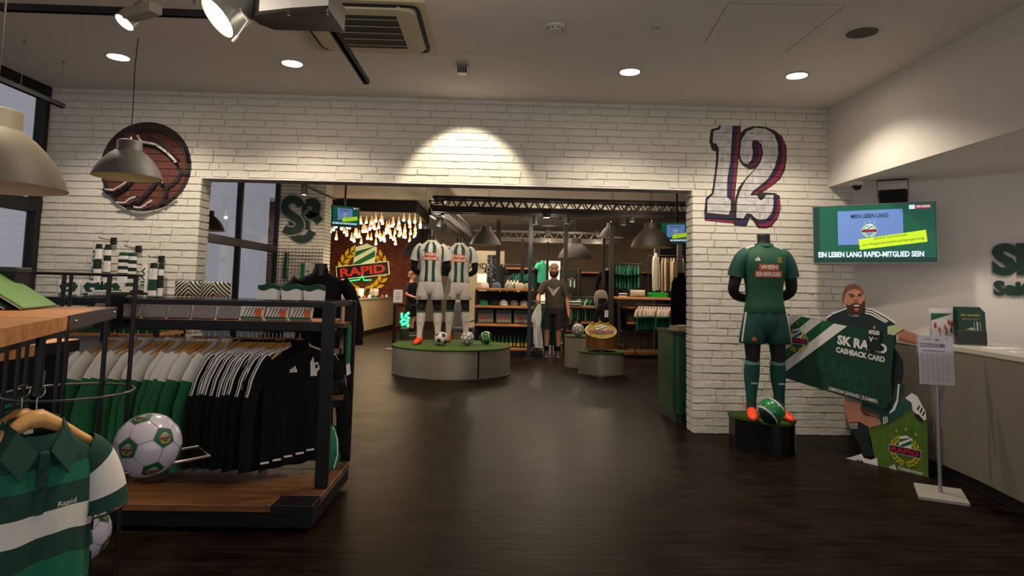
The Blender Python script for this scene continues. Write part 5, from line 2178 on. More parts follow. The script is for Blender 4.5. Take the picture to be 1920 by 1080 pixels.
# packs on the oak shelf under the glass
for k in range(9):
    X = -2.48 + k * .155
    strp = k >= 6
    t = thing('shirt_pack', '%s flat shirt pack from the left on the shelf under the glass' % ORD[k] if not strp else 'striped white gift pack %s from the right under the glass top' % ('third', 'second', 'first')[k - 6], 'pack', (X, 4.16, 1.1405), .0, 'packs under the rack glass')
    b = MB(WHITE if strp else mat('pack_grey', '8f8a88', .7))
    b.M = Matrix.Rotation(-.35, 4, 'X')
    b.box((0, 0, .05), (.14, .03, .095), .004)
    b.build('pack_body', t)
    p = MB(PBLACK if strp else mat('pack_hatch', '6a6460', .7))
    p.M = Matrix.Rotation(-.35, 4, 'X') @ Matrix.Translation((0, -.0155, .05)) @ Matrix.Rotation(PI / 2, 4, 'X')
    for j in range(6):
        x = -.06 + j * .02
        p.flat([(x, -.04), (x + .006, -.04), (x + .026, .03), (x + .020, .03)], .0005)
    if strp:
        p.rect(-.068, -.045, .068, -.030, .001, PGREEN)
        p.rect(.02, -.03, .06, .02, .0008, PORANGE)
    p.build('pack_print', t)
# black shirt draped over the left end of the rack top, white shirt beside it
t = thing('draped_shirt', 'black folded shirt draped over the front edge of the rack top', 'shirt', (-2.31, 4.02, TOPZ), 0)
b = MB(BLKFAB)
rings = []
for (y, z) in ((.22, .012), (.1, .016), (.0, .016), (-.03, .006), (-.04, -.03), (-.042, -.10), (-.038, -.165), (-.036, -.17)):
    rings.append([(x, y - (.012 if z < 0 else 0) * c + .004 * math.sin(x * 90), z + (.012 if z > 0 else 0) * c + .003 * math.sin(x * 70)) for x, c in [(-.055, 0), (-.03, 0), (0, 0), (.03, 0), (.055, 0), (.055, 1), (.03, 1), (0, 1), (-.03, 1), (-.055, 1)]])
b.loft(rings)
b.build('cloth', t, True, 60)
b = MB(BLKFAB)
b.tube([(-.04, .18, .03), (0, .20, .034), (.04, .18, .03)], .008, 8)
b.build('collar', t, True)
t = thing('folded_shirt', 'white folded shirt lying on the rack top behind the black shirt', 'shirt', (-2.48, 4.30, TOPZ), .2)
b = MB(WHITE)
for k in range(2):
    b.box((0, 0, .010 + k * .016), (.26 - .01 * k, .20, .015), .006)
b.build('cloth', t)
b = MB(DKGREEN)
b.tube([(-.04, -.08, .036), (0, -.06, .036), (.04, -.08, .036)], .006, 8)
b.build('collar', t, True)
# hanging scarf, bag and backpack on the right end of the rack
t = thing('hanging_scarf', 'green scarf with white fringe hanging at the right end of the rack', 'scarf', (-1.022, 4.52, 1.085), 0)
b = MB(GREEN)
b.box((.012, 0, -.12), (.02, .09, .26), .006)
b.build('scarf_cloth', t)
b = MB(WHITE)
for k in range(6):
    b.tube([(.014, -.038 + k * .015, -.25), (.022, -.042 + k * .017, -.325)], .006, 6)
o = b.build('fringe', t, True)
o['kind'] = 'stuff'
t = thing('small_bag', 'black small bag on the middle end shelf of the rack', 'bag', (-1.065, 4.53, .735), 0)
b = MB(BLKFAB)
b.loft([ell(.05, .09, 0), ell(.055, .095, .05), ell(.05, .085, .12), ell(.03, .05, .16)])
b.build('bag_body', t, True, 60)
b = MB(BLACK)
b.tube([(0, -.03, .155), (0, -.02, .20), (0, .02, .20), (0, .03, .155)], .005, 6)
b.build('bag_handle', t, True)
t = thing('sports_bag', 'teal green sports bag with white piping on the platform corner', 'bag', (-1.10, 4.46, .15), 0)
b = MB(MIDGREEN)
b.loft([ell(.055, .11, 0), ell(.075, .125, .05), ell(.075, .12, .16), ell(.05, .09, .25), ell(.02, .05, .28)])
b.build('bag_body', t, True, 60)
b = MB(WHITE)
b.tube([(.062, -.09, .02), (.078, -.07, .10), (.066, -.05, .2), (.03, -.03, .275)], .005, 6)
b.build('piping', t, True)

# black jacket bust standing behind the rack
t = garment('jacket_bust', 'black jacket on a headless bust standing behind the rack post', 'bust', BLKFAB, BLKFAB, .3, .60, None, 'long', None, None, 21, BLKFAB, .17)
t.location, t.rotation_euler = (-1.42, 5.25, 1.47), (0, 0, .3)
b = MB(BLACK)
b.tube([(0, 0, -.55), (0, 0, -1.45)], .016, 10)
b.lathe([(.16, -1.47), (.16, -1.455), (.02, -1.445)], 24)
b.build('stand', t, True)
b = MB(mat('mannequin_neck', '151312', .5))
b.lathe([(.055, -.02), (.05, .05), (.052, .075), (.001, .08)], 20, caps=False)
b.build('neck', t, True)

# ---------------------------------------------------------------- polo shirts in the foreground
PDK = mat('polo_dark_green', '0a3a2e', .85, bump=.25, bscale=260)
PMD = mat('polo_mid_green', '0c6448', .85, bump=.25, bscale=260)
PWH = mat('polo_white', 'cfcac4', .85, bump=.25, bscale=260)


def polo(label, loc, rz, group=None):
    t = thing('polo_shirt', label, 'shirt', loc, rz, group)
    edges = [0, -.03, -.06, -.088, -.089, -.112, -.140, -.141, -.17, -.205, -.206, -.235, -.270, -.271, -.30, -.335, -.336, -.37, -.41, -.411, -.44, -.475, -.476, -.51, -.545, -.546, -.60, -.68]
    cols = lambda z: PDK if z > -.0885 else PMD if z > -.1405 else PDK if z > -.2055 else PWH if z > -.2705 else PDK if z > -.3355 else PMD if z > -.4105 else PDK if z > -.4755 else PWH if z > -.5455 else PDK
    prof = [(0, .075, .06), (-.03, .13, .062), (-.06, .185, .064), (-.10, .212, .068), (-.17, .205, .075), (-.3, .20, .08), (-.5, .205, .085), (-.68, .21, .085)]

    def pr(z):
        for (z0, w0, d0), (z1, w1, d1) in zip(prof[:-1], prof[1:]):
            if z >= z1:
                f = (z0 - z) / (z0 - z1)
                return w0 + (w1 - w0) * f, d0 + (d1 - d0) * f
        return prof[-1][1:]
    n = 64
    rings = []
    for z in edges:
        w, d = pr(z)
        a = min(1, max(0, (-z - .1) / .25))
        rings.append([(x, y * (1 + .16 * a * math.sin(5 * j * 2 * PI / n + 1 + z * 2) + .07 * a * math.sin(13 * j * 2 * PI / n)), zz + .012 * math.sin(4 * j * 2 * PI / n) * a) for j, (x, y, zz) in enumerate(ell(w, d, z, 0, n, 2.1))])
    m = MB()
    m.loft(rings, None, False, True, lambda i, j: cols((edges[i] + edges[i + 1]) / 2))
    m.build('body', t, True, 60)
    for s in (-1, 1):
        path = smooth_path([(s * .150, .0, -.070), (s * .198, 0, -.115), (s * .228, -.01, -.185), (s * .240, -.015, -.245)], 4)
        rad = [.058, .062, .066, .069, .071, .073, .074, .075, .075, .076, .077, .077, .078]
        q = MB()
        q.tube(path, rad, 28, None, False, .75, lambda i, j: PDK if i < 4 or i > 8 else PWH)
        so = q.build('sleeve', t, True, 60)
        k = MB(PDK)
        k.tube([path[-2], path[-1]], [.079, .080], 28, None, False, .75)
        k.build('sleeve_hem', so, True)
        w = MB(PWH)
        w.tube([(s * .085, -.005, .004), (s * .13, -.006, -.022), (s * .175, -.006, -.047), (s * .205, -.004, -.073)], .008, 8, None, True)
        w.build('shoulder_piping', t, True)
    c = MB(PDK)
    for s in (-1, 1):
        # folded collar leaf
        A = [(s * .078, .045, .035), (s * .085, .0, .035), (s * .070, -.045, .018), (s * .018, -.080, -.040)]
        B = [(s * .095, .05, -.012), (s * .118, .0, -.020), (s * .118, -.060, -.046), (s * .072, -.098, -.105)]
        V = A + B + [(x * .97, y + .006, z - .004) for x, y, z in A] + [(x * .97, y + .006, z - .004) for x, y, z in B]
        F = []
        for i in range(3):
            F += [(i, i + 1, 4 + i + 1, 4 + i), (8 + i, 12 + i, 12 + i + 1, 8 + i + 1), (i, 8 + i, 8 + i + 1, i + 1), (4 + i, 4 + i + 1, 12 + i + 1, 12 + i)]
        F += [(3, 11, 15, 7), (0, 4, 12, 8)]
        c.add(V, F)
    # stand at the back of the neck
    c.loft([[(.078 * math.cos(a), .055 * math.sin(a) + .005, z) for a in [PI * i / 12 for i in range(13)]] + [(.07 * math.cos(a), .048 * math.sin(a) + .005, z) for a in [PI * (12 - i) / 12 for i in range(13)]] for z in (-.01, .04)])
    c.build('collar', t, True, 40)
    p = MB(PDK)
    p.box((0, -.072, -.125), (.032, .012, .17), .004, rot=(.06, 0, 0))
    po = p.build('button_placket', t)
    b = MB(BLACKM)
    for z in (-.09, -.14):
        b.cyl((0, -.079, z), (0, -.083, z), .006, 10)
    b.build('button', po, True)
    tx = MB(PWH)
    tx.M = Matrix.Translation((.075, -.090, -.188)) @ Matrix.Rotation(.12, 4, 'Z') @ Matrix.Rotation(PI / 2, 4, 'X')
    tx.text('Rapid', 0, 0, .018, 0, PWH, w=.060, bold=.01)
    tx.build('chest_lettering', t)
    lb = MB(PAPER)
    lb.box((0, .045, .0), (.03, .004, .02), .001)
    lb.build('neck_label', t)
    return t


pz = math.radians(56)
polo('green and white striped polo shirt hanging nearest the camera', (-1.262, 1.84, .955), pz).scale = (.80, .90, 1)
polo('second striped polo shirt hanging right behind the nearest one', (-1.345, 1.90, .945), pz + .05).scale = (.80, .90, 1)
for k, (x, y, z) in enumerate(((-1.262, 1.84, 1.085), (-1.345, 1.90, 1.075))):
    h = dup(hp_, (x, y, z), pz + .05 * k, ('beech hanger inside the nearest striped polo shirt', 'beech hanger inside the second striped polo shirt')[k], 'hangers of the polo shirts')
# display table with oak top; its rail carries the polo shirts
tb = thing('display_table', 'black steel display table with thick oak top at the left edge', 'table', (0, 0, 0))
q = [(-.93, 1.20), (-1.39, 2.40), (-2.6, 2.10), (-2.3, .9)]
e0, e1 = Vector((-.93, 1.2)), Vector((-1.39, 2.40))
nq = 5
l0, l1 = Vector((-2.3, .9)), Vector((-2.6, 2.10))
for k in range(nq):
    a, b_, c, d = e0.lerp(e1, k / nq), e0.lerp(e1, (k + 1) / nq - .003), l0.lerp(l1, (k + 1) / nq - .003), l0.lerp(l1, k / nq)
    m = MB(OAK)
    m.prism([tuple(a), tuple(b_), tuple(c), tuple(d)], 1.243, 1.280)
    m.build('plank', tb)
dirE = (e1 - e0).normalized()
nE = Vector((dirE.y, -dirE.x))
c0, c1 = e0.lerp(e1, .47), e1 + dirE * .004
m = MB(mat('steel_corner_plate', '2b2326', .5))
m.prism([tuple(c0 + nE * .004), tuple(c1 + nE * .004), tuple(c1 - nE * .02), tuple(c0 - nE * .001)], 1.241, 1.281)
m.build('corner_plate', tb)
m = MB(CHROME)
for f in (.52, .96):
    p_ = e0.lerp(e1, f)
    m.cyl((p_.x + nE.x * .003, p_.y + nE.y * .003, 1.264), (p_.x + nE.x * .008, p_.y + nE.y * .008, 1.262), .004, 8)
m.build('screw', tb, True)
m = MB(BLACK)
a, b_ = e0 - nE * .05, e0.lerp(e1, .93) - nE * .05
m.prism([tuple(a), tuple(b_), tuple(b_ - nE * .05), tuple(a - nE * .05)], 1.214, 1.243)
m.build('under_beam', tb)
for k, (x, y) in enumerate(((-1.03, 1.30), (-1.80, 1.95), (-2.3, 1.1), (-2.5, 2.0))):
    m = MB(BLACK)
    m.box2((x - .045, y - .03, 0), (x + .02, y + .03, 1.243), .003)
    m.build('leg', tb)
m = MB(BLACK)
m.tube([(-1.10, 1.60, 1.105), (-1.50, 2.20, 1.065)], .011, 10)
m.tube([(-1.10, 1.60, 1.105), (-1.10, 1.60, 1.235)], .011, 10)
m.build('polo_rail', tb, True)
# green folders leaning in a row on the table
for k in range(5):
    t = thing('green_folder', 'green folder %s in the leaning row on the oak table' % ('nearest', 'second', 'third', 'fourth', 'rearmost')[k], 'folder', (-1.49 - .042 * k, 2.15 - .012 * k, 1.281), .30, 'leaning green folders')
    m = MB(mat('folder_green', '5f8846', .6) if k == 0 else DKGREEN)
    m.M = Matrix.Rotation(math.radians(34), 4, 'Y')
    m.box((-.125, 0, .006), (.25, .29, .007), .002)
    m.build('cover', t)
    m = MB(PAPER)
    m.M = Matrix.Rotation(math.radians(34), 4, 'Y')
    m.box((-.125, 0, .0005), (.24, .28, .004), 0)
    m.build('pages', t)
for k in range(2):
    t = thing('black_box', ('left', 'right')[k] + ' black storage box behind the green folders', 'box', (-1.86 + k * .16, 2.20 + .04 * k, 1.281), .2)
    m = MB(BLACKM)
    m.box((0, 0, .06), (.15, .10, .12), .004)
    m.build('body', t)
    m = MB(DGREY)
    m.box((0, 0, .125), (.156, .106, .02), .004)
    m.build('lid', t)

# lower oak display unit behind the ball stand
un = thing('shelf_unit', 'black shelf unit with light oak top behind the wire ball stand', 'shelf unit', (0, 0, 0))
m = MB(OAK)
m.box2((-3.0, 2.75, 1.03), (-2.05, 3.00, 1.085), .003)
m.build('top_plank', un)
m = MB(OAK)
m.box2((-3.0, 3.005, 1.03), (-2.05, 3.25, 1.085), .003)
m.build('top_plank', un)
m = MB(BLACK)
m.box2((-2.20, 2.96, 1.028), (-2.046, 3.254, 1.083), .002)
m.build('corner_plate', un)
for z in (.62, .20):
    for k in range(2):
        m = MB(OAK)
        m.box2((-3.0, 2.79 + k * .22, z), (-2.08, 2.79 + k * .22 + .215, z + .045), .003)
        m.build('shelf_plank', un)
for x in (-2.98, -2.10):
    for y in (2.80, 3.21):
        m = MB(BLACK)
        m.box2((x - .02, y - .02, 0), (x + .02, y + .02, 1.03), .002)
        m.build('leg', un)
m = MB(BLACKM)
m.box2((-2.96, 3.19, .2), (-2.12, 3.21, 1.03), 0)
m.build('back_panel', un)


def folded_stack(loc, rz, n, w, d, cols, label, group=None):
    t = thing('folded_stack', label, 'folded clothes', loc, rz, group)
    r = random.Random(int(loc[0] * 100) + n)
    for k in range(n):
        m = MB(cols[k % len(cols)])
        z = .012 + k * .026
        rings = []
        ww, dd = w * (1 + r.uniform(-.05, .05)), d * (1 + r.uniform(-.05, .05))
        for zz, s in ((-.0115, .95), (-.006, 1), (.006, 1.0), (.0115, .96)):
            rings.append([(x + r.uniform(-.002, .002), y, z + zz) for x, y, _ in ell(ww / 2 * s, dd / 2 * s, 0, 0, 28, 6)])
        m.loft(rings)
        m.build('garment', t, True, 60)
    return t


folded_stack((-2.32, 3.0, .666), .1, 7, .34, .28, [DKGREEN, MIDGREEN], 'stack of folded green shirts on the middle shelf of the oak unit')
folded_stack((-2.72, 3.0, .666), -.05, 5, .34, .28, [DKGREEN, TEAL], 'lower stack of folded green shirts deeper in the oak unit')
folded_stack((-2.35, 3.0, .246), .05, 5, .34, .28, [WHITE, DKGREEN], 'stack of white and green shirts on the bottom shelf of the oak unit')
t = thing('black_tray', 'small dark tray of leaflets on the light oak unit top', 'tray', (-2.62, 2.9, 1.0855), .1)
m = MB(BLACKM)
m.box((0, 0, .012), (.30, .2, .024), .004)
m.build('tray', t)
m = MB(PGREY)
for k in range(6):
    m.box((-.11 + k * .045, 0, .035), (.03, .16, .03), .003)
m.build('leaflets', t)

# wire ball stand
bs = thing('ball_stand', 'round black wire stand of vertical rods with a tray for footballs', 'ball stand', (-1.69, 2.65, 0))
WIRE = mat('dark_wire', '2c292b', .4, .5)
for k in range(9):
    a = 2 * PI * (k + .25) / 9
    m = MB(WIRE)
    m.tube([(.212 * math.cos(a), .212 * math.sin(a), 0), (.212 * math.cos(a), .212 * math.sin(a), 1.405)], .0075, 8)
    m.build('rod', bs, True)
for z, mm in ((1.40, WIRE), (.93, mat('wire_grey', '6a625c', .35, .6)), (.48, WIRE), (.06, WIRE)):
    m = MB(mm)
    m.tube([(.222 * math.cos(2 * PI * k / 48), .222 * math.sin(2 * PI * k / 48), z) for k in range(49)], .005, 8)
    m.build('ring', bs, True)
m = MB(WIRE)
m.lathe([(.21, 0), (.21, .012), (.001, .013)], 32)
m.build('base', bs, True)
tq = [(-1.414, 2.514), (-1.292, 2.356), (-1.103, 2.6), (-1.211, 2.741)]
m = MB(mat('tray_wire', '8f7f6c', .3, .8))
P3 = [(x + 1.69, y - 2.65, .70) for x, y in tq]
m.tube([(.21, -.02, .70), P3[0], P3[1], P3[2], P3[3], P3[0]], .006, 8)
m.tube([(.12, -.19, .70), P3[1]], .006, 8)
m.build('ball_tray', bs, True)
football((-1.268, 2.452, .775), .114, 'shiny white football with green crest patches on the wire tray', (.6, -.35, 1.15))
football((-1.585, 2.60, .40), .11, 'white football with green patches in the wire stand below the tray', (1.1, .2, -.4))
football((-1.70, 2.72, .605), .11, 'white football at the top of the wire stand behind the polo shoulder', (.3, .8, .1))
football((-1.62, 2.56, .175), .11, 'lowest white football at the bottom of the wire stand', (.2, .5, 1.9))

# ---------------------------------------------------------------- shelf and scarves on the brick wall
sh = thing('wall_shelf', 'black steel shelf along the white brick wall under the scarves', 'shelf', (0, 0, 0))
m = MB(BLACK)
m.box2((-4.35, 5.75, 1.15), (-2.95, 6.31, 1.185), .003)
m.build('top_board', sh)
m = MB(OAK)
m.box2((-4.33, 5.80, .88), (-2.97, 6.31, .91), .003)
m.build('lower_board', sh)
for x in (-4.32, -2.99):
    for y in (5.80, 6.28):
        m = MB(BLACK)
        m.box2((x - .02, y - .02, 0), (x + .02, y + .02, 1.15), .002)
        m.build('leg', sh)
m = MB(GREEN)
rr = random.Random(5)
for k in range(3):
    folded_stack((-4.05 + k * .42, 6.0, .911), rr.uniform(-.1, .1), 7, .36, .30, [GREEN, MIDGREEN], 'pile of bright green shirts under the wall shelf, %s of three' % ('left', 'middle', 'right')[k], 'green shirt piles under the wall shelf')
for k, xx in enumerate((150, 193, 226)):
    X = (xx - 929) / 1200 * 5.95
    t = thing('gift_pack', 'white gift pack with printed green shirt on the wall shelf, %s of three' % ('left', 'middle', 'right')[k], 'pack', (X, 5.95, 1.185), .0, 'gift packs on the wall shelf')
    b = MB(WHITEP)
    b.box((0, 0, .09), (.19, .06, .18), .003)
    b.build('box', t)
    p = MB()
    p.M = Matrix.Translation((0, -.0305, .09)) @ Matrix.Rotation(PI / 2, 4, 'X')
    p.flat([(-.06, .0), (-.085, .04), (-.05, .08), (-.02, .07), (.02, .07), (.05, .08), (.085, .04), (.06, .0), (.055, -.01), (-.055, -.01)], .0005, DKGREEN)
    p.rect(-.085, -.085, -.035, -.02, .0005, PGREEN if k == 0 else PBLACK)
    p.text('RA' if k else 'R', -.055, -.05, .03, .001, PWHITE)
    p.text('RAPID', .03, -.05, .028, .001, PGREEN)
    p.rect(-.02, .01, .02, .03, .001, PWHITE)
    p.build('pack_print', t)


def scarf_hook(px_, unused, label):
    t = thing('wall_hook', label, 'hook', px_, 0, 'scarf hooks on the brick wall')
    m = MB(BLACKM)
    m.box((0, -.008, 0), (.058, .016, .068), .003)
    m.build('back_plate', t)
    m = MB(BLACK)
    m.tube([(0, -.01, .006), (-.02, -.20, .014), (-.021, -.205, .03)], .004, 8)
    m.build('prong', t, True)
    return t


SCARFDK = mat('scarf_dark', '16261f', .95, bump=.4, bscale=90)


def scarf(loc, rz, w, L, bands, label, letters=None):
    t = thing('scarf', label, 'scarf', loc, rz, 'scarves hanging on the brick wall')
    n = len(bands)
    m = MB()
    rings = []
    for i in range(n + 1):
        z = -L * i / n
        f = min(1, .72 + i * .3)
        for dz in ((-.0004, .0004) if 0 < i < n else (0,)):
            rings.append(([(x * (1 + .05 * math.sin(z * 20)), y, z - dz) for x, y, _ in ell(w / 2 * f, .016, 0, 0, 16, 2.6)], i))
    R = [r for r, i in rings]
    I = [i for r, i in rings]
    m.loft(R, None, True, True, lambda a, j: bands[min(n - 1, I[a])])
    m.build('cloth', t, True, 60)
    fr_ = MB(WHITE)
    for k in range(7):
        x = (-.5 + (k + .5) / 7) * w
        fr_.tube([(x, 0, -L), (x * 1.06, -.002, -L - .035)], .0035, 5)
    o = fr_.build('fringe', t)
    o['kind'] = 'stuff'
    if letters:
        p = MB(PGREEN)
        p.M = Matrix.Translation((0, -.018, -L * .52)) @ Matrix.Rotation(PI / 2, 4, 'X') @ Matrix.Rotation(-PI / 2, 4, 'Z')
        p.text(letters, 0, 0, w * .55, 0, PGREEN, w=L * .8)
        p.build('lettering', t)
    return t


hk = [(-3.728, 6.33, 1.756), (-3.484, 6.33, 1.683), (-3.257, 6.33, 1.589)]
for k, p_ in enumerate(hk):
    scarf_hook((p_[0], 6.33, p_[2]), None, ('highest black scarf hook plate on the brick wall', 'middle black scarf hook plate on the brick wall', 'lowest black scarf hook plate on the brick wall')[k])
W_, G_, D_ = WHITE, DKGREEN, SCARFDK
sets = [[(-.105, -.10, .055, .50, [W_, W_, W_, W_, W_, W_, W_, W_], 'white scarf with green lettering on the highest hook', 'RAPID'), (-.055, -.14, .06, .38, [D_, W_, W_, D_, D_, W_, W_, W_], 'green and white block scarf in front on the highest hook', None), (-.005, -.08, .06, .42, [D_, W_, D_, W_, W_, G_, W_, D_], 'dark banded scarf right side on the highest hook', None)],
        [(-.085, -.10, .085, .36, [G_, W_, D_, W_, D_, W_, D_, W_, W_, D_, W_], 'left hooped green and white scarf on the middle hook', None), (-.015, -.08, .085, .36, [G_, W_, D_, W_, D_, W_, D_, W_, G_, W_], 'right hooped green and white scarf on the middle hook', None)],
        [(-.085, -.14, .055, .37, [W_, W_, W_, W_, W_, W_], 'white scarf with green lettering on the lowest hook', 'WIEN'), (-.02, -.10, .07, .37, [D_, W_, W_, G_, G_, W_, W_], 'green and white block scarf on the lowest hook', None), (.03, -.06, .05, .36, [D_, W_, D_, D_, W_, W_], 'dark striped scarf rearmost on the lowest hook', None)]]
for p_, ss_ in zip(hk, sets):
    for dx, dy, w, L, bands, lab, let in ss_:
        scarf((p_[0] + dx, 6.33 + dy, p_[2] - .01 - .03), 0, w * 1.15, L, bands, lab, let)

# ---------------------------------------------------------------- middle of the hall: round displays
rd = thing('round_display', 'large round display drum with green turf top under two white-kit mannequins', 'display drum', (-.68, 10.50, 0), 0)
m = MB(STEEL)
n = 64
for (a0, a1) in ((-PI * .985, -PI * .345), (-PI * .335, PI * .05), (PI * .06, PI * .52), (PI * .53, PI * 1.01)):
    ring = lambda r, z: [(r * math.cos(a0 + (a1 - a0) * j / 24), r * math.sin(a0 + (a1 - a0) * j / 24), z) for j in range(25)]
    q = MB(STEEL)
    q.loft([ring(.945, .025), ring(.945, .43)], None, False, False)
    q.build('side_panel', rd, True, 60)
m = MB(BLACKM)
m.lathe([(.93, 0), (.938, .01), (.935, .43), (.001, .43)], 64, caps=True)
m.build('core', rd, True, 30)
m = MB(mat('drum_base_trim', '8a8378', .3, .8))
m.lathe([(.95, 0), (.952, .022), (.945, .026), (.93, .026)], 64, caps=False)
m.build('base_trim', rd, True, 40)
m = MB(GRASS)
m.lathe([(.95, .425), (.955, .44), (.95, .45), (.001, .452)], 64, caps=False)
m.build('turf_top', rd, True, 30)
JW = mat('jersey_white', 'cfd0d2', .8, bump=.1, bscale=120)
JG = mat('jersey_stripe_green', '0a4636', .75)
SW = mat('shorts_white', 'cfc9c6', .8, bump=.1, bscale=60)
mn1 = mannequin('front headless mannequin in white kit with green stripes on the round drum', (-1.06, 10.50, .452), .0, JW, JW, SW, WHITE, mat('sock_cuff_teal', '1d5a4e', .8), ORANGE, JG, True, None, None, .01)
mn2 = mannequin('rear headless mannequin in white striped kit, shadowed, on the round drum', (-.63, 11.0, .452), .08, mat('jersey_white_shaded', 'bfc1c4', .8), JW, SW, WHITE, mat('sock_cuff_teal', '1d5a4e', .8), ORANGE, JG, True, None, None, .01)  # rear shirt uses a darker white, its shade put into the colour
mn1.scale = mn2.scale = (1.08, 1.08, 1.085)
BK = mat('ball_line_black', '1c1c1e', .4)
football((-.83, 10.25, .452 + .108), .108, 'white football with dark patches at the boots of the front white mannequin', (.4, .2, .3), BK, mat('ball_plain_white', 'd4d2d6', .3, coat=.4), SEAMM, False)
football((-.425, 10.35, .452 + .11), .11, 'white football with black outlined panels in the middle of the drum', (.9, .5, .3), mat('ball_plain_white', 'd4d2d6', .3, coat=.4), mat('ball_plain_white', 'd4d2d6', .3, coat=.4), BK, False)
banded_ball((-.13, 10.65, .452 + .105), .105, 'green banded football at the right edge of the round drum', (0.1, PI / 2 - .25, .1), None, mat('ball_mid_green', '0e7a36', .3, coat=.4), mat('ball_dark_green', '123022', .35, coat=.4))


def podium(loc, R, h, label):
    t = thing('podium', label, 'podium', loc)
    m = MB(STEEL)
    m.lathe([(R * .97, 0), (R * .97, h - .02)], 48, caps=True)
    m.build('body', t, True, 40)
    b = MB(mat('drum_base_trim', '8a8378', .3, .8))
    b.lathe([(R, 0), (R, .02), (R * .97, .022)], 48, caps=False)
    b.build('base_trim', t, True, 40)
    g = MB(GRASS)
    g.lathe([(R * .98, h - .025), (R * 1.01, h - .012), (R, h), (.001, h + .001)], 48, caps=False)
    g.build('turf_top', t, True, 30)
    return t


podium((1.78, 10.70, 0), .385, .375, 'front low round podium carrying the golden crest plaque')
podium((1.63, 11.55, 0), .37, .56, 'taller round podium behind the crest podium carrying a football')
bp2 = (1.479, 11.35, 0.638)
football((bp2[0], bp2[1], .561 + .11), .11, 'white football with black outlines on the taller podium', (.2, .9, .1), mat('ball_plain_white', 'd4d2d6', .3, coat=.4), mat('ball_plain_white', 'd4d2d6', .3, coat=.4), BK, False)
cp = thing('crest_plaque', 'golden brown drum with a sloping club crest face on the front podium', 'plaque', (1.77, 10.66, .376), -.1)
PLW = wood('plaque_wood', '8a5a24', '5a3512', .4, 'Z', 3)
m = MB(PLW)
R = .25
low = [(R * math.cos(2 * PI * j / 40), R * math.sin(2 * PI * j / 40), .05) for j in range(40)]
hi = [(R * math.cos(2 * PI * j / 40), R * math.sin(2 * PI * j / 40), .325 + .44 * R * math.sin(2 * PI * j / 40)) for j in range(40)]
m.loft([low, hi])
m.build('drum_body', cp, True, 40)
m = MB(PLW)
m.box((0, -.1, .025), (.10, .16, .05), .004)
m.build('foot', cp)
m = MB(mat('plaque_gold', 'c9a22a', .35, .5))
m.tube([(x * 1.0, y * 1.0, z + .005) for x, y, z in hi + hi[:1]], .012, 8)
m.build('rim', cp, True)
m = MB()
m.M = Matrix.Translation((0, 0, .333)) @ Matrix.Rotation(math.atan(.44), 4, 'X') @ Matrix.Diagonal((1, 1.15, 1, 1))
m.flat(arc(0, 0, .235, 0, 2 * PI, 40)[:-1], .002, mat('plaque_face', '8f7a1c', .5))
crest(m, 0, -.03, .42, .004, .002, .03, False, dict(y=PYELLOW))
m.build('crest_face', cp)
m = MB(mat('plaque_gold', 'c9a22a', .35, .5))
for k in (-1, 0, 1):
    a = PI / 2 + k * .55
    m.sphere((R * math.cos(a), R * math.sin(a), .345 + .44 * R * math.sin(a)), .024, 10)
m.build('stars', cp, True)

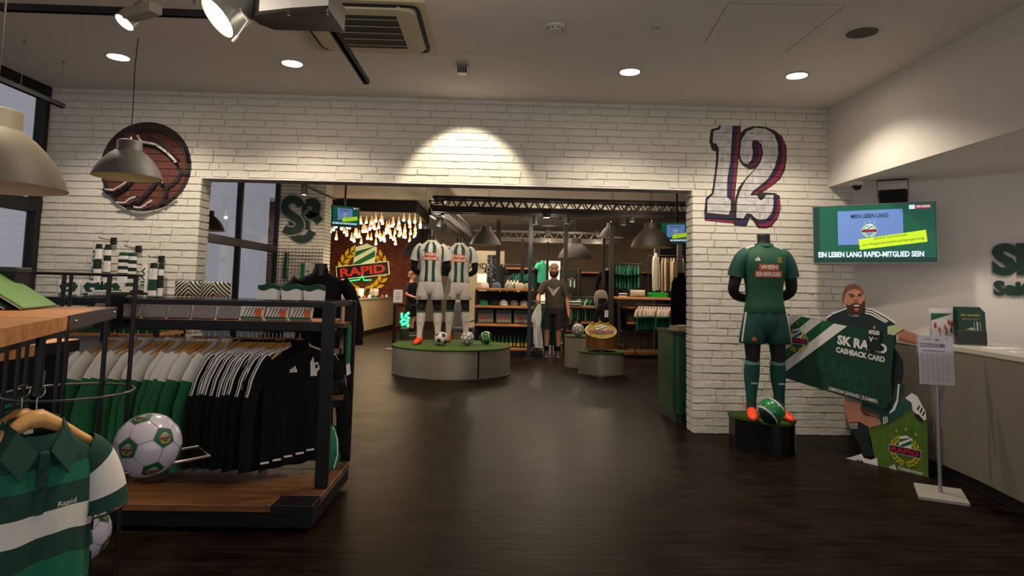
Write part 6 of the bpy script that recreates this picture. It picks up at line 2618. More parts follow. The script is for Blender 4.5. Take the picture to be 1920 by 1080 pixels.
# ---------------------------------------------------------------- person
def person(label, loc, rz, shirt, legs, shorts, parts, hair, beard=True, print_=False):
    """one continuous skinned body; clothes and hair as children"""
    t = thing('person', label, 'person', loc, rz)
    V, E, Rr = [], [], []

    def chain(pts, start=None):
        prev = start
        for p, r in pts:
            V.append(p)
            Rr.append(r)
            if prev is not None:
                E.append((prev, len(V) - 1))
            prev = len(V) - 1
        return prev
    chain([((0, 0, .93), .125)])
    chest = chain([((0, 0, 1.05), .125), ((0, .0, 1.22), .135), ((0, 0, 1.38), .12)], 0)
    neck = chain([((0, .0, 1.47), .06), ((0, -.01, 1.54), .055)], chest)
    chain([((0, -.015, 1.60), .082), ((0, -.015, 1.68), .092), ((0, -.01, 1.745), .072)], neck)
    hands = []
    for s, (el, wr, hd) in parts.items():
        a = chain([((s * .17, 0, 1.40), .062), (((s * .205 + el[0]) / 2, el[1] / 2, (1.34 + el[2]) / 2), .050), (el, .042), (tuple((el[i] + wr[i]) / 2 for i in range(3)), .040), (wr, .028)], chest)
        palm = chain([(tuple(wr[i] + (hd[i] - wr[i]) * .45 for i in range(3)), .034)], a)
        d = (Vector(hd) - Vector(wr)).normalized()
        side = d.cross(Vector((0, 1, 0)))
        if side.length < .1:
            side = Vector((1, 0, 0))
        side.normalize()
        up_ = d.cross(side)
        pb = Vector(wr) + d * .075
        for k in range(4):
            o = up_ * ((k - 1.5) * .019)
            L = (.07, .08, .075, .058)[k]
            curl = side * (-s) * .0
            chain([(tuple(pb + o), .0105), (tuple(pb + o * 1.1 + d * L * .55 + side * .008), .0095), (tuple(pb + o * 1.1 + d * L * .9 + side * .03), .008)], palm)
        o = up_ * -.03
        chain([(tuple(pb + o * .9 - d * .03), .011), (tuple(pb + o * 1.5 + d * .005 + side * .018), .010), (tuple(pb + o * 1.4 + d * .035 + side * .026), .008)], palm)
    for s in (-1, 1):
        k = legs[s]
        chain([((s * .095, 0, .88), .095), ((s * (.10 + k) , -.005, .70), .078), ((s * (.105 + k), -.012, .50), .056), ((s * (.105 + k), .015, .36), .058), ((s * (.105 + k), .02, .20), .042), ((s * (.105 + k), .02, .09), .036), ((s * (.11 + k), -.06, .045), .036), ((s * (.115 + k), -.14, .035), .03)], 0)
    me = bpy.data.meshes.new('body')
    me.from_pydata(V, E, [])
    me.materials.append(SKIN)
    o = link('body', me, t)
    md = o.modifiers.new('Skin', 'SKIN')
    md.use_smooth_shade = True
    for i, r in enumerate(Rr):
        me.skin_vertices[0].data[i].radius = (r, r * (.72 if i in (1, 2, 3) else 1))
    me.skin_vertices[0].data[0].use_root = True
    sb = o.modifiers.new('Subdivision', 'SUBSURF')
    sb.levels = sb.render_levels = 2
    # clothes
    m = MB(shirt)
    m.loft([ell(.175, .125, .90), ell(.172, .124, .98), ell(.165, .122, 1.10), ell(.175, .125, 1.22), ell(.19, .122, 1.34), ell(.185, .11, 1.41), ell(.14, .09, 1.455), ell(.075, .07, 1.485)], None, True)
    so = m.build('shirt', t, True, 60)
    for s, (el, wr, hd) in parts.items():
        q = MB(shirt)
        mid = tuple(((s * .205, 0, 1.34)[i] * .35 + el[i] * .65) for i in range(3))
        q.tube([(s * .13, 0, 1.42), (s * .185, 0, 1.38), tuple(((s * .19, 0, 1.36)[i] + mid[i]) / 2 for i in range(3)), mid], [.065, .074, .072, .070], 16)
        q.build('sleeve', so, True, 60)
    if print_:
        p = MB(mat('shirt_print_grey', '9d968a', .8))
        p.M = Matrix.Translation((0, -.128, 1.25)) @ Matrix.Rotation(PI / 2, 4, 'X')
        for s in (-1, 1):
            p.flat([(0, -.10), (s * .03, -.06), (s * .10, .05), (s * .12, .09), (s * .085, .085), (s * .05, .04), (s * .03, .06), (s * .012, .02), (0, .0)], 0)
        p.build('chest_print', so)
    m = MB(shorts)
    m.loft([ell(.165, .12, .99), ell(.175, .128, .9), ell(.18, .128, .82)], None, True)
    for s in (-1, 1):
        m.loft([ell(.10, .115, .88, 0, 20, 2.2, s * .088), ell(.098, .108, .72, 0, 20, 2.2, s * (.098 + legs[s])), ell(.092, .098, .53, 0, 20, 2.2, s * (.104 + legs[s]))], None, True)
    m.build('shorts', t, True, 60)
    for s in (-1, 1):
        x = s * (.108 + legs[s])
        q = MB(BLKFAB)
        q.tube([(x, .02, .19), (x, .018, .08)], [.048, .046], 16)
        q.build('sock', t, True)
        b = MB(mat('trainer_dark', '1a1d24', .6))
        rings = []
        for y, w, h, zc in ((.075, .024, .03, .05), (.06, .040, .048, .055), (0, .046, .055, .06), (-.07, .048, .042, .05), (-.14, .048, .03, .04), (-.185, .034, .022, .032), (-.20, .01, .01, .026)):
            rings.append([(x + w * math.cos(2 * PI * j / 20), y, max(.018, zc + h * math.sin(2 * PI * j / 20))) for j in range(20)])
        b.loft(rings)
        sh_ = b.build('shoe', t, True, 60)
        w_ = MB(mat('sole_white', 'b8b5ae', .6))
        w_.prism([(x + .047 * math.cos(a) , -.06 + .142 * math.sin(a)) for a in [2 * PI * j / 24 for j in range(24)]], 0, .02)
        w_.build('sole', sh_)
    # head details
    for s in (-1, 1):
        f = MB(mat('face_features', '5a3a2c', .6))
        f.sphere((s * .033, -.094, 1.665), .010, 8, None, (1.3, .5, .7))
        f.box((s * .034, -.098, 1.686), (.036, .008, .007), .002)
        f.build('eye', t, True)
    f = MB(SKIN)
    f.loft([[(w * math.cos(2 * PI * j / 8), y + d * math.sin(2 * PI * j / 8), z) for j in range(8)] for z, w, d, y in ((1.675, .008, .01, -.095), (1.645, .013, .018, -.104), (1.625, .019, .018, -.103), (1.616, .010, .008, -.098))])
    f.build('nose', t, True, 60)
    f = MB(mat('lips', '8a4a40', .6))
    f.sphere((0, -.098, 1.594), .02, 10, None, (1.1, .35, .35))
    f.build('mouth', t, True)
    f = MB(SKIN)
    for s in (-1, 1):
        f.sphere((s * .093, .0, 1.655), .022, 10, None, (.45, .8, 1.3))
        f.build('ear', t, True) if s > 0 else None
    if beard:
        b = MB(hair)
        b.loft([[(w * math.cos(PI + PI * j / 14), -.01 + d * math.sin(PI + PI * j / 14), z) for j in range(15)] + [(w * .86 * math.cos(2 * PI - PI * j / 14), -.01 + d * .86 * math.sin(2 * PI - PI * j / 14), z) for j in range(15)] for z, w, d in ((1.525, .05, .075), (1.548, .078, .094), (1.585, .088, .100), (1.60, .092, .093), (1.64, .0945, .080))])
        b.build('beard', t, True, 60)
        hcap = MB(hair)
        hcap.loft([ell(.0955, .100, 1.705, -.008, 20, 2), ell(.088, .094, 1.745, -.006, 20, 2), ell(.06, .066, 1.785, -.006, 20, 2), ell(.02, .02, 1.802, -.006, 20, 2)], mat('cropped_hair', '8a6450', .7))
        hcap.build('cropped_hair', t, True, 60)
    else:
        b = MB(hair)
        b.loft([ell(.098, .09, 1.62, .022, 20, 2), ell(.106, .10, 1.69, .014, 20, 2), ell(.098, .104, 1.75, .0, 20, 2), ell(.06, .07, 1.80, 0, 20, 2), ell(.02, .02, 1.815, 0, 20, 2)])
        b.build('hair', t, True, 60)
    return t


pe = person('bearded person in dark printed t-shirt and black shorts holding up a white garment', (1.22, 13.35, 0), -.12, mat('tee_charcoal', '3b3431', .85), {-1: .02, 1: .0}, mat('shorts_black_blue', '17161d', .85),
       {-1: ((-.30, -.04, 1.14), (-.30, -.22, 1.02), (-.30, -.34, 1.05)), 1: ((.265, .03, 1.10), (.295, -.02, .86), (.30, -.03, .72))}, mat('beard_dark', '2a1c16', .8), True, True)
pe.scale = (1.06, 1.06, 1.065)
wp = (0.861, 12.95, 1.093)
t = thing('held_garment', 'white and grey garment hanging from the hand of the bearded person', 'garment', (.905, 13.03, 1.05), 0)
m = MB(mat('held_cloth_white', 'cfccd2', .85))
rings = []
for k, (z, w, x) in enumerate(((.02, .03, .0), (-.06, .05, -.02), (-.2, .085, -.05), (-.33, .10, -.07), (-.36, .07, -.05), (-.55, .075, -.03), (-.75, .085, -.01), (-.85, .07, .0))):
    rings.append([(x + px_ * (1 + .15 * math.sin(j * 2.1)), py_ * (1 + .5 * math.sin(j * 1.7 + z * 8)), zz) for j, (px_, py_, zz) in enumerate(ell(w, .025, z, 0, 24, 2))])
m.loft(rings)
m.build('cloth', t, True, 60)
m = MB(PNAVY)
for k in range(3):
    m.tube([(-.03 + k * .03, -.035, -.40), (-.01 + k * .025, -.035, -.82)], .004, 6)
m.build('side_stripes', t, True)
person('person with short brown hair in a black t-shirt behind the white mannequins', (-2.36, 18.2, 0), 1.1, BLKFAB, {-1: .0, 1: .0}, BLKFAB,
       {-1: ((-.26, -.02, 1.14), (-.16, -.24, 1.06), (-.10, -.33, 1.06)), 1: ((.26, -.02, 1.14), (.20, -.25, 1.08), (.16, -.34, 1.08))}, mat('hair_brown', '4a2c1c', .8), False)

# ---------------------------------------------------------------- trusses and posts
TRM = mat('truss_black', '1c1714', .5)


def truss(a, b, w, h, bay, label):
    t = thing('lighting_truss', label, 'truss', a)
    d = Vector(b) - Vector(a)
    L = d.length
    ry = Matrix.Rotation(math.atan2(d.y, d.x), 4, 'Z')
    for (y, z, nm) in ((-w / 2, 0, 'top_chord'), (w / 2, 0, 'top_chord'), (-w / 2, -h, 'bottom_chord'), (w / 2, -h, 'bottom_chord')):
        m = MB(TRM)
        m.M = ry
        m.box2((0, y - .025, z - .03), (L, y + .025, z + .03), .004)
        if nm == 'bottom_chord':
            m.box2((0, y - .03, z - .09), (L, y + .03, z - .03), .004)
        m.build(nm, t)
    n = int(L / bay)
    for k in range(n):
        x = k * bay
        m = MB(TRM)
        m.M = ry
        for y in (-w / 2, w / 2):
            m.tube([(x, y, -h), (x + bay / 2, y, 0)], .014, 6)
            m.tube([(x + bay / 2, y, 0), (x + bay, y, -h)], .014, 6)
        m.tube([(x, -w / 2, 0), (x, w / 2, 0)], .012, 6)
        o = m.build('lattice', t, True)
    return t


def hang_wires(t, xs, y, z, top):
    for x in xs:
        m = MB(TRM)
        m.tube([(x - t.location.x, y - t.location.y, z - t.location.z), (x - t.location.x, y - t.location.y, top - t.location.z)], .004, 6)
        m.build('suspension_wire', t)


tr1 = truss((-1.20, 12.0, 3.04), (3.75, 12.0, 3.04), .26, .19, .225, 'front black lattice truss across the rear hall')
hang_wires(tr1, (-.15, 2.2, 2.92), 12.0, 3.04, 3.6)
tr2 = truss((-1.16, 12.15, 3.0), (-.80, 18.0, 3.0), .24, .18, .32, 'black lattice truss running back from the front truss')
hang_wires(tr2, (-1.16,), 12.3, 3.0, 3.6)
tr3 = truss((-1.0, 18.2, 2.98), (3.6, 18.2, 2.98), .26, .20, .33, 'rear black lattice truss far back in the hall')
hang_wires(tr3, (.2, 2.2), 18.2, 2.98, 3.6)
tr4 = truss((.45, 15.0, 3.12), (1.85, 15.0, 3.12), .26, .17, .3, 'short black truss section between the front and rear truss')
hang_wires(tr4, (.6, 1.7), 15.0, 3.12, 3.6)


def post(px_, Y, z1, label, r=.04, m_=None):
    X = (px_ - 928) / 1200 * Y
    t = thing('steel_post', label, 'post', (X, Y, 0))
    m = MB(m_ or TRM)
    m.box2((-r, -r, .012), (r, r, z1), .004)
    m.build('shaft', t)
    m = MB(TRM)
    m.box2((-.09, -.09, 0), (.09, .09, .012), .002)
    m.build('foot_plate', t)


post(993, 12.75, 2.76, 'blue-black steel post behind the cap shelf, left of the person', .04, mat('post_blue_black', '1a222c', .4))
post(932, 14.2, 2.9, 'black steel post behind the cap shelf below the left pendant', .05)
post(978, 15.8, 2.6, 'thin black steel post farther back between the two shelf posts', .04)
post(1025, 15.2, 2.5, 'thin dark steel post beside the head of the bearded person', .03)
post(1059, 13.6, 2.75, 'black steel post right of the bearded person', .04)
post(1086, 17.0, 1.95, 'short dark post before the bright wall panel', .04)
post(1131, 14.5, 2.6, 'dark steel post left of the green garment row', .035)
post(1146, 13.4, 2.75, 'black steel post carrying the green garment row', .045)
post(1232, 14.4, 2.65, 'black post at the row of pale coats', .06)
post(1275, 13.8, 2.7, 'rightmost black post beside the pale coats', .05)


# hall pendants and spots
pendant((-0.206, 12.13, 2.188), .295, 2.765, 'grey dome pendant under the front truss left of the bright bulb', 'hall pendant lamps', mat('dim_lamp_glow', 'fff0d0', .5, emit=3.0, ecol='ffdf9f'), mat('pendant_dark_grey', '55504d', .6))
pendant((2.53, 14.0, 2.54), .27, 3.6, 'grey dome pendant right of the centre under the truss', 'hall pendant lamps', mat('dim_lamp_glow', 'fff0d0', .5, emit=3.0, ecol='ffdf9f'), mat('pendant_dark_grey', '55504d', .6))
pendant((2.498, 10.2, 2.077), .335, 3.6, 'large dark dome pendant near the right pier', 'hall pendant lamps', mat('dim_lamp_glow', 'fff0d0', .5, emit=3.0, ecol='ffdf9f'), mat('pendant_black_brown', '2e2724', .6))
pendant((1.92, 15.5, 2.124), .42, 3.6, 'very dark dome pendant in the middle distance above the person', 'hall pendant lamps', False, mat('pendant_black', '1d1a19', .6))
pendant((-1.322, 11.8, 1.954), .40, 3.6, 'black dome pendant right behind the head of the white mannequin', 'hall pendant lamps', False, mat('pendant_black', '1d1a19', .6))
pendant((-3.454, 7.7, 1.99), .20, 3.6, 'dark dome pendant half hidden by the left brick jamb', 'hall pendant lamps', False, mat('pendant_black_brown', '2e2724', .6))


def cyl_spot(px_, py_, Y, label, tz=None, r=.055, L=.20, tilt=(0, 0), top=None, bright=True):
    X, _, Zz = ((px_ - 928) / 1200 * Y, Y, 1.38 + (540 + .021 * (px_ - 960) - py_) / 1200 * Y)
    t = thing('spot_lamp', label, 'spotlight', (X, Y, Zz), 0, 'black cylinder spots in the hall')
    M = Matrix.Rotation(tilt[0], 4, 'X') @ Matrix.Rotation(tilt[1], 4, 'Y')
    m = MB(BLACKM)
    m.M = M
    m.lathe([(r * .9, 0), (r, .004), (r, L), (r * .8, L + .01), (.001, L + .011)], 20, caps=False)
    m.build('housing', t, True)
    g = MB(BULBW if bright else mat('spot_off_lens', '8a8378', .4))
    g.M = M
    g.lathe([(.001, .012), (r * .9, .010)], 20, caps=False)
    g.build('lens', t, True)
    if top:
        s = MB(BLACK)
        s.tube([(0, 0, L * .8), (0, 0, top - Zz)], .008, 8)
        s.build('stem', t)
    return t


cyl_spot(1001, 420, 12.13, 'first black cylinder spot under the front truss, left of the bright bulb', top=2.77)
cyl_spot(1060, 419, 12.13, 'second black cylinder spot under the front truss, right of the bright bulb', top=2.77)
cyl_spot(1168, 421, 12.13, 'third black cylinder spot under the front truss, right of the grey pendant', top=2.77)
cyl_spot(1184, 415, 11.87, 'fourth black cylinder spot under the front truss, slightly higher', top=2.77)
cyl_spot(1022, 408, 11.87, 'brightest open spot hanging just under the front truss', r=.08, L=.09, top=2.77)
cyl_spot(1025, 440, 18.0, 'bright spot below the rear truss left of the middle', r=.09, L=.12, tilt=(.3, .2), top=2.75)
cyl_spot(1121, 440, 18.0, 'bright spot below the rear truss near the grey pendant', r=.10, L=.12, tilt=(.3, -.3), top=2.75)
cyl_spot(885, 474, 18.07, 'small tilted spot left of the cap shelf below the side truss', r=.06, L=.16, tilt=(.1, .5), top=2.70)
cyl_spot(819, 424, 13.0, 'left tilted spot under the side truss above the white mannequins', r=.065, L=.16, tilt=(.2, .3), top=2.77)
cyl_spot(832, 436, 13.8, 'right tilted spot under the side truss above the white mannequins', r=.065, L=.16, tilt=(.2, -.2), top=2.77)
cyl_spot(534, 343, 10.6, 'left cylinder spot on the track before the painted pier', r=.055, L=.12, top=3.158)
cyl_spot(566, 366, 11.4, 'right cylinder spot on the track before the painted pier', r=.055, L=.26, top=3.158)
cyl_spot(765, 347, 11.0, 'small black box spot by the hall ceiling behind the wall-washed header', r=.06, L=.08, top=3.302, bright=False)
cyl_spot(1026, 353, 11.0, 'small black box spot by the hall ceiling at the middle of the opening', r=.06, L=.08, top=3.302, bright=False)
cyl_spot(1243, 356, 11.0, 'lit black box spot by the hall ceiling at the right of the opening', r=.06, L=.08, tilt=(0, .5), top=3.302)
rail(None, (-3.55, 9.0, 3.16), (-3.36, 13.3, 3.16), 'black track rail before the painted pier in the rear hall', (.1,))
rail(None, (-3.2, 11.0, 3.335), (3.6, 11.0, 3.335), 'black track rail hidden behind the header at the hall ceiling', ())
for k, (a, b) in enumerate((((913, 340), (.0, 0)), ((963, 340), (0, 0)))):
    pass

# ---------------------------------------------------------------- painted pier, grid and goods on it
G_D = mat('pier_green_paint', '0d2c22', .7)
G_L = mat('pier_outline_grey', '8d8f8a', .7)
PYs = 13.4475


def pier_xy(x, y):  # zoomed photo crop to pier face
    return (x, y)


def PF(pts):
    return pts


S_ = [(-4.104, 3.0045), (-4.1894, 3.111), (-4.3377, 3.1346), (-4.4398, 3.037), (-4.4197, 2.9019), (-4.2944, 2.7965), (-4.1424, 2.6919), (-4.1093, 2.5575), (-4.1993, 2.488), (-4.3317, 2.4714), (-4.4408, 2.5228)]
R_ = [[(-4.0137, 3.0746), (-3.9868, 2.5064)], [(-3.9997, 3.0613), (-3.8538, 3.0921), (-3.7825, 2.9987), (-3.817, 2.8757), (-3.9481, 2.8183), (-3.8126, 2.7809), (-3.7008, 2.6753)]]
C_ = [(-4.2611, 2.6621), (-4.2798, 2.4996), (-4.22, 2.3662), (-4.0837, 2.302), (-3.9392, 2.3457), (-3.8523, 2.4825)]
t = thing('painted_monogram', 'dark green interlaced S R C monogram painted on the grey pier', 'mural', (0, PYs, 0))
m = MB()
m.M = Matrix.Rotation(PI / 2, 4, 'X')
lvl = 0
for path in (C_, R_[0], R_[1], S_):
    for w, mm in ((.112, G_L), (.082, G_D)):
        lvl += 1
        for q in stroke(smooth_path(path, 6), w):
            m.flat(q, .002 + .002 * lvl, mm)
m.build('paint', t)
gr = thing('grid_panel', 'black wire grid panel fixed to the lower part of the painted pier', 'grid panel', (-4.08, 13.36, 1.15))
m = MB(WIRE)
for k in range(15):
    m.tube([(-.48 + k * .0686, 0, 0), (-.48 + k * .0686, 0, .95)], .004, 5)
for k in range(15):
    m.tube([(-.48, .006, .0 + k * .0678), (.48, .006, k * .0678)], .004, 5)
o = m.build('wires', gr)
o['kind'] = 'stuff'
m = MB(WIRE)
for x, z in ((-.48, .9), (.48, .9)):
    m.tube([(x, 0, z), (x, .086, z)], .006, 6)
m.build('wall_ties', gr)
pk = (-3.892, 13.28, 1.643)
t = thing('boxed_gift', 'grey and green boxed item hanging on the pier grid', 'pack', pk, -.15)
m = MB(mat('pack_silver', 'a9aaac', .5))
m.box((0, 0, 0), (.24, .05, .34), .02)
m.build('box', t)
p = MB(PGREEN)
p.M = Matrix.Translation((0, -.0255, 0)) @ Matrix.Rotation(PI / 2, 4, 'X')
p.rect(-.115, -.16, -.02, .16, .0005)
crest(p, .05, 0, .10, .001, .0005, .05, False)
p.build('pack_print', t)
t = thing('lanyard', 'green and black lanyards hanging on the pier grid left of the boxed item', 'lanyard', (-4.312, 13.34, 1.812), 0)
for k, mm in enumerate((DKGREEN, BLKFAB, GREEN)):
    m = MB(mm)
    m.tube(smooth_path([(-.05 + k * .035, 0, .20), (-.06 + k * .03, -.02, -.1), (-.07 + k * .04, 0, -.34)], 4), .014, 6, None, True, .4)
    m.build('strap', t, True)

# hanging screens
def mini_screen(loc, rz, w, h, label, tilt=.12):
    t = screen(loc, rz, w, h, label, -tilt)
    m = MB(BLACK)
    m.tube([(0, .06, 0), (0, .06, 3.6 - loc[2])], .02, 10)
    m.build('ceiling_pole', t)
    return t


mini_screen((-2.714, 11.5, 2.598), .52, .50, .36, 'small hanging screen tilted by the painted pier')
mini_screen((3.122, 11.0, 2.392), -.45, .56, .36, 'small hanging screen beside the right pier in the rear hall')

# ---------------------------------------------------------------- shop counter with neon crest
ct = thing('shop_counter', 'long beige wooden counter with black plinth at the back left of the hall', 'counter', (0, 0, 0))
CW_ = mat('counter_birch', 'a08a70', .5, var=.06, vscale=2)
cpoly = [(-3.85, 16.4), (-3.66, 16.6), (-3.30, 21.4), (-3.9, 21.4), (-4.35, 16.6), (-4.3, 16.4)]
m = MB(CW_)
m.prism(cpoly, .12, .98)
m.build('body', ct)
m = MB(mat('counter_grey_end', '8a8782', .5))
m.prism([(-4.29, 16.385), (-3.86, 16.385), (-3.86, 16.405), (-4.29, 16.405)], .12, .98)
m.build('end_panel', ct)
m = MB(mat('counter_top', '8f8a80', .35))
m.prism([(x + .02, y - .02) for x, y in cpoly], .98, 1.01)
m.build('worktop', ct)
m = MB(BLACKM)
m.prism([(x - .05, y + .05) for x, y in cpoly], 0, .12)
m.build('plinth', ct)
m = MB(CLEAR)
m.prism([(-3.70, 16.8), (-3.36, 21.2), (-3.5, 21.2), (-3.84, 16.8)], 1.01, 1.19)
m.build('glass_case', ct)
rc = random.Random(9)
for k in range(7):
    y = 17.0 + k * .55
    x = -3.78 + (y - 16.8) * .077
    t = thing('card_stand', 'small upright card display on the far counter, %s from the near end' % ORD[k], 'card display', (x - .22, y, 1.01), rc.uniform(-.3, .3), 'card displays on the far counter')
    m = MB([PAPER, BLACKM, mat('card_cream', 'b8ab94', .6)][k % 3])
    m.M = Matrix.Rotation(-.3, 4, 'X')
    m.box((0, 0, .14), (.14, .012, .28), .002)
    m.build('card', t)
    m = MB(BLACKM)
    m.box((0, .05, .01), (.15, .14, .02), .003)
    m.build('foot', t)
for k in range(8):
    y = 16.95 + k * .5
    x = -3.72 + (y - 16.8) * .077
    t = thing('jersey_badge', 'small trinket in the glass case on the far counter, %s from the near end' % ORD[k], 'trinket', (x, y, 1.012), 0, 'trinkets in the counter glass case')
    m = MB([GREEN, BLACKM, PORANGE, PAPER][k % 4])
    m.lathe([(.04, 0), (.045, .05), (.03, .08), (.001, .085)], 12)
    m.build('body', t, True)
# neon crest sign on red brick
NEO = dict(y=mat('neon_yellow', 'c9a21e', .5, emit=.5, ecol='c89a10'), w=mat('neon_pale', 'e8e8b8', .5, emit=.5, ecol='d8d498'), g=mat('neon_green', '1f7a3a', .5, emit=.3, ecol='1c6a34'), n=mat('neon_navy', '1c2230', .5), r=mat('neon_red', 'd03424', .5, emit=.35, ecol='e83a22'))
ns = thing('neon_crest_sign', 'glowing club crest sign on the far red brick wall', 'sign', (-4.5, 21.92, 1.856), .0)
m = MB()
m.M = Matrix.Rotation(PI / 2, 4, 'X')
crest(m, 0, .10, 1.78, 0, .008, .13, False, NEO, .05)
m.build('crest', ns)
m = MB(mat('neon_green_tube', '20d060', .4, emit=2.5, ecol='20e070'))
m.tube([(-.5, -.1, -.36), (-.1, -.12, -.30), (.0, -.12, -.16), (.06, -.12, -.32), (.3, -.1, -.30)], .02, 8)
m.build('green_tube', ns, True)
# bottle lamps over the counter
bl = thing('bottle_chandelier', 'canopy of glowing glass bottles over the far counter', 'chandelier', (-3.2, 17.5, 3.28))
m = MB(BLACKM)
m.box2((-1.35, -.9, 0), (1.12, 2.2, .32), .01)
m.build('canopy', bl)
BG = mat('bottle_glow', 'fff0d8', .4, emit=22.0, ecol='ffdcac')
BGD = mat('bottle_glass_dim', 'd8b888', .3, emit=.7, ecol='e8b070')
bme = []
for k in range(2):
    q = MB(BGD)
    q.lathe([(.014, 0), (.014, -.08), (.032, -.13), (.032, -.22)], 10, caps=True)
    q.mats.append(BG)
    q.cur = BG
    q.lathe([(.034, -.20), (.036, -.25), (.022, -.27), (.001, -.272)], 10, caps=False)
    o = q.build('bottle', bl, True)
    bme.append(o)
    o.location = (-1.2 + k, -.7, 0)
cnt = 0
for r_ in range(5):
    for c_ in range(17):
        me = bme[cnt % 2].data
        x = -1.28 + c_ * .146 + (r_ % 2) * .07
        y = -.75 + r_ * .62
        if cnt < 2:
            o = bme[cnt]
        else:
            o = link('bottle', me, bl)
        o.location = (x, y, -rc.choice([0, .0, .12, .22, .33]) - r_ * .03)
        o.scale = (1, 1, rc.uniform(.75, 1.0))
        cnt += 1
lamp('chandelier_glow', 'AREA', (-3.2, 17.8, 2.55), 120, (1, .70, .40), (-3.2, 17.8, 0), 1.6)
# queue sign stand and green lamp
t = thing('queue_sign', 'black floor sign stand with white notice left behind the round drum', 'sign stand', (-2.176, 14.131) + (0,))
m = MB(BLACK)
m.lathe([(.20, 0), (.20, .012), (.03, .02)], 28)
m.box2((-.035, -.035, .01), (.035, .035, 1.0), .004)
m.build('post', t)
m = MB(mat('notice_white', 'b9b9c0', .6))
m.box((.06, -.04, 1.15), (.20, .012, .28), .003)
m.build('notice', t)
m = MB(INK)
for k in range(4):
    m.box((.06, -.0465, 1.23 - k * .045), (.10 - .02 * (k % 2), .001, .012), 0)
m.build('notice_print', t)
m = MB(BLACK)
m.box((.30, 0, .955), (.5, .012, .05), .002)
m.build('belt', t)
t = thing('green_led_lamp', 'glowing green bubble lamp standing on the floor by the counter', 'lamp', (-2.35, 17.0, 0))
m = MB(BLACKM)
m.lathe([(.12, 0), (.12, .26), (.08, .30), (.001, .31)], 20)
m.build('base', t, True)
m = MB(mat('green_led', '20e080', .4, emit=3.5, ecol='18e878'))
for k in range(14):
    a = k * 2.4
    m.sphere((.09 * math.cos(a), .09 * math.sin(a) - .02, .34 + .025 * k), .04, 8)
m.build('bubbles', t, True)
lamp('green_led_glow', 'POINT', (-2.35, 16.8, .5), 6, (.1, 1, .4), None, .1)
# chair behind the mannequins
t = thing('office_chair', 'grey shell chair with chrome arm behind the white mannequins', 'chair', (-.70, 13.9, 0), .3)
m = MB(mat('chair_grey', '4a4a50', .6))
m.loft([ell(.20, .04, .5, .2), ell(.22, .05, .75, .24), ell(.2, .05, .95, .27), ell(.1, .03, 1.05, .28)])
m.build('backrest', t, True, 60)
m = MB(mat('chair_grey', '4a4a50', .6))
m.loft([ell(.22, .22, .44), ell(.24, .24, .48), ell(.22, .22, .52)])
m.build('seat', t, True, 60)
for s in (-1, 1):
    m = MB(CHROME)
    m.tube(smooth_path([(s * .22, .2, .62), (s * .28, .0, .66), (s * .26, -.18, .64), (s * .22, -.2, .45)], 5), .014, 8)
    m.build('armrest', t, True)
    for f in (-1, 1):
        m = MB(CHROME)
        m.tube([(s * .17, f * .17, .45), (s * .22, f * .23, 0)], .014, 8)
        m.build('leg', t, True)

# ---------------------------------------------------------------- cap shelf gondola
gd = thing('cap_shelf', 'black steel shelf with oak boards full of caps left of the person', 'shelf', (0, 0, 0))
gx0, gx1, gy0, gy1 = -.38, .75, 13.1, 13.75
for x in (gx0, gx1):
    for y in (gy0 + .03, gy1):
        m = MB(BLACK)
        m.box2((x - .025, y - .025, 0), (x + .025, y + .025, 1.36), .003)
        m.build('leg', gd)
m = MB(BLACKM)
m.box2((gx0, gy1 - .02, .1), (gx1, gy1, 1.3), 0)
m.build('back_panel', gd)
m = MB(BLACKM)
m.box2((gx1 - .01, gy0 + .05, .1), (gx1 + .01, gy1, 1.3), 0)
m.build('side_panel', gd)
for z in (1.33, .97, .60, .12):
    for k in range(2):
        m = MB(OAK)
        m.box2((gx0 - .03, gy0 + k * .32, z), (gx1 + .03, gy0 + k * .32 + .316, z + .045), .003)
        m.build('shelf_plank', gd)
m = MB(BLACK)
m.box2((gx0 - .02, gy0 + .03, 0), (gx1 + .25, gy1, .115), .003)
m.build('plinth', gd)


def cap_proto(m_, label):
    t = thing('cap', label, 'cap', (0, 0, 0), 0, 'caps on the cap shelf')
    m = MB(m_)
    m.lathe([(.09, 0), (.095, .03), (.085, .075), (.05, .105), (.012, .115), (.001, .116)], 18, caps=True)
    m.build('crown', t, True, 60)
    b = MB(m_)
    b.prism([(.09 * math.cos(a), -.05 - .0 + .10 * math.sin(a)) for a in [PI + PI * i / 12 for i in range(13)]], .002, .010)
    b.build('visor', t, True, 30)
    k = MB(m_)
    k.sphere((0, 0, .117), .009, 8)
    k.build('button', t, True)
    return t


capm = [mat('cap_white', 'c8c2b8', .85), mat('cap_blue', '4a5a80', .85), mat('cap_grey', '8a857c', .85), mat('cap_pale_grey', 'a9a294', .85), mat('cap_khaki', '6d6c58', .85), mat('cap_green', '127a44', .85), mat('cap_black', '19181a', .85), mat('cap_dark_green', '12402c', .85)]
row1 = [(-.22, 0, 'white'), (.03, 1, 'blue'), (.28, 2, 'grey'), (.53, 3, 'pale grey'), (.68, 2, 'second grey')]
for x, k, nm in row1:
    c = cap_proto(capm[k], nm + ' cap on the top board of the cap shelf')
    c.location = (x, gy0 + .2, 1.376)
    c.rotation_euler = (0, 0, rc.uniform(-.5, .5))
for x, k, nm in ((-.22, 5, 'bright green'), (.0, 6, 'black'), (.18, 0, 'white-fronted'), (.40, 4, 'khaki'), (.60, 3, 'pale sand')):
    c = cap_proto(capm[k], nm + ' cap on the second board of the cap shelf')
    c.location = (x, gy0 + .2, 1.016)
    c.rotation_euler = (0, 0, rc.uniform(-.5, .5))
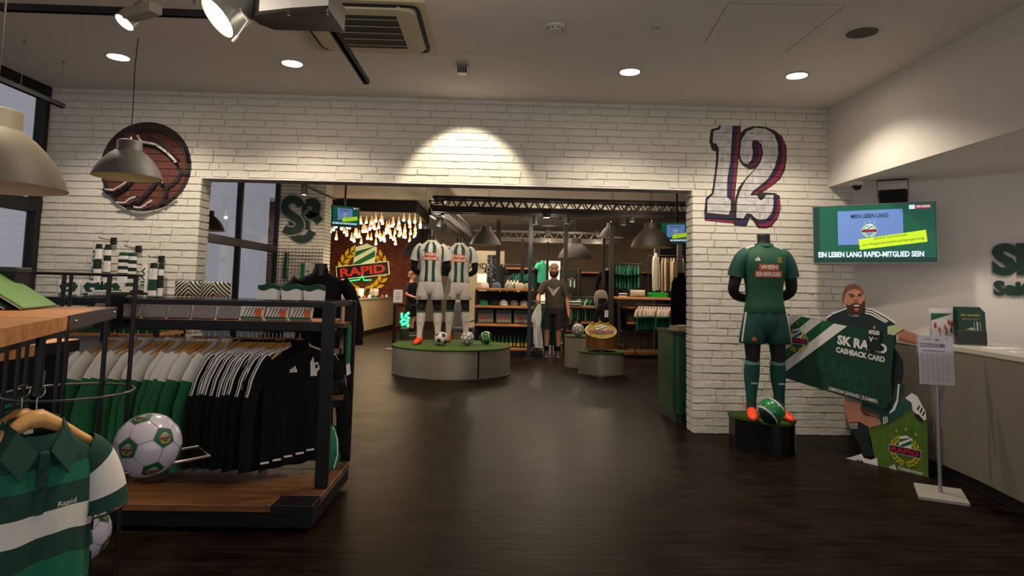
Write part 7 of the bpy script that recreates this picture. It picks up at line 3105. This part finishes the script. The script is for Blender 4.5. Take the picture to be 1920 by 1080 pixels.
for k in range(3):
    t = thing('gift_box', 'pale grey gift box with red lettering, %s of three on the third board' % ('left', 'middle', 'right')[k], 'box', (-.18 + k * .37, gy0 + .18, .646), .0, 'gift boxes on the third board of the cap shelf')
    m = MB(mat('box_pale_grey', '5d6a70', .6))
    m.M = Matrix.Rotation(-.25, 4, 'X')
    m.box((0, 0, .15), (.32, .05, .28), .004)
    m.build('box', t)
    p = MB(PRED)
    p.M = Matrix.Rotation(-.25, 4, 'X') @ Matrix.Translation((0, -.026, .15)) @ Matrix.Rotation(PI / 2, 4, 'X')
    p.rect(-.12, -.05, .06, .02, .0005, mat('box_label_red', '8a3438', .6))
    p.rect(-.14, -.12, .14, -.07, .0005, mat('box_label_tan', '9a8464', .6))
    p.text('RAPID', -.03, -.015, .045, .001, mat('box_label_pink', 'c86a68', .6))
    p.build('box_print', t)
for k in range(13):
    t = thing('drink_bottle', 'green glass bottle with yellow label, %s from the left on the bottom board' % ORD[k], 'bottle', (-.30 + k * .08, gy0 + .12 + .05 * (k % 2), .166), 0, 'bottles on the bottom board of the cap shelf')
    m = MB(mat('bottle_green_glass', '16502c', .2))
    m.lathe([(.03, 0), (.031, .13), (.012, .19), (.012, .25), (.001, .252)], 10)
    m.build('glass', t, True)
    m = MB(mat('bottle_label', 'b8a040', .6))
    m.lathe([(.032, .03), (.032, .10)], 10, caps=False)
    m.build('label', t, True)


def garment_row(X0, X1, Y, z, n, length, mats, label, grp, rzd=70, hw=.2, upper=None, split=.2):
    d = 1 if X1 > X0 else -1
    protos = {}
    for k in range(n):
        f = k / (n - 1)
        key = k % len(mats)
        lab = '%s, %s from the left' % (label, ORD[k]) if k < len(ORD) else label
        rz = math.radians(rzd + rc.uniform(-6, 6))
        loc = (X0 + (X1 - X0) * f, Y, z)
        if key not in protos:
            mu = (upper or mats[key])
            g = garment('garment', lab, 'garment', mu, mats[key], split, length, None, 'short' if length < .7 else 'long', grp, None, 30 + key, None, hw, 20)
            protos[key] = g
            g.location, g.rotation_euler = loc, (0, 0, rz)
        else:
            g = dup(protos[key], loc, rz, lab)
        g.scale = (1, .5, rc.uniform(.95, 1.05))


def garment_rail(X0, X1, Y, z, label, zf=0.0):
    t = thing('garment_rail', label, 'rail', (0, 0, 0))
    m = MB(TRM)
    m.tube([(X0, Y, z), (X1, Y, z)], .014, 8)
    m.build('bar', t, True)
    for x in (X0, X1):
        m = MB(TRM)
        m.tube([(x, Y, zf), (x, Y, z)], .014, 8)
        m.build('leg', t, True)


# right side of the cap shelf: green shirts on a short rail
garment_row(.92, 1.12, 13.9, 1.02, 4, .85, [GREEN, MIDGREEN], 'long green shirt beside the cap shelf', 'green shirts beside the cap shelf', 20)
garment_rail(.80, 1.25, 13.9, 1.10, 'short black rail of green shirts beside the cap shelf')
# green garment row, coats, small shirts on the right
garment_row(2.68, 3.22, 14.4, 1.90, 9, .48, [DKGREEN, TEAL, MIDGREEN], 'dark green shirt on the middle hall rail', 'dark green shirts on the middle hall rail', 72, .18)
garment_rail(2.6, 3.3, 14.4, 1.98, 'black rail of dark green shirts in the hall')
COAT = [mat('coat_sand', '9a8468', .85), mat('coat_pale', 'b5a58c', .85), mat('coat_brown', '5a4636', .85)]
g = garment('garment', 'single pale grey coat left of the sand coloured row', 'coat', mat('coat_grey_white', 'b0aca6', .85), mat('coat_grey_white', 'b0aca6', .85), .3, .78, None, 'long', None, None, 50, None, .2, 24)
g.location, g.rotation_euler, g.scale = (3.52, 14.0, 2.17), (0, 0, 1.1), (1, .6, 1)
garment_row(3.72, 4.18, 14.2, 2.08, 8, .72, COAT, 'sand coloured coat on the upper right rail', 'coats on the upper right rail', 70)
garment_rail(3.4, 4.3, 14.2, 2.17, 'black rail of sand coloured coats in the hall')
garment_row(2.98, 3.62, 13.2, 1.02, 12, .42, [MIDGREEN, TEAL, GREEN], 'small white and green shirt on the lower right rail', 'small shirts on the lower right rail', 66, .15, mat('shirt_rose_white', 'b8a8a0', .85), .16)
garment_rail(2.9, 3.7, 13.2, 1.10, 'black rail of small white and green shirts')
# table with zebra cushions and bright green shirts above it
tb2 = thing('hall_table', 'black hall table with oak top over the small shirts', 'table', (0, 0, 0))
for k in range(2):
    m = MB(OAK)
    m.box2((2.55, 13.3 + k * .32, 1.20), (3.72, 13.3 + k * .32 + .316, 1.245), .003)
    m.build('top_plank', tb2)
for x in (2.58, 3.69):
    for y in (13.33, 13.9):
        m = MB(TRM)
        m.box2((x - .025, y - .025, 0), (x + .025, y + .025, 1.20), .002)
        m.build('leg', tb2)
m = MB(WALNUT)
m.box2((2.45, 13.25, .06), (3.72, 13.95, .12), .003)
m.build('bottom_board', tb2)
m = MB(BLACKM)
m.box2((2.48, 13.3, 0), (3.70, 13.9, .06), 0)
m.build('plinth', tb2)
cushion((3.02, 13.55, 1.246), .1, .34, .15, .2, ZEB, 'black and white zigzag cushion on the hall table')
folded_stack((3.45, 13.55, 1.246), .1, 4, .40, .26, [mat('bright_green_cloth', '1fa03c', .85)], 'bright green folded shirts on the hall table')
folded_stack((2.70, 13.5, 1.246), .0, 3, .16, .2, [PAPER, BLACKM], 'small pile of printed goods at the left end of the hall table')
# black garment on a stand by the right pier
t = garment('jacket_bust', 'black jacket on a stand right before the right pier edge', 'bust', BLKFAB, BLKFAB, .3, .95, None, 'long', None, None, 61, BLKFAB, .2, 24)
t.location, t.rotation_euler = (2.62, 9.0, 1.60), (0, 0, .9)
m = MB(BLACK)
m.tube([(0, 0, -.9), (0, 0, -1.58)], .016, 10)
m.lathe([(.16, -1.60), (.16, -1.585), (.02, -1.575)], 24)
m.build('stand', t, True)
# green bin with papers by the right pier
gb = thing('green_bin', 'tall dark green cabinet with narrower foot behind the right pier', 'cabinet', (2.26, 7.15, 0))
GB = mat('cabinet_green', '0a3a20', .4)
m = MB(GB)
m.prism(rrect(.355, .36, .05), .10, .93)
m.build('body', gb, True, 30)
m = MB(mat('cabinet_green_dark', '072a17', .45))
m.prism(rrect(.31, .31, .05), 0, .10)
m.build('foot', gb, True, 30)
m = MB(BLACKM)
m.prism(rrect(.37, .375, .05), .93, .955)
m.build('rim', gb, True, 30)
for k, (x, y, rz, mm, lab) in enumerate(((-.20, -.12, .3, mat('card_tan', 'b09878', .7), 'tan folded cards on the green cabinet, left pile'), (.05, -.02, -.2, mat('card_cream', 'b8ab94', .6), 'cream folded cards on the green cabinet, right pile'))):
    t = thing('card_pile', lab, 'cards', (2.26 + x, 7.15 + y, .956), rz)
    m = MB(mm)
    for j in range(3):
        m.box((.01 * j, 0, .008 + .016 * j), (.24, .18, .014), .002, rot=(0, .03 * j, 0))
    m.build('cards', t)
    m = MB(PAPER)
    m.box((.02, .0, .056), (.12, .09, .004), .001)
    m.build('top_card', t)

# ---------------------------------------------------------------- back of the hall
WG_ = mat('white_wall_panel', 'd8c8ac', .8)
wp_ = thing('lit_wall_panel', 'brightly lit cream wall panel with dark RAPID lettering far back', 'wall panel', (-.65, 22.2, 0))
m = MB(WG_)
m.box2((-.75, 0, 0), (.95, .12, 2.65), .004)
m.build('panel', wp_)
m = MB(PBLACK)
m.M = Matrix.Translation((.25, -.004, 2.12)) @ Matrix.Rotation(PI / 2, 4, 'X')
m.text('RAPIDEUM', .0, 0, .2, 0, PBLACK, w=1.3)
m.build('lettering', wp_)
m = MB(mat('panel_window', 'f0ead8', .6, emit=.8, ecol='fff0d8'))
m.box2((.02, -.01, 1.55), (.5, 0, 1.85), 0)
m.build('lit_window', wp_)
lamp('panel_spot', 'SPOT', (-.4, 21.0, 3.3), 60, (1, .85, .62), (-.4, 22.2, 1.9), .05, 90, .6)
t = thing('sequin_column', 'glittering dotted column behind the cap shelf', 'column', (-.10, 16.2, 0))
m = MB(mat('sequin_black', '1c1e20', .4))
m.lathe([(.12, 0), (.12, 2.2)], 20)
m.build('shaft', t, True)
m = MB(mat('sequin_silver', 'c8c8c0', .25, .9))
for k in range(260):
    a = rc.uniform(PI * .95, PI * 2.05)
    z = rc.uniform(.9, 2.15)
    m.box((.122 * math.cos(a), .122 * math.sin(a), z), (.014, .014, .02), 0)
o = m.build('sequins', t)
o['kind'] = 'stuff'
# dark fixtures and clothes towards the rear wall
FX = mat('fixture_brown', '3a2a20', .6)
for k, (x, Y, w, h, lab) in enumerate(((980, 19.5, 1.3, 2.0, 'dark brown wall fixture of green clothes behind the cap shelf'), (1108, 20.5, 1.1, 1.95, 'dark brown wall fixture with a lit back right of the person'), (1190, 20.8, 1.5, 2.0, 'dark brown wall fixture behind the green shirt rail'))):
    X = (x - 928) / 1200 * Y
    t = thing('wall_fixture', lab, 'fixture', (X, Y, 0))
    m = MB(FX)
    m.box2((-w / 2, .3, 0), (w / 2, .36, h), .004)
    m.build('back_panel', t)
    for s in (-1, 1):
        m = MB(TRM)
        m.box2((s * w / 2 - .03, -.1, 0), (s * w / 2 + .03, .36, h), .004)
        m.build('side_panel', t)
    for z in (.3, .8, h - .05):
        m = MB(OAK)
        m.box2((-w / 2 + .03, -.1, z), (w / 2 - .03, .3, z + .05), .003)
        m.build('shelf_plank', t)
garment_row(.55, 1.15, 19.3, 1.78, 8, .5, [TEAL, DKGREEN, MIDGREEN], 'dark green shirt in the fixture behind the cap shelf', 'green shirts in the rear fixture', 60, .18)
garment_row(-.02, .05, 17.6, 1.98, 2, .62, [BLKFAB], 'black sweatshirt hanging by the sequin column', 'black sweatshirts by the sequin column', 20)
garment_row(.35, .62, 17.6, 1.55, 7, .3, [COAT[1], DKGREEN], 'small pale garment hanging by the sequin column', 'small garments by the sequin column', 75, .1)
t = garment('garment', 'mint green shirt hanging beside the lit white shelf', 'shirt', mat('mint_cloth', '2c9a78', .85), mat('mint_cloth', '2c9a78', .85), .3, .55, None, 'short', None, None, 71, None, .18, 24)
t.location, t.rotation_euler = (1.28, 17.5, 2.1), (0, 0, .8)
garment_rail(1.05, 1.4, 17.5, 2.12, 'short black rail with the mint green shirt')
garment_rail(-.1, .7, 17.6, 2.02, 'black rail of sweatshirts by the sequin column')
# lit white shelf left of the person's head
t = thing('lit_shelf', 'bright white lit shelf column left of the head of the person', 'shelf', (1.62, 18.6, 0))
m = MB(mat('lit_shelf_white', 'e8dcc8', .6, emit=.25, ecol='ffe8c8'))
m.box2((-.28, .2, 0), (.28, .26, 2.2), .004)
m.build('back_panel', t)
for k in range(8):
    m = MB(PAPER)
    m.box((-.14 + .24 * (k % 2), .1, .6 + .2 * k), (.2, .16, .15), .004)
    m.build('parcel', t)
# posters, black mannequin torso and gear right of the person
t = thing('framed_poster', 'dark framed poster with pale figures right of the person', 'poster', (1.898, 16.6, 1.578), 0)
m = MB(BLACKM)
m.box((0, .02, 0), (.46, .04, .62), .004)
m.box((0, .05, -.75), (.05, .03, 1.6), .004)
m.build('frame', t)
m = MB(BLACKM)
m.box((0, .05, .012 - t.location.z), (.4, .3, .024), .004)
m.build('foot', t)
p = MB()
p.M = Matrix.Translation((0, -.001, 0)) @ Matrix.Rotation(PI / 2, 4, 'X')
p.rect(-.2, -.28, .2, .28, .0005, mat('poster_dark', '1a2a26', .6))
for k in range(7):
    x = -.15 + .05 * k
    p.rect(x - .018, -.15 + .02 * (k % 3), x + .018, .02 + .02 * (k % 3), .001, PGREEN if k % 2 else PWHITE)
    p.flat(arc(x, .05 + .02 * (k % 3), .02, 0, 2 * PI, 8)[:-1], .001, PSKIN)
p.build('poster_print', t)
t = garment('torso_display', 'black sweatshirt with white block print on a torso stand behind the podiums', 'bust', BLKFAB, BLKFAB, .3, .62, None, 'long', None, None, 81, BLKFAB, .2, 24)
t.location, t.rotation_euler = (2.46, 13.78, 1.12), (0, 0, .1)
m = MB(PWHITE)
m.M = Matrix.Translation((-.02, -.082, -.22)) @ Matrix.Rotation(PI / 2, 4, 'X')
for k in range(4):
    m.rect(-.10 + k * .045, -.10, -.07 + k * .045, .05, 0)
m.build('chest_print', t)
m = MB(BLACK)
m.tube([(0, 0, -.5), (0, 0, -1.1)], .02, 10)
m.lathe([(.2, -1.12), (.2, -1.105), (.02, -1.095)], 24)
m.build('stand', t, True)
t = garment('torso_display', 'black sweatshirt with pale collar hanging high behind the podiums', 'bust', BLKFAB, BLKFAB, .3, .62, None, 'long', None, None, 83, mat('collar_grey', '8a8a8a', .8), .2, 24)
t.location, t.rotation_euler = (2.72, 15.4, 1.86), (0, 0, .3)
m = MB(BLACK)
m.tube([(0, 0, -.5), (0, 0, -1.84)], .02, 10)
m.lathe([(.2, -1.86), (.2, -1.845), (.02, -1.835)], 24)
m.build('stand', t, True)
t = thing('rucksack', 'grey rucksack on the rack right of the person', 'bag', (2.35, 14.2, 1.02), .2)
m = MB(mat('rucksack_grey', '6d6660', .85))
m.loft([ell(.13, .09, 0), ell(.16, .11, .06), ell(.155, .105, .24), ell(.11, .08, .33), ell(.04, .04, .36)])
m.build('bag_body', t, True, 60)
m = MB(BLKFAB)
m.loft([ell(.10, .03, .05, -.10), ell(.105, .035, .1, -.11), ell(.09, .03, .18, -.10)])
m.build('front_pocket', t, True, 60)
tb3 = thing('hall_bench', 'low dark bench display behind the two podiums', 'bench', (0, 0, 0))
for k in range(2):
    m = MB(WALNUT)
    m.box2((1.35, 14.0 + k * .3, .97), (2.9, 14.0 + k * .3 + .297, 1.015), .003)
    m.build('top_plank', tb3)
for x in (1.38, 2.87):
    for y in (14.03, 14.57):
        m = MB(TRM)
        m.box2((x - .025, y - .025, 0), (x + .025, y + .025, .97), .002)
        m.build('leg', tb3)
for z in (.15, .45):
    m = MB(WALNUT)
    m.box2((1.4, 14.05, z), (2.85, 14.58, z + .04), .003)
    m.build('shelf_board', tb3)
folded_stack((1.75, 14.3, 1.016), 0, 4, .34, .26, [DKGREEN, WHITE], 'white and green folded shirts on the dark bench')
folded_stack((1.8, 14.3, .491), 0, 5, .36, .28, [BLKFAB, DKGREEN], 'black and green folded shirts on the lower board of the dark bench')
garment_row(2.05, 2.5, 16.5, 1.10, 8, .5, [GREEN, MIDGREEN, COAT[1]], 'bright green garment behind the dark bench', 'green garments behind the dark bench', 66, .16)
garment_rail(1.9, 2.6, 16.5, 1.18, 'black rail of bright green garments behind the bench')

for x, y, z, p in ((.95, 11.8, 2.50, 30), (1.46, 17.9, 2.6, 40), (2.9, 17.9, 2.6, 40), (-1.2, 12.9, 2.5, 30), (-.6, 15.0, 2.3, 22), (2.6, 11.6, 2.45, 25), (-3.4, 11.0, 2.75, 16)):
    lamp('truss_lamp_glow', 'POINT', (x, y, z), p, (1, .82, .60), None, .06)
# hall lights: warm pools from the hall ceiling
for (x, y, p, tx, ty) in ((-1.9, 8.4, 75, -1.8, 8.9), (-.6, 9.0, 60, -.8, 10.6), (1.9, 8.8, 40, 1.8, 10.6), (-2.6, 13.0, 110, -2.6, 14.0), (.2, 12.2, 50, .2, 13.3), (1.4, 12.2, 34, 1.25, 13.4), (3.3, 12.6, 60, 3.4, 13.6), (3.8, 12.8, 40, 3.9, 14.2), (-.2, 16.5, 60, -.2, 18.2), (2.2, 17.0, 60, 2.2, 19.0), (-4.05, 11.6, 30, -4.1, 13.45), (-2.6, 19.0, 60, -2.9, 21.9)):
    lamp('hall_spot', 'SPOT', (x, y, 3.5), p * 3.2, (1, .78, .54), (tx, ty, .9), .06, 75, .7)
lamp('hall_fill', 'AREA', (.8, 16.0, 3.55), 260, (1, .80, .58), (.8, 16.0, 0), 4.0)
